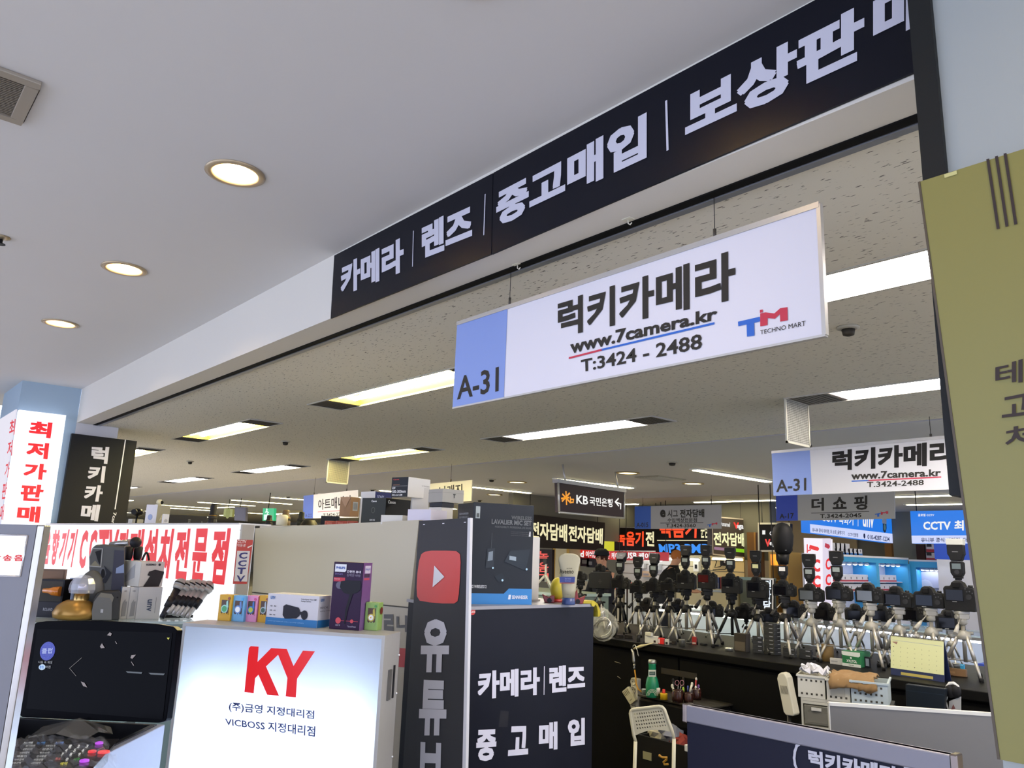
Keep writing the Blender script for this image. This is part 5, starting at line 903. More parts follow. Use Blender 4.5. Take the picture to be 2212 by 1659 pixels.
p = atx(668, 1.95); p.z = zt; r = thing('lens_hood', 'black lens hood lying among the lenses on the cream board shelf', 'lens hood', p)
obj('hood', MB().lathe(p+V((0, 0, .001)), [(.05, 0), (.03, .03), (.028, .03), (.045, 0)], 20, close=False), M('141414', .5), r); obj('cap', MB().lathe(p+V((-.1, .12, 0)), [(.03, 0), (.03, .05), (.02, .055)], 16), M('c9c2a8', .5), r)
def shelfbox(name, label, cx, yt, pf, psd, phi, mat, yb=1136, z=zs2+.001, x=1.7, **k):
    p = atx(cx, x); return VBox(name, label, 'box', cx, yb, math.hypot(p.x, p.y), pf, psd, phi, yt, mat, z=z, **k)
q = shelfbox('small_carton', 'white carton with an oval picture under the small dome camera, on the far shelf', 336, 1090, 26, 22, 45, M('8d897c', .5), yb=1132); q.left.rect(0, 0, 1, 1, M('c2c0c4', .5), 'white_side'); q.left.disc(.45, .45, .2, M('7d8cae', .4), 'picture', .003); q.front.trect('A', .2, .3, .6, .55, M('b9b5a8', .5), 1); ztop = q.root.location.z+q.h
p = q.top.at(.5, .5); r = thing('dome_camera', 'small cream dome camera sitting on the white carton', 'camera', p); obj('dome', MB().ball(p+V((0, 0, .02)), .021, 16), M('c9c2a4', .4), r); obj('base', MB().lathe(p, [(.016, 0), (.014, .006)], 14), M('c9c2a4', .4), r); obj('lens', MB().ball(p+V((.012, -.012, .02)), .013, 12), BLACK, r)
shelfbox('small_carton', 'leftmost low pale carton on the far shelf, beside the black column sign', 284, 1121, 22, 8, 25, M('b9b6ac', .5)); shelfbox('small_carton', 'low white carton in front of the oval picture carton', 298, 1131, 18, 3, 10, M('cfccc8', .5), x=1.66)
q = shelfbox('small_carton', 'thin white carton standing right of the oval picture carton', 350, 1110, 12, 2, 8, M('c4c4cc', .5), x=1.67); q.front.disc(.5, .5, .28, M('9a9aa4', .5), 'picture')
q = shelfbox('dark_carton', 'wide dark carton lying behind the thin white carton', 364, 1111, 76, 2, 2, M('2b2b2d', .5), x=1.8); q.front.trect('EOS', .5, .3, .56, .7, M('8d8d88', .5), 0, rot=90); q.front.trect('R', .86, .3, .89, .6, M('8d8d88', .5), 0)
p = atx(294, 1.72); p.z = zs2+.001+.06; r = thing('video_camera', 'dark round bodied video camera on the leftmost low cartons of the far shelf', 'camera', p); obj('housing', MB().ball(p+V((0, 0, .05)), .05, 16, (.8, 1, .6)), M('121218', .25), r); obj('foot', MB().lathe(p+V((0, 0, -.06)), [(.03, 0), (.03, .01), (.008, .02), (.008, .09)], 12), DKMETAL, r); obj('lens', MB().cyl(p+V((-.03, -.04, .05)), p+V((-.045, -.065, .05)), .02, n=14), BLACK, r)
# ---- far exit sign and small hanging boards
def farboard(name, label, cat, quad, x, mat, t=.05): P = sign(name, label, cat, quad, 'x', x, mat, t); b = P.at(.5, 1); obj('hanger', MB().cyl(b, (b.x+.01, b.y, SZ), .008), DKMETAL, P.parent); return P
P = farboard('exit_sign', 'green lit exit sign with a white running figure, far left hall', 'sign', [(568, 1098), (592, 1098), (591, 1125), (567, 1125)], 6.5, E('12b474', 1.0)); P.rect(.12, .08, .6, .5, E('d8f4e8', 1), 'white_door')
for a_ in (((.35, .8), (.45, .55), (.3, .4)), ((.45, .55), (.6, .42)), ((.25, .68), (.38, .75), (.55, .66))): P.line(a_, .02, E('e6fff4', 1), 'figure', .005)
P.disc(.38, .88, .06, E('e6fff4', 1), 'figure', .005)
P = farboard('hanging_board', 'small rounded yellow green board hanging in the far hall', 'board', [(484, 1099), (503, 1100), (501, 1117), (482, 1116)], 7, M('c9cf7c', .5)); P.disc(.5, .5, .25, M('b5ba60', .5))
P = farboard('hanging_board', 'grey square board hanging right of the yellow green one', 'board', [(507, 1095), (531, 1096), (530, 1126), (506, 1124)], 7, M('6d6a78', .5)); P.rect(.1, .1, .9, .9, M('73707e', .5))
# ================================================================== THE BLACK CAMERA COUNTER
ZC = .95; XF = 4.12
BK = M('060606', .7, spec=.15); r = thing('camera_counter', 'long black counter carrying a row of cameras on small tripods', 'counter', (4.6, 2.7, 0))
obj('worktop', MB().box(XF-.02, .3, ZC-.045, 5.15, 4.95, ZC), M('0a0a0a', .5, spec=.25), r, .004)
obj('body', MB().box(XF+.03, .34, .06, 5.1, 4.9, ZC-.045), BK, r); obj('plinth', MB().box(XF+.08, .4, 0, 5.05, 4.85, .06), BK, r)
for i in range(5): dr = obj('cabinet_door', MB().box(XF+.012, .36+.91*i, .09, XF+.03, .36+.91*i+.9, ZC-.06), M('080808', .6, spec=.2), r, .002); obj('handle', MB().box(XF, .36+.91*i+.86, .6, XF+.012, .36+.91*i+.872, .78), M('3a3834', .35, .6), dr)
obj('tape_patch', MB().box(XF+.009, 2.95, .78, XF+.0118, 3.22, .815), M('2a2723', .6), r)
for (a, b) in (((1328, 1429), (1341, 1433)), ((1334, 1461), (1341, 1466))): q0, q1 = onx(*a, XF+.008), onx(*b, XF+.008); obj('scuff', MB().cyl(q0, q1, .003, .001, 6), M('8d8676', .6), r)
# ---- camera, flash and tripods: one of each kind, then copies
def make_camera(name, label, grip=False, scr='07070b', col='171716'):
    r = thing(name, label, 'camera'); h = .04 if grip else 0; bm_ = M(col, .55, noise=.3, scale=120)
    pts = [(-.068, -h), (.068, -h), (.073, .0), (.074, .055), (.066, .076), (.03, .08), (.022, .098), (.008, .107), (-.018, .107), (-.03, .099), (-.036, .082), (-.06, .08), (-.07, .068)]
    obj('body', MB().prism([V((x, -.028, z)) for x, z in pts], (0, .055, 0)), bm_, r, .0035)
    obj('grip', MB().box(.036, .02, -h+.004, .074, .055, .07), bm_, r, .008)
    obj('eyepiece', MB().box(-.024, -.04, .072, .008, -.028, .1), M('0a0a0a', .7), r, .004)
    s_ = obj('screen', MB().box(-.058, -.0325, .01, .02, -.028, .064), M(scr, .12, spec=.6), r, .001); obj('screen_rim', MB().box(-.061, -.0305, .007, .023, -.028, .067), M('0d0d0d', .5), s_)
    obj('control_dial', MB().cyl((.045, -.033, .03), (.045, -.028, .03), .013, n=18), M('242423', .4), r)
    mb = MB()
    for x, z in ((.038, .056), (.05, .058), (.032, .07), (.062, .05)): mb.cyl((x, -.031, z), (x, -.028, z), .003, n=8)
    obj('button', mb, M('3a3a39', .4), r)['kind'] = 'stuff'
    obj('mode_dial', MB().cyl((.05, 0, .076), (.05, 0, .088), .011, n=16), M('222222', .5), r); obj('hot_shoe', MB().box(-.016, -.02, .105, .008, .006, .11), M('55534e', .4, .6), r)
    obj('lens', MB().lathe((-.012, .027, .045), [(.036, 0), (.037, .02), (.034, .022), (.035, .05), (.032, .07), (.026, .072)], 20, ax=(0, 1, 0)), M('121212', .5), r)
    obj('maker_mark', MB().box(-.03, -.0318, .0035, -.01, -.0302, .0065), M('9a9a94', .5), r); return r
def make_flash(tilt=0, wide=True, cap=None, scr='8b938c'):
    r = thing('camera_flash', 'x', 'flash'); c = M('131313', .5)
    obj('foot', MB().box(-.012, -.012, 0, .012, .012, .01).box(-.018, -.016, .008, .018, .016, .018), c, r, .002)
    obj('body', MB().prism([V((x, -.018, z)) for x, z in ((-.018, .016), (.018, .016), (.027, .032), (.028, .078), (.022, .084), (-.022, .084), (-.028, .078), (-.027, .032))], (0, .036, 0)), c, r, .004)
    d = obj('display', MB().box(-.018, -.0195, .05, .018, -.018, .074), M(scr, .25), r); obj('control_pad', MB().cyl((0, -.0195, .036), (0, -.018, .036), .01, n=14), M('2c2c2c', .4), r)
    hd = MB().prism([V((x, -.02, z)) for x, z in ((-.022, 0), (.022, 0), (.028, .02), (.034, .03), (.034, .072), (-.034, .072), (-.034, .03), (-.028, .02))], (0, .042, 0)); T = Matrix.Translation((0, 0, .085)) @ Matrix.Rotation(tilt, 4, 'X')
    obj('head', hd.shift(T), c, r, .004); obj('diffuser', MB().box(-.035, -.021, .072, .035, .023, .076 if not cap else .1).shift(T), M(cap or '4c4a48', .4), r, .002)
    obj('head_mark', MB().box(-.012, -.0215, .04, .012, -.02, .0425).shift(T), M('8a8a88', .5), r); return r
def make_tripod(style, H=.3, R=.11):
    sil = style != 'black'; leg = M('b2ada0', .32, .55) if sil else M('191919', .4); jt = {'silver': M('141414', .5), 'black': M('101010', .5), 'clear': M('a39f92', .3, alpha=.85)}[style]
    r = thing('tripod', 'x', 'tripod'); za = .63*H; mb = MB()
    for k in range(3):
        a = PI*2*k/3+.5; f = V((R*math.cos(a), R*math.sin(a), .004)); t = V((.022*math.cos(a), .022*math.sin(a), za)); L = obj('leg', MB().cyl(t, t.lerp(f, .55), .0085, n=10).cyl(t.lerp(f, .5), f, .0062, n=10), leg, r); obj('foot', MB().lathe(f+V((0, 0, -.004)), [(.009, 0), (.009, .012), (.007, .018)], 10), M('121212', .7), L)
        b = t.lerp(f, .6); mb.cyl((0, 0, za*.42), b, .0028, n=6)
    obj('brace', mb, M('8f8c84', .4, .4) if sil else jt, r)
    obj('collar', MB().lathe((0, 0, za-.02), [(.02, 0), (.031, .008), (.03, .028), (.018, .04), (.014, .044)], 14), jt, r)
    obj('centre_column', MB().cyl((0, 0, za*.38), (0, 0, H-.05), .0095 if style == 'silver' else .0085, n=12), leg, r)
    obj('crank', MB().cyl((.015, 0, za+.012), (.045, 0, za+.012), .007, n=10), jt, r)
    obj('pan_head', MB().lathe((0, 0, H-.062), [(.014, 0), (.02, .006), (.02, .026), (.014, .03)], 14).box(-.022, -.018, H-.034, .022, .018, H-.014).cyl((-.03, 0, H-.026), (.03, 0, H-.026), .011, n=12), jt, r)
    obj('plate', MB().box(-.028, -.02, H-.014, .028, .02, H), jt, r, .003)
    hn = obj('pan_handle', MB().cyl((-.015, -.012, H-.03), (-.055, -.05, H-.065), .003, n=8), M('8a877e', .4, .5) if sil else jt, r); obj('handle_grip', MB().tube([(-.05, -.045, H-.06), (-.06, -.055, H-.07), (-.085, -.078, H-.097)], [.005, .0085, .0105], 10), jt, hn)
    return r
CAMS = {}; FLS = {}; TRI = {}; made = set()
def first(d, key, fn, loc, rz, label, group, scale=1.0):
    if key not in d: d[key] = fn(); o = d[key]; o.location = loc; o.rotation_euler = (0, 0, rz); o['label'] = label; o.scale = (scale,)*3
    else: o = copy_tree(d[key], None, loc, rz, label, scale=(scale,)*3)
    if group: o['group'] = group
    return o
def unit(px, bot, wpx, x, style, cam='plain', flash=None, turn=-14, where='', cname='', fname='', tname='', row='front', fs=1.0):
    c = onx(px, bot, x); k = sc(px, bot, math.hypot(c.x, c.y)); s = wpx/k/.145; az = math.atan2(c.y, c.x)-PI/2+math.radians(turn); H = c.z-ZC; extra = .04*s if cam[0] == 'g' else 0
    first(TRI, style, lambda: make_tripod(style), (c.x, c.y, ZC), math.atan2(c.y, c.x)-PI/2+.2+(px % 7)*.07, tname or ('%s tripod under %s' % ({'silver': 'silver legged', 'black': 'all black', 'clear': 'silver tripod with pale plastic head, a'}[style], where)), 'small tripods on the black counter', H/.3)
    scr = {'red': '3a0808', 'grey': '4d5254', 'blue': '0d1420'}.get(cam.split('_')[-1], '07070b')
    first(CAMS, cam, lambda: make_camera('camera', 'x', cam[0] == 'g', scr), (c.x, c.y, c.z+extra+.0005), az, cname or 'black camera %s' % where, 'cameras on the black counter' if row == 'front' else 'second row cameras on the black counter', s)
    if flash:
        t = c.z+extra+.11*s+.001; first(FLS, flash, lambda: {'up': lambda: make_flash(), 'tilt': lambda: make_flash(-.45), 'small': lambda: make_flash(-.9), 'white': lambda: make_flash(0, cap='c9c8bc', scr='55605a'), 'yellow': lambda: make_flash(0, scr='d8d49a'), 'bright': lambda: make_flash(0, scr='e8e4dc')}[flash](), (c.x-.004, c.y, t), az, fname or 'black flash %s' % where, 'flashes on the cameras', s*fs)
    return c, s, t if flash else c.z+.11*s
O_ = 'first second third fourth fifth sixth seventh eighth ninth tenth eleventh twelfth thirteenth'.split()
rowF = [(1340, 1272, 40, 'black', 'plain', 'small', 'at the far left behind the plastic bag'), (1379, 1282, 38, 'silver', 'plain', 'up', 'under the first tall upright flash from the left'), (1413, 1279, 40, 'silver', 'plain', 'tilt', 'under the first leaning flash from the left'),
        (1446, 1278, 38, 'silver', 'plain', None, 'without a flash, between the two leaning flashes'), (1482, 1273, 40, 'silver', 'grip', 'tilt', 'left of the one with dark red screen'), (1527, 1272, 40, 'silver', 'grip_red', 'up', 'with a dark red screen'),
        (1580, 1282, 42, 'black', 'grip', 'up', 'with tall grip on the black tripod'), (1636, 1292, 44, 'silver', 'grip', 'yellow', 'under the cream labelled flash'), (1694, 1288, 46, 'silver', 'plain', 'bright', 'under the round dome'),
        (1752, 1299, 50, 'clear', 'plain_grey', 'up', 'before the red and white pillar sign'), (1812, 1297, 52, 'clear', 'plain', 'up', 'just right of the pillar sign'), (1879, 1302, 56, 'clear', 'plain_grey', None, 'with pale screen and no flash'),
        (1940, 1311, 58, 'clear', 'plain', None, 'above the calendar left corner'), (2009, 1313, 60, 'clear', 'plain_blue', None, 'above the calendar right corner'), (2077, 1320, 62, 'clear', 'grip', 'white', 'under the white capped flash')]
for px, bot, w_, st_, cm, fl_, wh in rowF: C_, S_, T_ = unit(px, bot, w_, 4.5 if px > 1900 else 4.44, st_, cm, fl_, where=wh, fs=1.15 if px < 1600 else 1.12)
# dome on the tall flash
c, k_ = onx(1692, 1196, 4.44), 0; k_ = sc(1692, 1190, math.hypot(c.x, c.y)); r = thing('flash_dome', 'big round black softbox dome on top of a tall flash', 'flash modifier', c, group=None)
obj('dome', MB().lathe(c, [(14/k_, 0), (17/k_, 4/k_), (21/k_, 20/k_), (22.5/k_, 38/k_), (19/k_, 55/k_), (10/k_, 64/k_), (.001, 66/k_)], 24), M('0e0e0f', .6), r); obj('neck', MB().lathe(c+V((0, 0, -22/k_)), [(10/k_, 0), (11/k_, 10/k_), (13/k_, 22/k_)], 16), M('121212', .5), r); obj('mark', MB().cyl(c+V((-.04, -.035, .02)), c+V((-.035, -.043, .021)), .002), M('8a8a88', .5), r)
# second row
for i, (px, bot, w_) in enumerate(((1400, 1322, 40), (1466, 1324, 40), (1540, 1332, 44), (1612, 1338, 46), (1662, 1345, 42), (1718, 1334, 48), (1785, 1340, 50), (1850, 1340, 46), (1907, 1342, 48), (1977, 1342, 52), (2052, 1360, 56))):
    wh = 'in the second row, %s from the left' % O_[i]
    unit(px, bot, w_, 4.86, 'silver' if px < 1700 else 'clear', 'plain', None, turn=(-20, 10, -5)[i % 3], cname='dark camera '+wh, tname='tripod of the dark camera '+wh, row='back')
# recorder slab and small cameras at the left end
c = onx(1296, 1272, 4.5); first(TRI, 'silver', None, (c.x, c.y, ZC), -.4, 'silver tripod under the dark square monitor at the left end', 'small tripods on the black counter', (c.z-ZC)/.3)
az = math.atan2(c.y, c.x)-PI/2; r = thing('field_monitor', 'dark square monitor seen from behind, on a tripod behind the hand cream tube', 'monitor', c, az); k_ = 1/sc(1296, 1272, math.hypot(c.x, c.y)); w_ = 24*k_
obj('housing', MB().prism([V((x*k_, -.02, z*k_)) for x, z in ((-22, 1), (21, 0), (24, 33), (20, 36), (-20, 35), (-25, 30))], (0, .03, 0)), M('20201d', .5), None, .004).parent = r
def child(o, p): o.parent = p; return o
child(obj('maker_mark', MB().box(-.014, -.0215, 15*k_, .014, -.0195, 16.5*k_).box(-.003, -.0215, 11*k_, .003, -.0195, 21*k_), M('33332f', .5)), r)
child(obj('mount', MB().box(-.03, -.01, -.004, .03, .014, .004), BLACK), r)
r2 = copy_tree(CAMS['plain'], None, (c.x+.0, c.y, c.z+.0+37*k_), az-.2, 'small dark camera sitting on top of the square monitor', 'cameras on the black counter', (.52,)*3)
unit(1254, 1253, 26, 4.6, 'black', 'plain', None, cname='small dark camera just right of the hand cream tube top', tname='all black tripod just right of the hand cream tube')
# ---- things lying on the counter
def cb(name, label, cat, cx, cy, pf, psd, phi, yt, mat, **k):
    return VBox(name, label, cat, cx, cy, None, pf, psd, phi, yt, mat, z=ZC, **k)
SC_ = M('2b2c2c', .45)
def stack(cx, cy, n, pf, psd, step, phi, lab, mat=SC_):
    z = ZC; c = onz(cx, cy, ZC); h = step/sc(cx, cy, math.hypot(c.x, c.y))
    for i in range(n):
        py = cy-step*i; pos = 'only one' if n == 1 else ('lowest' if i == 0 else ('topmost' if i == n-1 else '%s from the bottom' % O_[i]))
        q = VBox('small_carton', 'small dark carton, %s of the %s' % (pos, lab), 'box', cx, cy, math.hypot(c.x, c.y), pf, psd, phi, py-step, mat, z=z+.0004*(i+1), group='stacked small dark cartons', bevel=.001); z += q.h+.0004
        q.front.rect(.5, .62, .9, .78, M('9a9a98', .5), 'label'); q.left.rect(.55, .55, .9, .75, M('8a8a90', .5), 'label')
    return z
stack(1648, 1412, 4, 1, 21, 9.2, 75, 'four high stack'); stack(1673, 1416, 8, 14, 21, 8.6, 50, 'eight high stack'); stack(1718, 1421, 2, 3, 25, 10, 72, 'pair left of the brown roll, left pair'); stack(1753, 1425, 2, 4, 25, 10.5, 72, 'pair beside the candy bag, right pair')
cb('filter_carton', 'dark carton with folded brownish card front, left of the four high stack', 'box', 1611, 1409, 10, 24, 62, 1370, M('2e2a25', .5)).left.rect(.05, .05, .95, .55, M('4a4236', .6), 'card')
def canr(name, label, cat, px, py, r_, h_, mat, lid=None, z=ZC, ell=None):
    c = onz(px, py, z); k = 1/sc(px, py, math.hypot(c.x, c.y)); t = thing(name, label, cat, c); obj('body', MB().lathe(c, [(r_*k, 0), (r_*k, h_*k*.9), (r_*k*.97, h_*k)], 22), mat, t)
    if lid: obj('lid', MB().lathe(c+V((0, 0, h_*k)), [(r_*k*1.03, -.004), (r_*k*1.03, .003), (r_*k*.9, .004)], 22), lid, t)
    return t, c, k
canr('cardboard_roll', 'short brown cardboard roll standing on the black counter', 'roll', 1789, 1428, 12.5, 33, M('9c7d4c', .7, noise=.1), M('a98a58', .7)); canr('film_can', 'grey film can near the red tipped adapter', 'can', 1473, 1397, 6.5, 14, M('4d4d48', .4, .3), M('6a6a64', .4, .3)); canr('film_can', 'small dark can at the left part of the counter', 'can', 1379, 1386, 4, 13, M('3c3c3a', .4, .3), DKMETAL)
canr('tin', 'flat silver tin lying in front of the black tripod', 'tin', 1575, 1406, 9, 5, M('9a9a94', .3, .8), M('c4c4bf', .25, .8)); canr('tin', 'grey round tin on the small brown carton beside the calendar', 'tin', 2062, 1447, 11, 13, M('6d6d66', .35, .7), M('8d8d85', .3, .7))
q = cb('gum_carton', 'green gum carton reading XYLITOL on the black counter', 'box', 1860, 1443, 20, 37, 66, 1410, M('1c6b3c', .45)); L = q.left; L.poly([(0, .62), (.08, .5), (.88, .45), (1, .58), (1, 1), (0, 1)], M('1a6a3a', .45), 'flap'); L.poly([(0, .98), (0, .8), (.06, .72), (.9, .68), (1, .76), (1, .98)], M('d4d6cc', .5), 'white_flap', .003)
L.rect(0, 0, 1, .2, M('d4d6cc', .5), 'white_band'); L.trect('XYLITOL', .25, .28, .82, .46, M('e6e8e0', .5), 2, lift=.004); L.trect('자일리톨', .35, .05, .62, .14, M('2c4c38', .5), 1, lift=.003); L.disc(.5, .58, .05, M('e6e8e0', .5), 'mark', .004)
cb('card_reader', 'small white flat carton left of the green gum carton', 'box', 1821, 1437, 2, 26, 75, 1424, M('b5b2a8', .5)).left.rect(.1, .4, .6, .6, M('8f8d88', .5), 'print')
q = cb('battery_charger', 'black gadget with round keys beside the gum carton', 'charger', 1880, 1443, 2, 17, 75, 1420, M('17171a', .4))
for i in range(3): q.left.disc(.2, .2+.28*i, .12, M('a9a9a4', .3), 'key')
q.left.rect(.5, .15, .9, .85, M('7f8688', .3), 'label')
q = cb('power_adapter', 'white adapter with a bright red end on the counter edge', 'adapter', 1421, 1391, 2, 28, 75, 1375, M('c9c6b8', .45)); q.left.rect(.68, .15, .85, .45, M('2a1c18', .5), 'socket'); q.left.rect(0, .98, .35, 1.0, M('dcd9cc', .5), 'rim'); k = q.root
a = q.left.at(.02, 1); obj('prong_block', MB().box(a.x, a.y-.05, a.z, a.x+.02, a.y-.0, a.z+.022), M('c9c6b8', .45), k, .002); cb('red_carton', 'bright red small carton touching the white adapter', 'box', 1434, 1392, 2, 12.5, 75, 1379, M('c4201c', .4)).left.rect(.1, .1, .3, .9, M('d8d4cc', .5), 'stripe')
cb('plug', 'small white plug right of the red carton', 'plug', 1444, 1393, 2, 8, 75, 1381, M('bcb9ae', .45)).left.rect(.2, .1, .8, .5, M('1a1a18', .5), 'opening')
for i, (cx, cy, pf, yt, lb) in enumerate(((1346, 1380, 18, 1372, 'first of two low black cartons behind the plastic bag'), (1366, 1381, 17, 1372, 'second of two low black cartons behind the plastic bag'), (1460, 1393, 9, 1385, 'little black carton left of the grey film can'))): cb('low_carton', lb, 'box', cx, cy, 2, pf, 75, yt, M('1f1c1a', .5)).left.rect(.1, .2, .5, .5, M('35322e', .5), 'print')
q = cb('brown_carton', 'small brown carton right of the desk calendar', 'box', 2087, 1463, 3, 34, 74, 1447, M('7a5c3c', .6)); q.left.rect(.1, .3, .4, .6, M('8d6d4a', .6), 'print'); cb('blue_cup', 'small light blue box behind the round tin', 'box', 2083, 1446, 2, 14, 70, 1436, M('2f8fc0', .5)).left.rect(.1, .7, .9, .9, M('7fbfe0', .5), 'rim')
cb('red_carton', 'dark red carton standing behind the tripod with the dark red screen camera', 'box', 1504, 1393, 2, 9, 70, 1376, M('8d1c18', .4)).left.rect(.1, .1, .9, .3, M('a9a29a', .5), 'print')
# small dark odds: lens caps and adapters
for i, (px, py, lb) in enumerate(((1398, 1397, 'left of the white adapter'), (1447, 1399, 'below the plug'), (1490, 1400, 'right of the grey film can'), (1520, 1402, 'beneath the dark red screen camera'), (1545, 1404, 'left of the flat silver tin'), (1760, 1432, 'below the candy bag'), (1905, 1440, 'left of the calendar foot'))):
    c = onz(px, py-9, ZC); t = thing('lens_cover', 'small black lens cover '+lb, 'lens cover', c, group='lens caps lying on the black counter'); obj('disc', MB().lathe(c, [(.024, 0), (.025, .004), (.022, .009), (.018, .01)], 18), M('18181a', .4), t); obj('rim', MB().lathe(c+V((0, 0, .009)), [(.012, 0), (.012, .002)], 14), M('55554f', .4), t)
# candy bag, plastic bag
def blob(name, label, cat, c, rx, ry, rz_, mat, n=12, jit=.25, seed=1, inner=None):
    random.seed(seed); mb = MB().ball((0, 0, 0), 1, n); mb.v = [V((p.x*rx, p.y*ry, p.z*rz_))*(1+random.uniform(-jit, jit))+c for p in mb.v]; mb.sm = [False]*len(mb.f); r = thing(name, label, cat, c-V((0, 0, rz_))); obj('film', mb, mat, r)
    if inner: obj('content', MB().ball(c-V((0, 0, rz_*.2)), min(rx, ry)*.7, 10, (1, 1, .7)), inner, r)
    return r
CLR = M('dcdcd4', .06, alpha=.22, spec=1, coat=1)
blob('candy_bag', 'small clear bag of reddish candies beside the cardboard roll', 'bag', onz(1768, 1427, ZC)+V((.02, 0, .025)), .024, .022, .022, CLR, seed=4, inner=M('8a4a40', .5))
c = onx(1305, 1350, 4.06); r = blob('plastic_bag', 'clear plastic bag with a coiled cable hanging over the left end of the black counter', 'bag', c+V((.0, 0, 0)), .07, .1, .1, CLR, 16, .18, 6)
mb = MB(); a_ = [c+V((.03*math.cos(t*.7), .09*math.cos(t), .06*math.sin(t)-.03)) for t in [i*.35 for i in range(30)]]; obj('cable', mb.tube(a_, .006, 6), M('1b1a18', .4), r); obj('white_wire', MB().tube([p+V((-.012, 0, .02)) for p in a_[:14]], .0025, 6), M('d8d4c8', .4), r)
# calendar
zz_ = ZC; a, b = onz(1924, 1457, zz_), onz(2040, 1474, zz_); r = thing('desk_calendar', 'cream desk calendar with spiral top and dark blue base on the counter', 'calendar', (a+b)/2); e_ = (b-a).normalized(); n_ = V((-e_.y, e_.x, 0)); n_ = n_ if n_.dot(a-O) > 0 else -n_
hc = onp(1926, 1373, a, V((a.x, a.y, 0)).normalized()).z-ZC; up = V((0, 0, hc))+n_*.03; P = Panel(a+up, b+up, b, a, r); P.body('base_card', M('232c4c', .5), .004)
P.rect(0, .17, 1, .99, M('cfd19c', .55), 'page'); P.rect(.2, .03, .8, .1, M('a5974a', .5), 'gold_lettering'); Bk = Panel(a+up+n_*.09-up*0, b+up+n_*.09, b+n_*.07, a+n_*.07, r)
obj('back_card', MB().hexa([a+n_*.075, b+n_*.075, b+n_*.08, a+n_*.08], [a+up+n_*.002, b+up+n_*.002, b+up+n_*.006, a+up+n_*.006]), M('1f2846', .5), r)
mb = MB()
for i in range(44): p = P.at((i+.5)/44, 1.0); mb.cyl(p-n_*.004-V((0, 0, .004)), p+n_*.006+V((0, 0, .005)), .0012, n=5)
obj('spiral', mb, M('4a4438', .4, .5), r); P.line([(.03, .88), (.97, .86)], .0015, M('8a92a8', .5), lift=.003); P.poly([(.03, .83), (.12, .78), (.14, .85), (.05, .84)], M('8d6a5c', .5), 'picture', .003)
for j in range(5):
    for i in range(7): P.trect(str(1+(j*7+i) % 31), .05+i*.135, .7-j*.115, .068+i*.135, .725-j*.115, M('6a6a58', .5), 0, lift=.003)
# ---- things under the counter
sx = 3.86; yA, yB = onx(1378, 1500, sx).y, onx(1525, 1515, sx).y; zS = onx(1445, 1513, sx).z
r = thing('side_shelf', 'black curved shelf unit fixed low on the counter front, holding pens and a green bottle', 'shelf', (sx+.1, (yA+yB)/2, 0)); obj('unit', MB().box(sx, yB, zS-.15, XF-.001, yA, zS-.012), M('0e0e0f', .5, spec=.2), r, .02); obj('shelf_top', MB().box(sx-.004, yB-.004, zS-.012, XF-.001, yA, zS), M('2a2823', .4), r, .003)
def up_(px, py, z): c = onz(px, py, z); return c, 1/sc(px, py, math.hypot(c.x, c.y))
c, k = up_(1409, 1506, zS); c = c; r = thing('bottle_bank', 'green beer bottle shaped money bank with silver cap on the shelf', 'bottle', c); GB = M('12704f', .3)
obj('bottle', MB().lathe(c, [(12.5*k, 0), (14*k, 2*k), (14.2*k, 25*k), (12.5*k, 36*k), (9*k, 44*k), (8.3*k, 50*k), (8*k, 66*k), (8.8*k, 68*k), (8.2*k, 71*k)], 24), GB, r); obj('cap', MB().lathe(c+V((0, 0, 69*k)), [(8.6*k, 0), (9*k, 3*k), (8*k, 7*k), (6.5*k, 8*k)], 22), M('9a9c94', .3, .7), r)
d_ = V((c.x, c.y, 0)).normalized(); pl = Panel(*[onp(x_, y_, c-d_*(8.9*k), -d_) for x_, y_ in ((1401, 1447), (1417, 1447), (1417, 1462), (1401, 1462))], r); pl.rect(0, 0, 1, 1, M('c9ccc0', .5), 'neck_label'); pl.rect(.1, .25, .9, .75, M('27443c', .5), 'neck_print', .0025); pl.line([(.2, .5), (.8, .55)], .002, M('c9ccc0', .5), lift=.003)
pl = Panel(*[onp(x_, y_, c-d_*(14.8*k), -d_) for x_, y_ in ((1396, 1487), (1422, 1487), (1421, 1504), (1396, 1504))], r)
for rr in (.46, .36, .26): pl.line([(.5+rr*math.cos(PI*i/10), .1+rr*1.7*math.sin(PI*i/10)) for i in range(11)], .0022, M('c9ccc0', .5), 'arc_print', lift=.003)
t, c, k = canr('glue_bottle', 'small olive bottle with white cap on the shelf', 'bottle', 1421, 1508, 5, 10, M('3f4a24', .4), None, zS); obj('cap', MB().lathe(c+V((0, 0, 10*k)), [(5.2*k, 0), (5.2*k, 10*k), (4.6*k, 11*k)], 16), M('d4d2c6', .5), t)
t, c, k = canr('glue_bottle', 'squat yellow bottle with red cap on the shelf', 'bottle', 1434, 1511, 8, 13, M('c8a218', .4), None, zS); obj('cap', MB().lathe(c+V((0, 0, 13*k)), [(4*k, 0), (3.2*k, 2*k), (3.4*k, 7*k), (2.4*k, 8*k)], 16), M('b8261c', .4), t)
t, c, k = canr('small_box', 'small grey pot left of the green bottle bank', 'pot', 1391, 1500, 5, 9, M('76807c', .5), None, zS); obj('lid', MB().lathe(c+V((0, 0, 9*k)), [(5.3*k, 0), (5*k, 2*k)], 14), M('8c9692', .5), t)
r = None
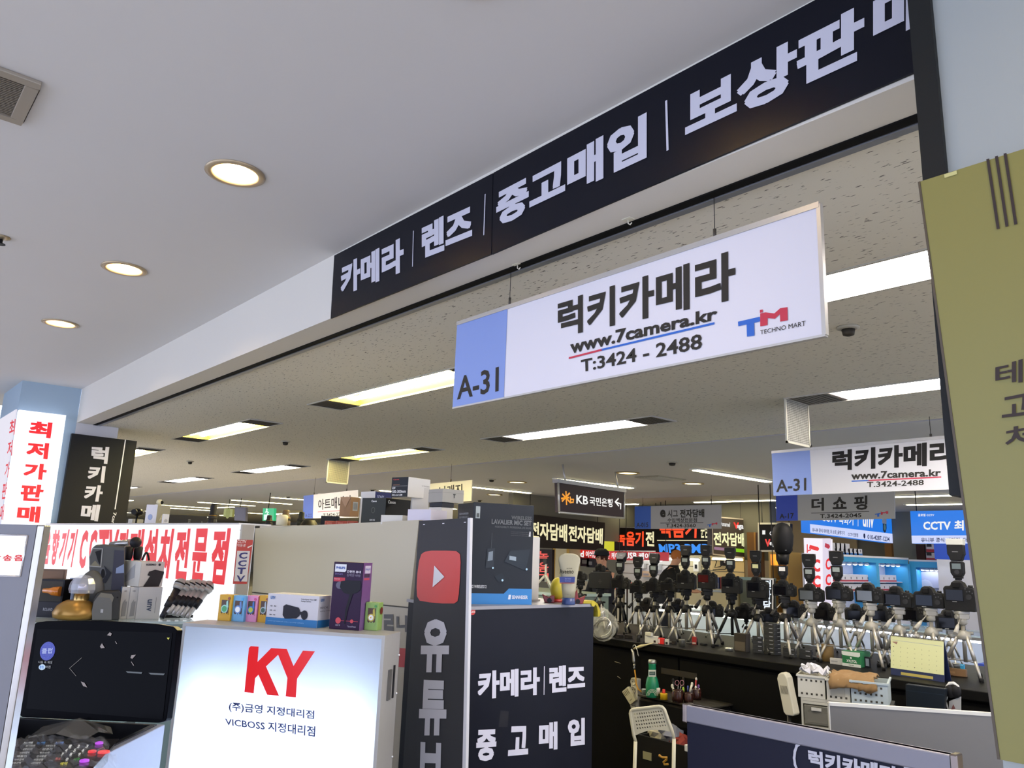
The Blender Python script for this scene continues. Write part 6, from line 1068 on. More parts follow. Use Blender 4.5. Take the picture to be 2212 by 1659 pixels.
for i, (px, py, rr, hh, lb) in enumerate(((1464, 1516, 12.5, 24, 'first dark brown pen pot holding scissors'), (1487, 1518, 10.5, 20, 'middle dark brown pen pot'), (1504, 1511, 11, 22, 'right dark brown pen pot holding brushes'))):
    c, k = up_(px, py, zS); r = thing('pen_pot', lb, 'pen pot', c, group='pen pots on the shelf'); obj('pot', MB().lathe(c, [(rr*k*.92, 0), (rr*k, hh*.35*k), (rr*k, hh*.8*k), (rr*k*.9, hh*.86*k), (rr*k, hh*k), (rr*k*.85, hh*k), (rr*k*.8, hh*.2*k)], 20), M('2a1512', .25, coat=.4), r)
def stick(name, label, cat, a, b, rad, mat, tip=None, z0=None):
    c, k = up_(a[0], a[1]+18, zS); dd = math.hypot(c.x, c.y); p, q = pt(*a, dd+.01), pt(*b, dd+.02); r = thing(name, label, cat, p, group='pens and tools in the pots'); obj('shaft', MB().cyl(p, q, rad, n=8), mat, r); obj('tip', MB().ball(q, rad*1.35, 8, (1, 1, 1.6)), tip or mat, r); return r
stick('marker', 'thick black handled tool in the first pen pot', 'tool', (1456, 1492), (1454, 1470), .006, M('1a1a1a', .5)); stick('pen', 'white tube standing at the left of the first pen pot', 'pen', (1456, 1493), (1452, 1482), .006, M('c9c7bc', .5)); stick('marker', 'lime green capped marker in the middle pot', 'pen', (1477, 1494), (1476, 1488), .005, M('8fae2c', .5)); stick('pen', 'blue pen in the middle pot', 'pen', (1486, 1494), (1486, 1484), .004, M('2c3c8c', .4)); stick('pen', 'long pale pen leaning right in the middle pot', 'pen', (1490, 1495), (1495, 1478), .006, M('c4c2b4', .5))
stick('brush', 'red handled brush with white end in the right pot', 'brush', (1502, 1490), (1504, 1467), .005, M('a3262c', .4), M('d8d4cc', .5)); stick('pen', 'purple pen in the right pot', 'pen', (1508, 1491), (1509, 1482), .005, M('7a4f96', .4)); stick('pen', 'white pen in the right pot', 'pen', (1502, 1492), (1503, 1485), .005, M('cfcdc6', .4))
c, k = up_(1465, 1512, zS); dd = math.hypot(c.x, c.y); r = thing('scissors', 'scissors with pink lined handles in the first pen pot', 'scissors', pt(1465, 1490, dd)); mb = MB(); mb2 = MB()
for px in (1462.5, 1473): g_ = [pt(px+4.2*math.cos(t*PI/8), 1475+5.5*math.sin(t*PI/8), dd+.01) for t in range(17)]; mb.tube(g_, .0016, 6)
obj('handle', mb, M('a8707c', .4), r); obj('blade', MB().cyl(pt(1465, 1481, dd+.01), pt(1464, 1496, dd+.01), .004, .003, 6).cyl(pt(1471, 1481, dd+.012), pt(1468, 1496, dd+.012), .004, .003, 6), M('6a6a68', .3, .7), r)
# air gun, hose, power strip, tester hanging on the counter front
xg = XF-.03; g_ = lambda px, py, d=0: onx(px, py, xg-d); r = thing('air_gun', 'silver air blow gun with pale nozzle hanging at the counter front', 'air gun', g_(1370, 1440)); f13 = cp((1280, 1300, 7.9)); G_ = lambda x_, y_, d=0: g_(*f13((x_, y_))[0], d)
obj('grip', MB().tube([G_(665, 810), G_(695, 860), G_(705, 1010), G_(712, 1060)], [.006, .009, .01, .007], 10), M('a9a79e', .3, .7), r); obj('nozzle', MB().tube([G_(700, 805), G_(760, 780), G_(830, 755), G_(900, 740), G_(1035, 705)], [.005, .008, .01, .006, .002], 10), M('c4b88c', .5), r)
obj('trigger', MB().tube([G_(735, 760, .01), G_(765, 830, .01), G_(775, 900, .01), G_(790, 930, .01)], .0032, 8), M('a9a79e', .3, .7), r); obj('hook', MB().tube([G_(690, 780), G_(695, 745), G_(720, 735), G_(745, 770)], .0032, 8), M('a9a79e', .3, .7), r); obj('coupling', MB().lathe(G_(712, 1150), [(.006, 0), (.008, .01), (.005, .016), (.009, .026), (.006, .034)], 12), M('9a988e', .3, .7), r)
obj('hose', MB().tube([G_(720, 1160), G_(735, 1280), G_(745, 1400), G_(780, 1490), G_(840, 1540)], .0048, 8), M('c08a22', .5), r)
a = g_(1371, 1465, -.01); b = g_(1371, 1535, -.01); r = thing('power_strip', 'white power strip with round sockets fixed upright on the counter front', 'power strip', (a.x, a.y, b.z-.06)); obj('housing', MB().box(xg+.003, a.y-.028, b.z-.06, xg+.042, a.y+.028, a.z), M('c4c0b0', .5), r, .006)
for i in range(4): p = g_(1368, 1473+17*i, 0); ss = obj('socket', MB().lathe((xg+.0035, a.y+.004, p.z), [(.021, 0), (.022, .006), (.018, .007), (.016, .002), (.0005, .001)], 20, ax=(-1, 0, 0)), M('a9a596', .5), r); obj('pin_hole', MB().cyl((xg-.001, a.y+.011, p.z), (xg+.004, a.y+.011, p.z), .0025, n=8).cyl((xg-.001, a.y-.003, p.z), (xg+.004, a.y-.003, p.z), .0025, n=8), BLACK, ss)
q_ = [onx(x_, y_, xg-.03) for x_, y_ in f13((500, 1540), (590, 1448), (690, 1610), (600, 1720))]; q_ = [onx(1343, 1494, xg-.03), onx(1356, 1483, xg-.03), onx(1373, 1513, xg-.03), onx(1361, 1523, xg-.03)]
r = thing('battery_charger', 'tilted cream plug in charger with slots, hanging from the power strip', 'charger', sum(q_, V((0, 0, 0)))/4); pl = Panel(*q_, r); pl.body('case', M('b9b49c', .5), .025, bevel=.003)
for i in range(4): pl.rect(.12+.2*i, .58, .2+.2*i, .9, M('4a4638', .6), 'slot')
pl.rect(.3, .2, .7, .24, M('6a6654', .5), 'print')
# white perforated chair
xc = 3.3; zb_ = lambda px, py: onx(px, py, xc)
def chp(px, py): return onp(px, py, CH0, CHN)
CH0 = onx(1405, 1580, 3.2); CHN = V((-.93, -.36, 0)).normalized()
r = thing('plastic_chair', 'white plastic chair with rows of round holes in its back, before the black counter', 'chair', (CH0.x+.15, CH0.y, 0)); CW = M('cfcbb4', .4)
f14 = cp((1260, 1380, 5.027)); tl, tr, br, bl = [chp(*p) for p in f14((505, 770), (868, 728), (965, 1000), (548, 1045))]; pl = Panel(tl, tr, br, bl, r)
mb = MB(); nx, ny = 12, 5; n8 = 10
def arch(u, v): return v-.0+.0*u
for j in range(ny):
    for i in range(nx):
        u0, u1 = .09+.82*i/nx, .09+.82*(i+1)/nx; v0, v1 = .17+.7*j/ny, .17+.7*(j+1)/ny; cu, cv = (u0+u1)/2, (v0+v1)/2; inn = []; out = []
        for a_ in range(8):
            t = PI*2*a_/8+PI/8; c_, s_ = math.cos(t), math.sin(t); m_ = max(abs(c_), abs(s_)); out.append((cu+c_/m_*(u1-u0)/2, cv+s_/m_*(v1-v0)/2)); inn.append((cu+c_*(u1-u0)*.31, cv+s_*(v1-v0)*.3))
        for a_ in range(8): b_2 = (a_+1) % 8; mb.add([pl.at(*out[a_]), pl.at(*out[b_2]), pl.at(*inn[b_2]), pl.at(*inn[a_])], [(0, 1, 2, 3)]); mb.add([pl.at(*inn[a_]), pl.at(*inn[b_2]), pl.at(*inn[b_2], -.008), pl.at(*inn[a_], -.008)], [(0, 1, 2, 3)])
        for cx_, cy_ in ((u0, v0), (u1, v0), (u1, v1), (u0, v1)):
            o1 = min(out, key=lambda p: abs(p[0]-cx_)*3+abs(p[1]-cy_)); nn_ = sorted(out, key=lambda p: (p[0]-cx_)**2*4+(p[1]-cy_)**2)[:2]; mb.add([pl.at(cx_, cy_), pl.at(*nn_[0]), pl.at(*nn_[1])], [(0, 1, 2)])
edge = [(0, .12), (.0, .86), (.03, .95), (.1, 1), (.88, 1), (.96, .96), (1, .85), (1, .1)]
mb.add([pl.at(*p) for p in [(.09, .17), (.09, .87), (.03, .95), (0, .86), (0, .0), (.04, -.02)]], [(0, 1, 2, 3, 4, 5)]); mb.add([pl.at(*p) for p in [(.91, .17), (.96, -.02), (1, .0), (1, .85), (.96, .96), (.91, .87)]], [(0, 1, 2, 3, 4, 5)])
mb.add([pl.at(*p) for p in [(.09, .87), (.91, .87), (.96, .96), (.88, 1), (.1, 1), (.03, .95)]], [(0, 1, 2, 3, 4, 5)])
lo = [(.04, -.02), (.2, .05), (.35, .1), (.5, .12), (.65, .1), (.8, .05), (.96, -.02)]; hi = [(.09, .17), (.2, .17), (.35, .17), (.5, .17), (.65, .17), (.8, .17), (.91, .17)]
for i in range(6): mb.add([pl.at(*lo[i]), pl.at(*lo[i+1]), pl.at(*hi[i+1]), pl.at(*hi[i])], [(0, 1, 2, 3)])
bo = obj('backrest', mb, CW, r); bo.modifiers.new('thick', 'SOLIDIFY').thickness = .006
rim = [pl.at(*p) for p in [(.02, -.25), (.0, .0), (0, .86), (.03, .95), (.1, 1), (.88, 1), (.96, .96), (1, .85), (1, .0), (.98, -.3)]]; obj('back_frame', MB().tube(rim, .008, 8), CW, r)
zs_ = .44; L0, R0 = rim[0], rim[-1]; L0 = V((L0.x, L0.y, L0.z)); fw = V((.93, .36, 0))*-1; sl, sr = V((L0.x, L0.y, zs_))+fw*.02, V((R0.x, R0.y, zs_))+fw*.02
obj('seat', MB().hexa([sl+V((0, 0, -.015)), sr+V((0, 0, -.015)), sr+fw*.38+V((0, 0, -.015)), sl+fw*.38+V((0, 0, -.015))], [sl, sr, sr+fw*.38, sl+fw*.38]), CW, r, .006)
for p, q in ((L0, sl), (R0, sr)): obj('leg', MB().tube([p, V((q.x, q.y, zs_-.01)), V((q.x, q.y, .0))-fw*.06], .009, 8), CW, r); obj('leg', MB().tube([q+fw*.36+V((0, 0, -.01)), V((q.x, q.y, 0))+fw*.4], .011, 8), CW, r)
# black storage box with cloths behind the chair and white side table
a = onx(1378, 1590, 3.75); r = thing('waste_crate', 'black crate heaped with crumpled cloth and paper behind the white chair', 'crate', (3.85, a.y-.2, 0)); y0_, y1_ = onx(1485, 1610, 3.72).y, onx(1378, 1592, 3.72).y; zt_ = onx(1450, 1605, 3.72).z
mb = MB(); t_ = .012
for bx in ((3.72, y0_, .02, 3.72+t_, y1_), (3.99, y0_, .02, 3.99+t_, y1_), (3.72+t_, y0_, .02, 3.99, y0_+t_), (3.72+t_, y1_-t_, .02, 3.99, y1_)): mb.box(bx[0], bx[1], .02, bx[3], bx[4], zt_)
obj('walls', mb, M('0f0f10', .5), r); obj('bottom', MB().box(3.72, y0_, 0, 4.0, y1_, .02), M('0f0f10', .5), r); obj('label', MB().box(3.715, y1_-.1, zt_-.12, 3.7195, y1_-.04, zt_-.08), M('8d8a6c', .5), r)
for i, (px, py, cc, nm, lb) in enumerate(((1425, 1590, 'a39e8c', 'cloth', 'pale grey crumpled cloth lying in the black crate'), (1450, 1585, '6f7486', 'cloth', 'bluish crumpled bag in the black crate'), (1468, 1603, '7d2a24', 'red_cloth', 'dark red cloth at the right of the black crate'))): blob(nm, lb, 'cloth', onx(px, py, 3.85), .06, .07, .05, M(cc, .8), 12, .25, 20+i)
a, b = onz(1478, 1608, .62), onz(1500, 1615, .62); r = thing('side_table', 'small white table partly hidden behind the low barrier', 'table', (a.x+.1, a.y-.15, 0)); obj('top', MB().box(a.x, a.y-.4, .59, a.x+.35, a.y, .62), M('cfccc0', .4), r, .003)
for dx, dy in ((.02, -.38), (.31, -.38), (.02, -.05), (.31, -.05)): obj('leg', MB().box(a.x+dx-.012, a.y+dy, 0, a.x+dx+.012, a.y+dy+.025, .59), M('cfccc0', .4), r)
r = thing('yellow_hose', 'coiled yellow hose hanging in front of the black crate', 'hose', onx(1432, 1640, 3.6)); obj('coil', MB().tube([onx(*p, 3.68) for p in f14((830, 1270), (860, 1290), (910, 1290), (905, 1310), (870, 1340), (880, 1365), (920, 1360))], .006, 8), M('a87c22', .5), r); obj('end', MB().ball(onx(*f14((830, 1270))[0], 3.68), .008, 8), M('a87c22', .5), r)
# white upright heater
q_ = [onx(x_, y_, 4.02) for x_, y_ in ((1680, 1453), (1703, 1453), (1716, 1547), (1693, 1547))]; f15 = cp((1540, 1300, 6.144)); pts = [onx(x_, y_, 4.0) for x_, y_ in ((1678, 1466), (1680, 1457), (1686, 1452.5), (1694, 1455), (1700, 1464), (1705, 1490), (1716, 1543), (1713, 1547), (1697, 1545), (1692, 1538))]
r = thing('desk_fan', 'tall narrow white fan head with a small grille, leaning against the counter', 'fan', sum(pts, V((0, 0, 0)))/10); obj('housing', MB().prism(pts, (.06, 0, 0)), M('bdb9a6', .5), r, .006); pl = Panel(*[onx(x_, y_, 3.998) for x_, y_ in ((1685, 1480), (1701, 1482), (1704, 1500), (1688, 1498))], r)
for i in range(6): pl.rect(.05+.16*i, 0, .12+.16*i, 1, M('5a574c', .5), 'grille_slot')
c = sum(pts, V((0, 0, 0)))/10; obj('foot', MB().cyl((4.03, c.y-.01, 0), (4.03, c.y, c.z-.1), .012, n=10).lathe((4.03, c.y-.01, 0), [(.08, 0), (.08, .01), (.02, .02)], 18), M('1a1a1a', .5), r)
# white drawer tower with baskets
a, b = onz(1730, 1512, 1.0-.19), onz(1800, 1530, .81); DT = M('b9b5a2', .45); zD = .81; A_ = V((3.25, 0, 0)); A_ = onx(1730, 1512, 3.3); zD = A_.z; B_ = onp(1810, 1530, A_, V((A_.x, A_.y, 0)).normalized()); B_.z = zD
e_ = (V((B_.x, B_.y, 0))-V((A_.x, A_.y, 0))).normalized(); e_ = V((.35, -.94, 0)).normalized(); n_ = V((.94, .35, 0)); Wd = .24
r = thing('drawer_tower', 'white plastic drawer tower with clear drawers behind the grey divider', 'drawers', (A_.x, A_.y, 0)); g2 = lambda mb, *k: gb(mb, *k, A=A_, e=e_, n=n_)
mb = MB(); g2(mb, 0, 0, 0, .008, .3, zD); g2(mb, Wd-.008, 0, 0, Wd, .3, zD); g2(mb, .008, .29, 0, Wd-.008, .3, zD); g2(mb, .0, 0, zD, Wd, .3, zD+.012)
for i in range(7): g2(mb, .008, .0, zD-.1*i-.012 if i else zD-.012, Wd-.008, .29, zD-.1*i if i else zD-.001)
g2(mb, Wd/2-.005, 0, zD-.1, Wd/2+.005, .28, zD-.012); obj('frame', mb, DT, r)
for i in range(6):
    for s_ in ((0, 1) if i == 0 else (2,)):
        x0, x1 = {0: (.012, Wd/2-.007), 1: (Wd/2+.007, Wd-.012), 2: (.012, Wd-.012)}[s_]; z1 = zD-.1*i-.016; dd_ = obj('drawer', g2(MB(), x0, -.004, z1-.078, x1, .2, z1), M('8f8c7c', .15, alpha=.55), r, .003); obj('content', g2(MB(), x0+.01, .01, z1-.07, x1-.01, .15, z1-.03), M('5b564a', .7, noise=.6, scale=60), dd_); obj('pull', g2(MB(), (x0+x1)/2-.02, -.01, z1-.02, (x0+x1)/2+.02, -.004, z1-.008), M('c9c6b8', .3), dd_)
def basket(name, label, x0, y0, x1, y1, z0, h, col, holes=True, t=.005):
    r = thing(name, label, 'basket', V((A_.x, A_.y, 0))+e_*((x0+x1)/2)+n_*((y0+y1)/2)); r.location.z = z0; mb = MB()
    for k in ((x0, y0, x1, y0+t), (x0, y1-t, x1, y1), (x0, y0+t, x0+t, y1-t), (x1-t, y0+t, x1, y1-t)): g2(mb, k[0], k[1], z0+.004, k[2], k[3], z0+h)
    g2(mb, x0, y0, z0, x1, y1, z0+.004); obj('shell', mb, M(col, .5), r); m2 = MB(); g2(m2, x0-.005, y0-.005, z0+h, x1+.005, y0+.003, z0+h+.008); g2(m2, x0-.005, y0+.003, z0+h, x0+.003, y1+.005, z0+h+.008); g2(m2, x1-.003, y0+.003, z0+h, x1+.005, y1+.005, z0+h+.008); obj('rim', m2, M(col, .45), r)
    if holes:
        m3 = MB(); n = int((x1-x0)/.02)
        for i in range(n):
            for j in (0, 1, 2) if holes == 2 else (0, 2): g2(m3, x0+.012+.02*i, y0-.0012, z0+.012+(h-.03)*j/2, x0+.02+.02*i, y0, z0+.02+(h-.03)*j/2)
        obj('hole', m3, M('3a372e', .8), r)['kind'] = 'stuff'
    return r
basket('basket', 'white lidded storage box on the drawer tower, left one under crumpled paper', -.01, .0, .1, .2, zD+.013, .085, 'c9c5b2', 1); b_3 = basket('basket', 'white basket with round holes and a label, middle of the drawer tower top', .108, -.01, .2, .18, zD+.013, .08, 'c4c0ae', 1)
obj('label', g2(MB(), .125, -.0125, zD+.035, .18, -.0112, zD+.07), M('a9a594', .5), b_3)
r = basket('basket', 'pale blue white slatted basket at the right end of the drawer tower', .205, -.02, .345, .2, zD+.013, .085, 'a9b4b4', 2)
mb = MB(); g2(mb, .25, 0, 0, .27, .16, zD-.02); g2(mb, .32, 0, 0, .34, .16, zD-.02); g2(mb, .245, -.01, zD-.02, .36, .18, zD+.0125); tag(obj('basket_stand', mb, M('1c1c1c', .5), None, 0, loc=(A_.x+.2, A_.y-.2, 0)), 'dark stand under the pale blue white basket', 'stand')
random.seed(9)
def sheet(name, label, cat, x0, y0, x1, y1, z, amp, mat, n=9, sag=0):
    mb = MB()
    for j in range(n+1):
        for i in range(n+1):
            u_, v_ = i/n, j/n; x = x0+(x1-x0)*u_; y = y0+(y1-y0)*v_; mb.v.append(V((A_.x, A_.y, 0))+e_*(x+random.uniform(-.008, .008))+n_*(max(y, -.031) if sag else y)+V((0, 0, z+random.uniform(0, amp)-sag*max(0, .2-v_)*3.2)))
    mb.f = [(j*(n+1)+i, j*(n+1)+i+1, (j+1)*(n+1)+i+1, (j+1)*(n+1)+i) for j in range(n) for i in range(n)]; mb.sm = [sag > 0]*len(mb.f); o = obj(name, mb, mat, None, 0, loc=mb.v[n//2]); o.modifiers.new('thick', 'SOLIDIFY').thickness = .0015; return tag(o, label, cat)
sheet('crumpled_paper', 'crumpled white paper lying on the left storage box', 'paper', -.0, .0, .11, .16, zD+.108, .035, M('bcbcc0', .7)); sheet('brown_cloth', 'tan brown cloth draped over the middle and right baskets', 'cloth', .12, -.05, .3, .17, zD+.108, .018, M('7c603a', .9), 12, .08)
# dark monitor and white hook stand at the right under the counter
q_ = [onx(x_, y_, 3.7) for x_, y_ in ((1955, 1477), (2042, 1488), (2038, 1545), (1957, 1535))]; r = thing('computer_monitor', 'dark blue monitor seen under the counter behind the grey divider', 'monitor', (3.7, q_[2].y+.1, q_[2].z)); pl = Panel(*q_, r); pl.body('housing', M('10171f', .5), .03, bevel=.004); pl.rect(.02, .75, .98, .77, M('1c2834', .4), 'seam'); c = (q_[2]+q_[3])/2; obj('stand', MB().cyl((c.x+.02, c.y, 0), (c.x+.02, c.y, c.z+.05), .02, n=12).lathe((c.x+.02, c.y, 0), [(.1, 0), (.1, .015), (.03, .02)], 20), BLACK, r)
g3 = lambda px, py: onx(px, py, 3.75); f16 = cp((1680, 1380, 4.158)); r = thing('headphones', 'white headphones with black pads hanging under the counter next to the yellow board', 'headphones', g3(2058, 1500)); obj('headband', MB().tube([g3(*p) for p in f16((1525, 470), (1522, 430), (1545, 400), (1580, 398), (1615, 425), (1625, 470))], .007, 8), M('d0cec6', .4), r)
for px, py in ((1548, 470), (1600, 470)): c = g3(*f16((px, py))[0]); obj('ear_pad', MB().ball(c, .026, 14, (.6, .8, 1.1)), M('141416', .6), r)
obj('cable', MB().tube([g3(*p) for p in f16((1530, 490), (1510, 560), (1530, 640))], .003, 6), M('c9c7c0', .5), r); r = thing('papers', 'white papers standing below the headphones', 'paper', g3(2060, 1530)); pl = Panel(*[g3(*p) for p in f16((1540, 560), (1640, 520), (1640, 650), (1535, 650))], r); pl.body('sheet', M('9f9f9c', .6), .01); pl.poly([(.2, .1), (.6, .2), (.4, .6)], M('6a3f3a', .5), 'picture')
# ================================================================== BEYOND THE COUNTER
def tube_lamp(name, label, a, b, s=10, col='fff8ea', r_=.018, grp=None):
    a, b = V(a), V(b); r = thing(name, label, 'lamp', (a+b)/2, group=grp); obj('tube', MB().cyl(a, b, r_, n=10), E(col, s), r); obj('holder', MB().cyl(a+V((.0, 0, .03)), b+V((0, 0, .03)), .012, n=8), M('c9c7c0', .5), r); return r
# lit glass showcases behind the camera counter
for i, (y0, y1, c, lb) in enumerate(((.2, 1.7, 'dbe4ff', 'bluish lit glass showcase behind the right half of the camera counter'), (1.75, 3.3, 'dde6ff', 'white lit glass showcase behind the middle of the camera counter'), (3.35, 4.9, 'e9efd8', 'greenish lit glass showcase behind the left half of the camera counter'))):
    x0 = 6.0; zt_ = 1.04; r = thing('lit_showcase', lb, 'display case', (x0+.3, (y0+y1)/2, 0)); obj('base', MB().box(x0, y0, 0, x0+.55, y1, .35), M('3a3a3e', .5), r); obj('back_board', MB().box(x0+.5, y0, .35, x0+.55, y1, zt_), M('c9ccd4', .6), r); obj('glass_top', MB().box(x0, y0, zt_, x0+.55, y1, zt_+.01), M('a9c0c0', .1, alpha=.5), r)
    mb = MB()
    for z_ in (.35, zt_-.02): mb.box(x0-.01, y0, z_, x0+.01, y1, z_+.02)
    for y_ in (y0, y1-.02): mb.box(x0-.01, y_, .37, x0+.01, y_+.02, zt_-.02)
    obj('metal_frame', mb, M('9a9c9e', .3, .6), r); obj('glass_shelf', MB().box(x0+.02, y0+.03, .7, x0+.48, y1-.03, .708), M('b9d0d0', .1, alpha=.5), r); obj('lamp', MB().cyl((x0+.1, y0+.05, zt_-.03), (x0+.1, y1-.05, zt_-.03), .014, n=8), E(c, 14), r)
    random.seed(40+i)
    cols = ['c9c9cc', 'b83a3a', '2c3f8c', '1c1c20', 'd8d4c8', '3a6a54', '8a8a90']
    for j in range(9):
        yy = y0+.08+j*(y1-y0-.16)/9; zz = .708 if j % 2 else .35; w_ = random.uniform(.07, .12); h_ = random.uniform(.06, .16); t = thing('stock_carton', '%s boxed item, %s shelf, %s from near end of the %s' % (['grey', 'red', 'blue', 'black', 'white', 'green', 'silver'][(j+i) % 7], 'upper' if j % 2 else 'lower', O_[j], lb.split(' behind')[0].replace('glass ', '')), 'box', (x0+.2, yy+w_/2, zz), group='boxed goods in the lit showcases')
        obj('carton', MB().box(x0+.14, yy, zz, x0+.28, yy+w_, zz+h_), M(cols[(j+i) % 7], .5), t, .002); obj('label', MB().box(x0+.138, yy+.01, zz+h_*.4, x0+.14, yy+w_-.01, zz+h_*.7), M('dad8d0', .5), t)
# electronics stalls
struct('wall_bulkhead', MB().box(11.75, 6.9, 1.5, 11.95, 9.7, SZ), M('6e6a5d', .8))
struct('wall_bulkhead_left', MB().box(8.6, 9.78, 1.75, 11.75, 9.9, SZ), M('6e6a5d', .8))
def slatwall(name, label, y0, y1, z0, z1, x, col, n=9):
    r = thing(name, label, 'wall panel', (x, (y0+y1)/2, z0)); obj('board', MB().box(x, y0, z0, x+.03, y1, z1), M(col, .6), r); mb = MB()
    for i in range(n): z = z0+(z1-z0)*(i+.5)/n; mb.box(x-.004, y0, z, x, y1, z+.012)
    obj('groove', mb, M('6d6856', .7), r)['kind'] = 'stuff'; return r
Y = lambda px, x: onx(px, 1250, x).y
x = 11.6; slatwall('slat_panel', 'white lit slatted display wall behind the leaning flashes', Y(1455, x), Y(1346, x), 0.0, 1.62, x, 'd8dadd'); slatwall('slat_panel', 'cream slatted display wall with hanging goods behind the dark red screen camera', Y(1532, x), Y(1456, x), 0, 1.62, x, 'd4cda8'); slatwall('slat_panel', 'warm beige slatted wall with loose cables right of the tall flashes', Y(1608, x), Y(1534, x), 0, 1.55, x, 'd6bd84')
tube_lamp('shelf_lamp', 'bright white tube under the recorder stall sign', (11.3, Y(1516, 11.3)+.05, 1.47), (11.3, Y(1432, 11.3), 1.47), 14); tube_lamp('shelf_lamp', 'tube lighting the slatted wall behind the leaning flashes', (11.3, Y(1430, 11.3), 1.44), (11.3, Y(1350, 11.3), 1.44), 12)
tube_lamp('shelf_lamp', 'warm tube lighting the beige slatted wall', (11.3, Y(1605, 11.3), 1.5), (11.3, Y(1540, 11.3), 1.5), 7, 'ffe2a0')
for i, (px, py, w_, h_, cc, lb) in enumerate(((1412, 1225, 22, 14, 'bfc4cc', 'pale blister pack on the white slatted wall'), (1380, 1222, 20, 12, 'cfd2d8', 'pair of pale packs on the white slatted wall'), (1503, 1222, 12, 26, 'd8d8d0', 'white pack with a black cable picture on the cream slatted wall'), (1395, 1240, 26, 14, 'c2a98c', 'tan pack low on the white slatted wall'), (1275, 1215, 16, 22, '2c2a34', 'dark boxed game controller left of the person with the dark cap'), (1262, 1212, 22, 24, '3a2c3c', 'dark carton with a pink white picture on the shelf'), (1550, 1262, 8, 30, '2c3a6a', 'blue spray can hanging on the beige slatted wall'), (1560, 1260, 8, 28, '9a2f28', 'red handled pliers on the beige slatted wall'), (1553, 1290, 20, 18, 'c2441c', 'orange and black bag low on the beige slatted wall'), (1565, 1212, 7, 16, '2a2420', 'black power plug block with cables on the beige wall'))):
    xx = 11.5 if px > 1300 else 10.9; a, b = onx(px-w_/2, py-h_/2, xx), onx(px+w_/2, py+h_/2, xx); t = thing('packaged_item', lb, 'package', (xx, (a.y+b.y)/2, b.z), group='packaged goods on the stall walls'); obj('pack', MB().box(xx, b.y, b.z, xx+.09, a.y, a.z), M(cc, .5), t, .004); obj('print', MB().box(xx-.003, b.y+(a.y-b.y)*.25, b.z+(a.z-b.z)*.25, xx, b.y+(a.y-b.y)*.7, b.z+(a.z-b.z)*.6), M('232326' if i in (2,) else '8d8a92', .5), t)
    obj('hook', MB().cyl((xx+.09, (a.y+b.y)/2, a.z-.01), (xx+.12 if px > 1300 else xx+.09+.02, (a.y+b.y)/2, a.z-.01), .004), SILVER, t)
r = thing('loose_cable', 'tangled black cable looping on the beige slatted wall', 'cable', onx(1560, 1215, 11.5)); obj('cord', MB().tube([onx(*p, 11.55) for p in ((1539, 1204), (1548, 1212), (1544, 1226), (1556, 1224), (1566, 1214), (1575, 1220), (1566, 1230), (1540, 1231))], .008, 6), M('1c1a18', .5), r); obj('plug', MB().box(11.5, onx(1560, 1215, 11.5).y-.04, onx(1560, 1222, 11.5).z, 11.58, onx(1560, 1215, 11.5).y+.04, onx(1560, 1210, 11.5).z), M('1c1a18', .5), r)
# stall counters
for i, (p0, p1, z_, cc, lb) in enumerate(((1240, 1345, 1.02, 'b8ad94', 'cream stall counter under the red banner'), (1347, 1455, 1.0, 'c9c9c4', 'white stall counter before the white slatted wall'), (1457, 1568, 1.0, 'c8bb92', 'cream stall counter before the beige slatted wall'))):
    xx = 10.5; r = thing('stall_counter', lb, 'counter', (xx+.3, (Y(p0, xx)+Y(p1, xx))/2, 0)); obj('body', MB().box(xx, Y(p1, xx), 0, xx+.5, Y(p0, xx)-.03, z_), M(cc, .6), r, .004); obj('worktop', MB().box(xx-.02, Y(p1, xx), z_, xx+.52, Y(p0, xx)-.03, z_+.03), M('9aa09c', .3), r)
# white pillar with yellow edges
xx = 10.6; a, b = Y(1193, xx), Y(1229, xx); r = thing('stall_pillar', 'white pillar with yellow edge strips right of the orange lettered upright sign', 'pillar', (xx+.15, (a+b)/2, 0)); obj('core', MB().box(xx, b, 0, xx+.3, a, SZ-.004), M('cdbf96', .6), r)
for y_, w_ in ((a, .07), (b+.07, .07)): obj('yellow_strip', MB().box(xx-.006, y_-w_, 0, xx, y_, SZ-.01), M('c79a10', .5), r)
# warm niche and shelf, brown cabinet
xx = 11.3; a, b = onx(1660, 1197, xx), onx(1706, 1330, xx); r = thing('display_niche', 'warm orange lit alcove with shelves left of the dome flash', 'display case', (xx+.2, (a.y+b.y)/2, 0)); obj('back_board', MB().box(xx+.4, b.y, 0, xx+.43, a.y, a.z), M('c98f3c', .6), r); obj('side_board', MB().box(xx, b.y, 0, xx+.4, b.y+.03, a.z).box(xx, a.y-.03, 0, xx+.4, a.y, a.z).box(xx, b.y, a.z, xx+.43, a.y, a.z+.04), M('d0a860', .6), r)
for z_ in (.95, 1.2, 1.42): obj('shelf', MB().box(xx+.02, b.y+.03, z_, xx+.4, a.y-.03, z_+.015), M('c49a50', .5), r)
obj('lamp', MB().ball((xx+.2, (a.y+b.y)/2, a.z-.06), .04, 12, (1, 1.4, .5)), E('ffcf7a', 30), r); obj('picture', MB().box(xx+.38, a.y-.28, 1.27, xx+.4, a.y-.12, 1.4), M('5a2c1c', .5), r)
xx = 11.5; a, b = onx(1613, 1150, xx), onx(1638, 1330, xx); r = thing('brown_cabinet', 'tall brown wooden cabinet right of the brown lit sign', 'cabinet', (xx+.12, (a.y+b.y)/2, 0)); obj('body', MB().box(xx, b.y, 0, xx+.24, a.y, a.z), M('7d5220', .55, noise=.2, scale=5), r); obj('edge', MB().box(xx-.01, b.y, 0, xx, b.y+.03, a.z), M('a8752c', .5), r)
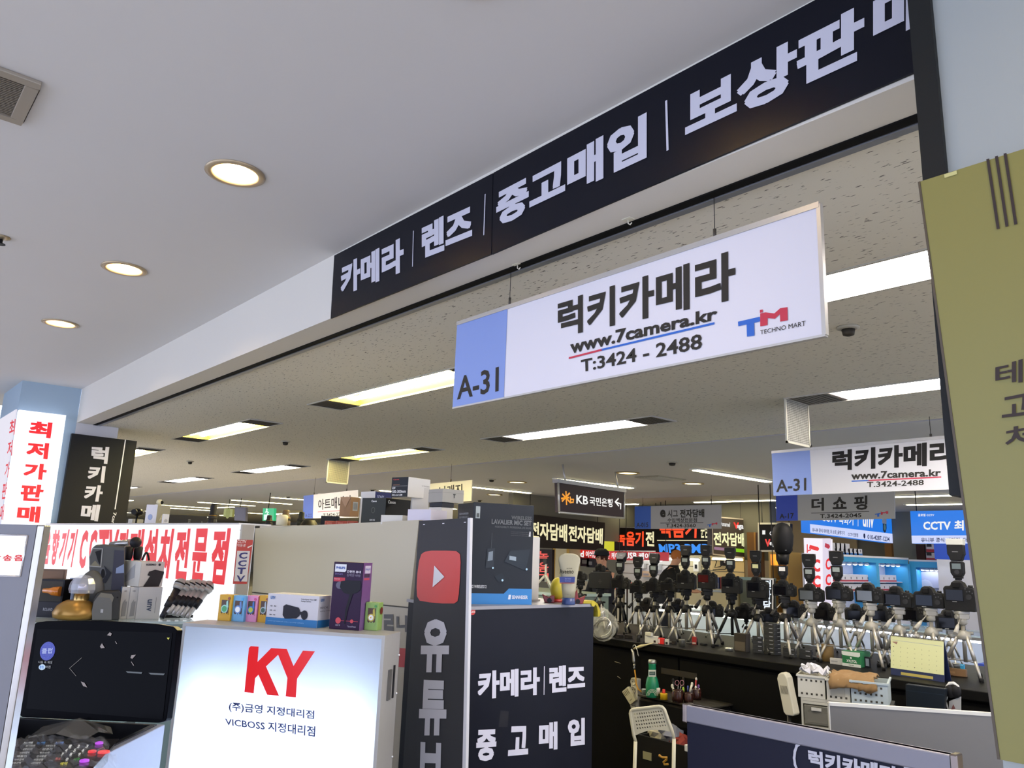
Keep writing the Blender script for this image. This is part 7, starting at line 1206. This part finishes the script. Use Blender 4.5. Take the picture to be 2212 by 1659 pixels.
r = thing('stall_counter', 'teal edged low shelf unit beside the brown cabinet', 'counter', (11.0, Y(1620, 11), 0)); obj('body', MB().box(10.8, Y(1645, 10.8), 0, 11.2, Y(1598, 10.8), 1.2), M('5c6258', .6), r); obj('worktop', MB().box(10.78, Y(1645, 10.8), 1.2, 11.22, Y(1598, 10.8), 1.24), M('7f9a98', .4), r)
# security shop: sky blue display front with lamps, shelves and cartons
def fr(px0, py0, px1, py1, pl, v, name, mat, par, t=.05, lift=0):
    f = {'x': onx, 'y': ony}[pl]; q = [f(px0, py0, v), f(px1, py0, v), f(px1, py1, v), f(px0, py1, v)]; P = Panel(*q, par); P.body(name, mat, t); return P
SB = M('3fa3dc', .45); WS = M('dcdce8', .5); yk = 5.6
q = ony(1890, 1340, yk); r = thing('security_display', 'sky blue framed display front with small spot lamps and white niches of cartons', 'display case', (q.x, yk, 0))
def kx(px): d = ray(px, 1260); return d.x/d.y*yk
def kz(px, py): return ony(px, py, yk).z
x0_, x1_ = kx(1790), kx(1965); zt_ = kz(1900, 1206); zl = kz(1900, 1216)
obj('header', MB().box(x0_, yk, zl, x1_, yk+.4, zt_), SB, r); obj('back_board', MB().box(x0_, yk+.38, 0, x1_, yk+.4, zl), WS, r); obj('plinth', MB().box(x0_, yk, 0, x1_, yk+.38, .8), WS, r)
for px in (1895, 1963): obj('upright', MB().box(kx(px)-.0, yk, .8, kx(px)+.1, yk+.38, zl), SB, r)
obj('top_strip', MB().box(x0_, yk-.01, zt_, x1_, yk+.4, zt_+.03), WS, r)
for z_ in (1.08, 1.22): obj('shelf', MB().box(x0_, yk+.1, z_, x1_, yk+.38, z_+.012), WS, r)
def spot(p, lb): t = thing('spot_lamp', lb, 'lamp', p, group='small spot lamps in the security shop'); obj('shade', MB().lathe(p, [(.02, .0), (.05, -.035), (.052, -.035), (.024, .004)], 12), M('e4e4ec', .4), t); obj('bulb', MB().ball(p+V((0, 0, -.03)), .03, 10, (1, 1, .5)), E('e8eeff', 22), t)
for i in range(14): spot(V((kx(1800)+(kx(1958)-kx(1800))*i/13, yk+.12, zl-.005)), 'small bright spot lamp, %s from the left under the sky blue header' % (O_+['fourteenth'])[i])
random.seed(5)
for row, z_ in ((0, 1.092), (1, 1.232)):
    for i in range(12):
        xx = kx(1812)+(kx(1955)-kx(1812))*i/12; h_ = .105; t = thing('camera_carton', '%s white carton with red band on the %s shelf of the sky blue display' % (O_[i], ('lower', 'upper')[row]), 'box', (xx+.08, yk+.2, z_), group='red banded white cartons'); obj('carton', MB().box(xx, yk+.14, z_, xx+.2, yk+.3, z_+h_), M('d8d6e0', .5), t, .002)
        obj('red_band', MB().box(xx, yk+.137, z_, xx+.2, yk+.14, z_+.025), M('a82a38', .5), t); obj('camera_picture', MB().box(xx+.1, yk+.137, z_+.035, xx+.12, yk+.14, z_+.07), M('4a4a55', .5), t)
for i in range(9):
    xx = kx(1796)+(kx(1880)-kx(1796))*i/9; h_ = .17 if i < 6 else .1; t = thing('camera_carton', '%s white carton with blue band on top of the sky blue display' % O_[i], 'box', (xx+.05, yk+.2, zt_+.031), group='white cartons along the display top'); obj('carton', MB().box(xx, yk+.12, zt_+.031, xx+.19, yk+.28, zt_+.031+h_), M('d0cfda', .5), t, .002); obj('blue_band', MB().box(xx, yk+.117, zt_+.031, xx+.19, yk+.12, zt_+.061), M('2f6fb8', .5), t); obj('camera_picture', MB().box(xx+.12, yk+.117, zt_+.08, xx+.135, yk+.12, zt_+.12), M('4a4a55', .5), t)
# right bay of the display, facing the aisle
xk = x1_+.1; Yk = lambda px: onx(px, 1260, xk).y; r = thing('security_display', 'right bay of the sky blue display with a pale poster, beside the yellow board', 'display case', (xk, Yk(2000), 0)); zt2 = onx(1990, 1213, xk).z; zl2 = onx(1990, 1226, xk).z
obj('header', MB().box(xk, Yk(2120), zl2, xk+.3, Yk(1967), zt2), SB, r); obj('top_strip', MB().box(xk-.01, Yk(2120), zt2, xk+.3, Yk(1967), zt2+.03), WS, r); obj('upright', MB().box(xk, Yk(1981), 0, xk+.3, Yk(1967), zl2), SB, r); obj('back_board', MB().box(xk+.28, Yk(2120), 0, xk+.3, Yk(1981), zl2), WS, r)
t = fr(1988, 1235, 2030, 1270, 'x', xk+.2, 'poster_board', M('b9bcd6', .5), r)
for rr in (.35, .25, .15): t.line([(.25+rr*math.cos(PI*i/8), .0+rr*1.3*math.sin(PI*i/8)) for i in range(9)], .03, M('d4d6e6', .5), 'arc')
for i in range(6): spot(V((xk+.1, Yk(1990)+(Yk(2040)-Yk(1990))*i/5, zl2-.005)), 'small bright spot lamp over the pale poster, %s of six' % O_[i])
# blue and white booth beside it
xb = xk-.35; r = thing('white_booth', 'glossy white booth with a bright blue top band beside the yellow board', 'booth', (xb, Yk(2060), 0)); Yb = lambda px: onx(px, 1240, xb).y; zb1, zb2 = onx(2060, 1174, xb).z, onx(2060, 1209, xb).z
obj('blue_band', MB().box(xb, Yb(2170), zb2, xb+.3, Yb(2022), zb1), E('1a55d8', .55), r); obj('panel', MB().box(xb, Yb(2170), 0, xb+.3, Yb(2026), zb2), M('cfd0e4', .15, coat=.5), r)
# cartons and dark door on the wall strip above
xx = xk+.5; 
for i, (ya, yb_) in enumerate(((1175, 1193), (1194, 1212))):
    a, b = onx(2000, ya, xx), onx(2024, yb_, xx); t = thing('camera_carton', ['upper', 'lower'][i]+' white carton with red band left of the blue booth band', 'box', (xx, (a.y+b.y)/2, b.z)); obj('carton', MB().box(xx, b.y, b.z+.002, xx+.2, a.y, a.z), M('cfc9cf', .5), t, .003); obj('red_band', MB().box(xx-.004, b.y, b.z+.002, xx, a.y, b.z+.05), M('a8323c', .5), t); obj('dome_picture', MB().box(xx-.004, b.y+.08, b.z+.09, xx, b.y+.16, b.z+.14), M('35353c', .5), t)
a, b = onx(1978, 1176, xx), onx(1999, 1211, xx); struct('door_1', MB().box(xx, b.y, 0, xx+.04, a.y, a.z), M('3a2622', .5)); struct('wall_strip', MB().box(xx+.2, onx(2200, 1200, xx).y, 0, xx+.3, onx(1931, 1200, xx+.2).y, SZ), M('77766a', .8))
a, b = onx(1910, 1170, 16.5), onx(1925, 1170, 16.5); struct('trim_7', MB().box(16.5, b.y, 0, 16.6, a.y, SZ), M('a8743c', .6)); struct('wall_beige', MB().box(16.55, a.y+.6, 0, 16.6, 13.5, SZ), M('b8a27c', .7))
# small white tripod left of the hand cream, red lit strip lights
c = onx(1177, 1310, 6.2); c.z = 1.08; r = thing('tripod', 'small white tripod standing behind the toys left of the hand cream tube', 'tripod', c)
WT = M('cfcdc4', .5); zz = onx(1177, 1218, 6.2).z
for k in range(3): a_ = k*2.09+.4; obj('leg', MB().cyl(c+V((0, 0, (zz-1.08)*.6)), c+V((.16*math.cos(a_), .16*math.sin(a_), 0)), .014, .01, 8), WT, r)
obj('centre_column', MB().cyl(c+V((0, 0, .1)), (c.x, c.y, zz), .012, n=8), WT, r); obj('phone_clamp', MB().box(c.x-.02, c.y-.03, zz, c.x+.02, c.y+.03, zz+.06), M('2a2a2c', .5), r, .004)
r = thing('stall_counter', 'green grey counter under the small white tripod', 'counter', (6.4, c.y, 0)); obj('body', MB().box(6.0, c.y-.5, 0, 6.7, c.y+.9, 1.05), M('6b7a70', .5), r); obj('worktop', MB().box(5.98, c.y-.52, 1.05, 6.72, c.y+.92, 1.08), M('9db0a8', .3), r)
for i, (a, b) in enumerate((((1327, 1262), (1337, 1276)), ((1348, 1258), (1362, 1262)), ((1362, 1262), (1371, 1270)))): p, q = onx(*a, 7.4), onx(*b, 7.4); t = thing('red_neon_sign', ['leftmost', 'middle', 'rightmost'][i]+' piece of glowing red light seen low between the cameras', 'light', (p+q)/2, group='glowing red light pieces'); obj('tube', MB().cyl(p, q, .022, n=8), E('ff3a30', 3), t); obj('stand', MB().cyl(((p+q)/2), ((p+q).x/2, (p+q).y/2, 0), .01, n=8), DKMETAL, t)
# ---- two people among the stalls
def person(label, foot, H, turn, lean, shirt, hair, cap=None, arm=.35, pants='23252c'):
    r = thing('person', label, 'person', foot); r.rotation_euler = (0, 0, turn); s = H/1.72
    me = bpy.data.meshes.new('body'); hip = V((0, 0, .93)); ln = lambda d, z: V((d, 0, z))
    def up(t): return hip+V((math.sin(lean)*t, 0, math.cos(lean)*t))
    vs = [hip, up(.2), up(.42), up(.5), up(.55), up(.63)+V((.015, 0, 0)), up(.71)+V((.015, 0, 0))]; rad = [(.15, .12), (.13, .105), (.15, .11), (.08, .07), (.052, .052), (.09, .08), (.082, .075)]; ed = [(0, 1), (1, 2), (2, 3), (3, 4), (4, 5), (5, 6)]
    for sd in (-1, 1):
        b = len(vs); vs += [V((0, sd*.1, .88)), V((.02, sd*.11, .48)), V((-.01, sd*.11, .08)), V((.12, sd*.12, .03))]; rad += [(.085, .085), (.055, .055), (.04, .04), (.035, .03)]; ed += [(0, b), (b, b+1), (b+1, b+2), (b+2, b+3)]
        sh = up(.44)+V((0, sd*.17, 0)); b = len(vs); el = sh+V((.1, sd*.04, -.26)); wr = el+V((arm*.6, -sd*.04, -.05+arm*.1)); hnd = wr+V((.07, 0, -.01)); vs += [sh, el, wr, hnd]; rad += [(.058, .058), (.042, .042), (.028, .028), (.033, .02)]; ed += [(2, b), (b, b+1), (b+1, b+2), (b+2, b+3)]
        for f in range(5): c0 = len(vs); o = (f-2)*.017; fl = (.045, .06, .066, .06, .05)[f] if f else .04; vs += [hnd+V((.035, o, 0)), hnd+V((.035+fl*.6, o*1.3, -.008)), hnd+V((.03+fl, o*1.3, -.025))]; rad += [(.009, .009), (.008, .008), (.006, .006)]; ed += [(b+3, c0), (c0, c0+1), (c0+1, c0+2)]
    me.from_pydata([v*s for v in vs], ed, []); o = bpy.data.objects.new('body', me); COL.objects.link(o); o.parent = r; o.modifiers.new('skin', 'SKIN'); 
    for i, (a, b) in enumerate(rad): me.skin_vertices[0].data[i].radius = (a*s, b*s); me.skin_vertices[0].data[i].use_root = (i == 0)
    o.modifiers.new('sub', 'SUBSURF').levels = 1; o.modifiers['sub'].render_levels = 2; me.materials.append(M('b98a70', .6))
    hc = (up(.655)+V((.02, 0, 0)))*s
    mb = MB()
    for t, rx, ry in ((-.1, .17, .185), (.06, .15, .165), (.2, .145, .16), (.36, .16, .2), (.45, .13, .2), (.5, .09, .1), (.54, .07, .075)):
        p = up(t)*s
        for k in range(18): a = 2*PI*k/18; mb.v.append(p+V((rx*s*math.cos(a), ry*s*math.sin(a), 0)))
    mb.f = [(j*18+k, j*18+(k+1) % 18, (j+1)*18+(k+1) % 18, (j+1)*18+k) for j in range(6) for k in range(18)]; mb.sm = [True]*len(mb.f)
    for sd in (-1, 1):
        sh = up(.44)+V((0, sd*.17, 0)); el = sh+V((.1, sd*.04, -.26)); wr = el+V((arm*.55, -sd*.035, -.045+arm*.09)); mb.tube([(sh+V((-.01, -sd*.03, .02)))*s, (sh+V((.03, 0, -.06)))*s, el*s, wr*s], [.07*s, .07*s, .056*s, .042*s], 12)
    child(obj('jacket', mb, M(shirt, .8)), r)
    mb = MB()
    for sd in (-1, 1): mb.tube([V((0, sd*.08, .98))*s, V((0, sd*.1, .8))*s, V((.02, sd*.11, .48))*s, V((-.01, sd*.11, .1))*s], [.11*s, .1*s, .075*s, .06*s], 12)
    child(obj('trousers', mb, M(pants, .8)), r)
    mb = MB().ball(hc+V((-.014, 0, .03))*s, .093*s, 16, (1, .92, 1.05)); mb.f = [f for f in mb.f if sum((mb.v[i]-hc).x for i in f)/len(f) < .045*s or sum((mb.v[i]-hc).z for i in f)/len(f) > .05*s]; mb.sm = [True]*len(mb.f); child(obj('hair', mb, M(hair, .8)), r)
    child(obj('nose', MB().lathe(hc+V((.072, 0, -.012))*s, [(.012*s, 0), (.004*s, .03*s)], 8, ax=(.35, 0, .9)), M('b98a70', .6)), r); child(obj('ear', MB().ball(hc+V((0, .076, 0))*s, .02*s, 8, (.7, .4, 1.2)).ball(hc+V((0, -.076, 0))*s, .02*s, 8, (.7, .4, 1.2)), M('b08068', .6)), r)
    child(obj('eye', MB().ball(hc+V((.072, .028, .018))*s, .009*s, 8).ball(hc+V((.072, -.028, .018))*s, .009*s, 8), M('2a201c', .3)), r); child(obj('mouth', MB().ball(hc+V((.072, 0, -.045))*s, .016*s, 8, (.4, 1, .3)), M('9a5048', .5)), r)
    child(obj('shoe', MB().ball(V((.07, .115, .04))*s, .07*s, 10, (1.7, .6, .5)).ball(V((.07, -.115, .04))*s, .07*s, 10, (1.7, .6, .5)), BLACK), r)
    if cap: mb = MB().lathe(hc+V((-.01, 0, .045))*s, [(.104*s, 0), (.108*s, .02*s), (.1*s, .06*s), (.06*s, .095*s), (.01*s, .104*s)], 18); mb.prism([hc*1+V((x_, y_, .05))*s for x_, y_ in ((.06, -.07), (.17, -.05), (.19, 0), (.17, .05), (.06, .07))], (0, 0, .008)); child(obj('cap', mb, M(cap, .7)), r)
    return r
p = onx(1305, 1230, 7.6); person('person with a dark brimmed cap and dark jacket standing behind the monitor and cameras', (p.x, p.y, 0), 1.57, 2.9, .05, '1b1d26', '3a2018', '14161c')
p = onx(1468, 1230, 9.6); person('person in black leaning forward with orange brown hair behind the leaning flashes', (p.x-.1, p.y+.25, 0), 1.66, -1.0, .35, '141416', '9a5a26')
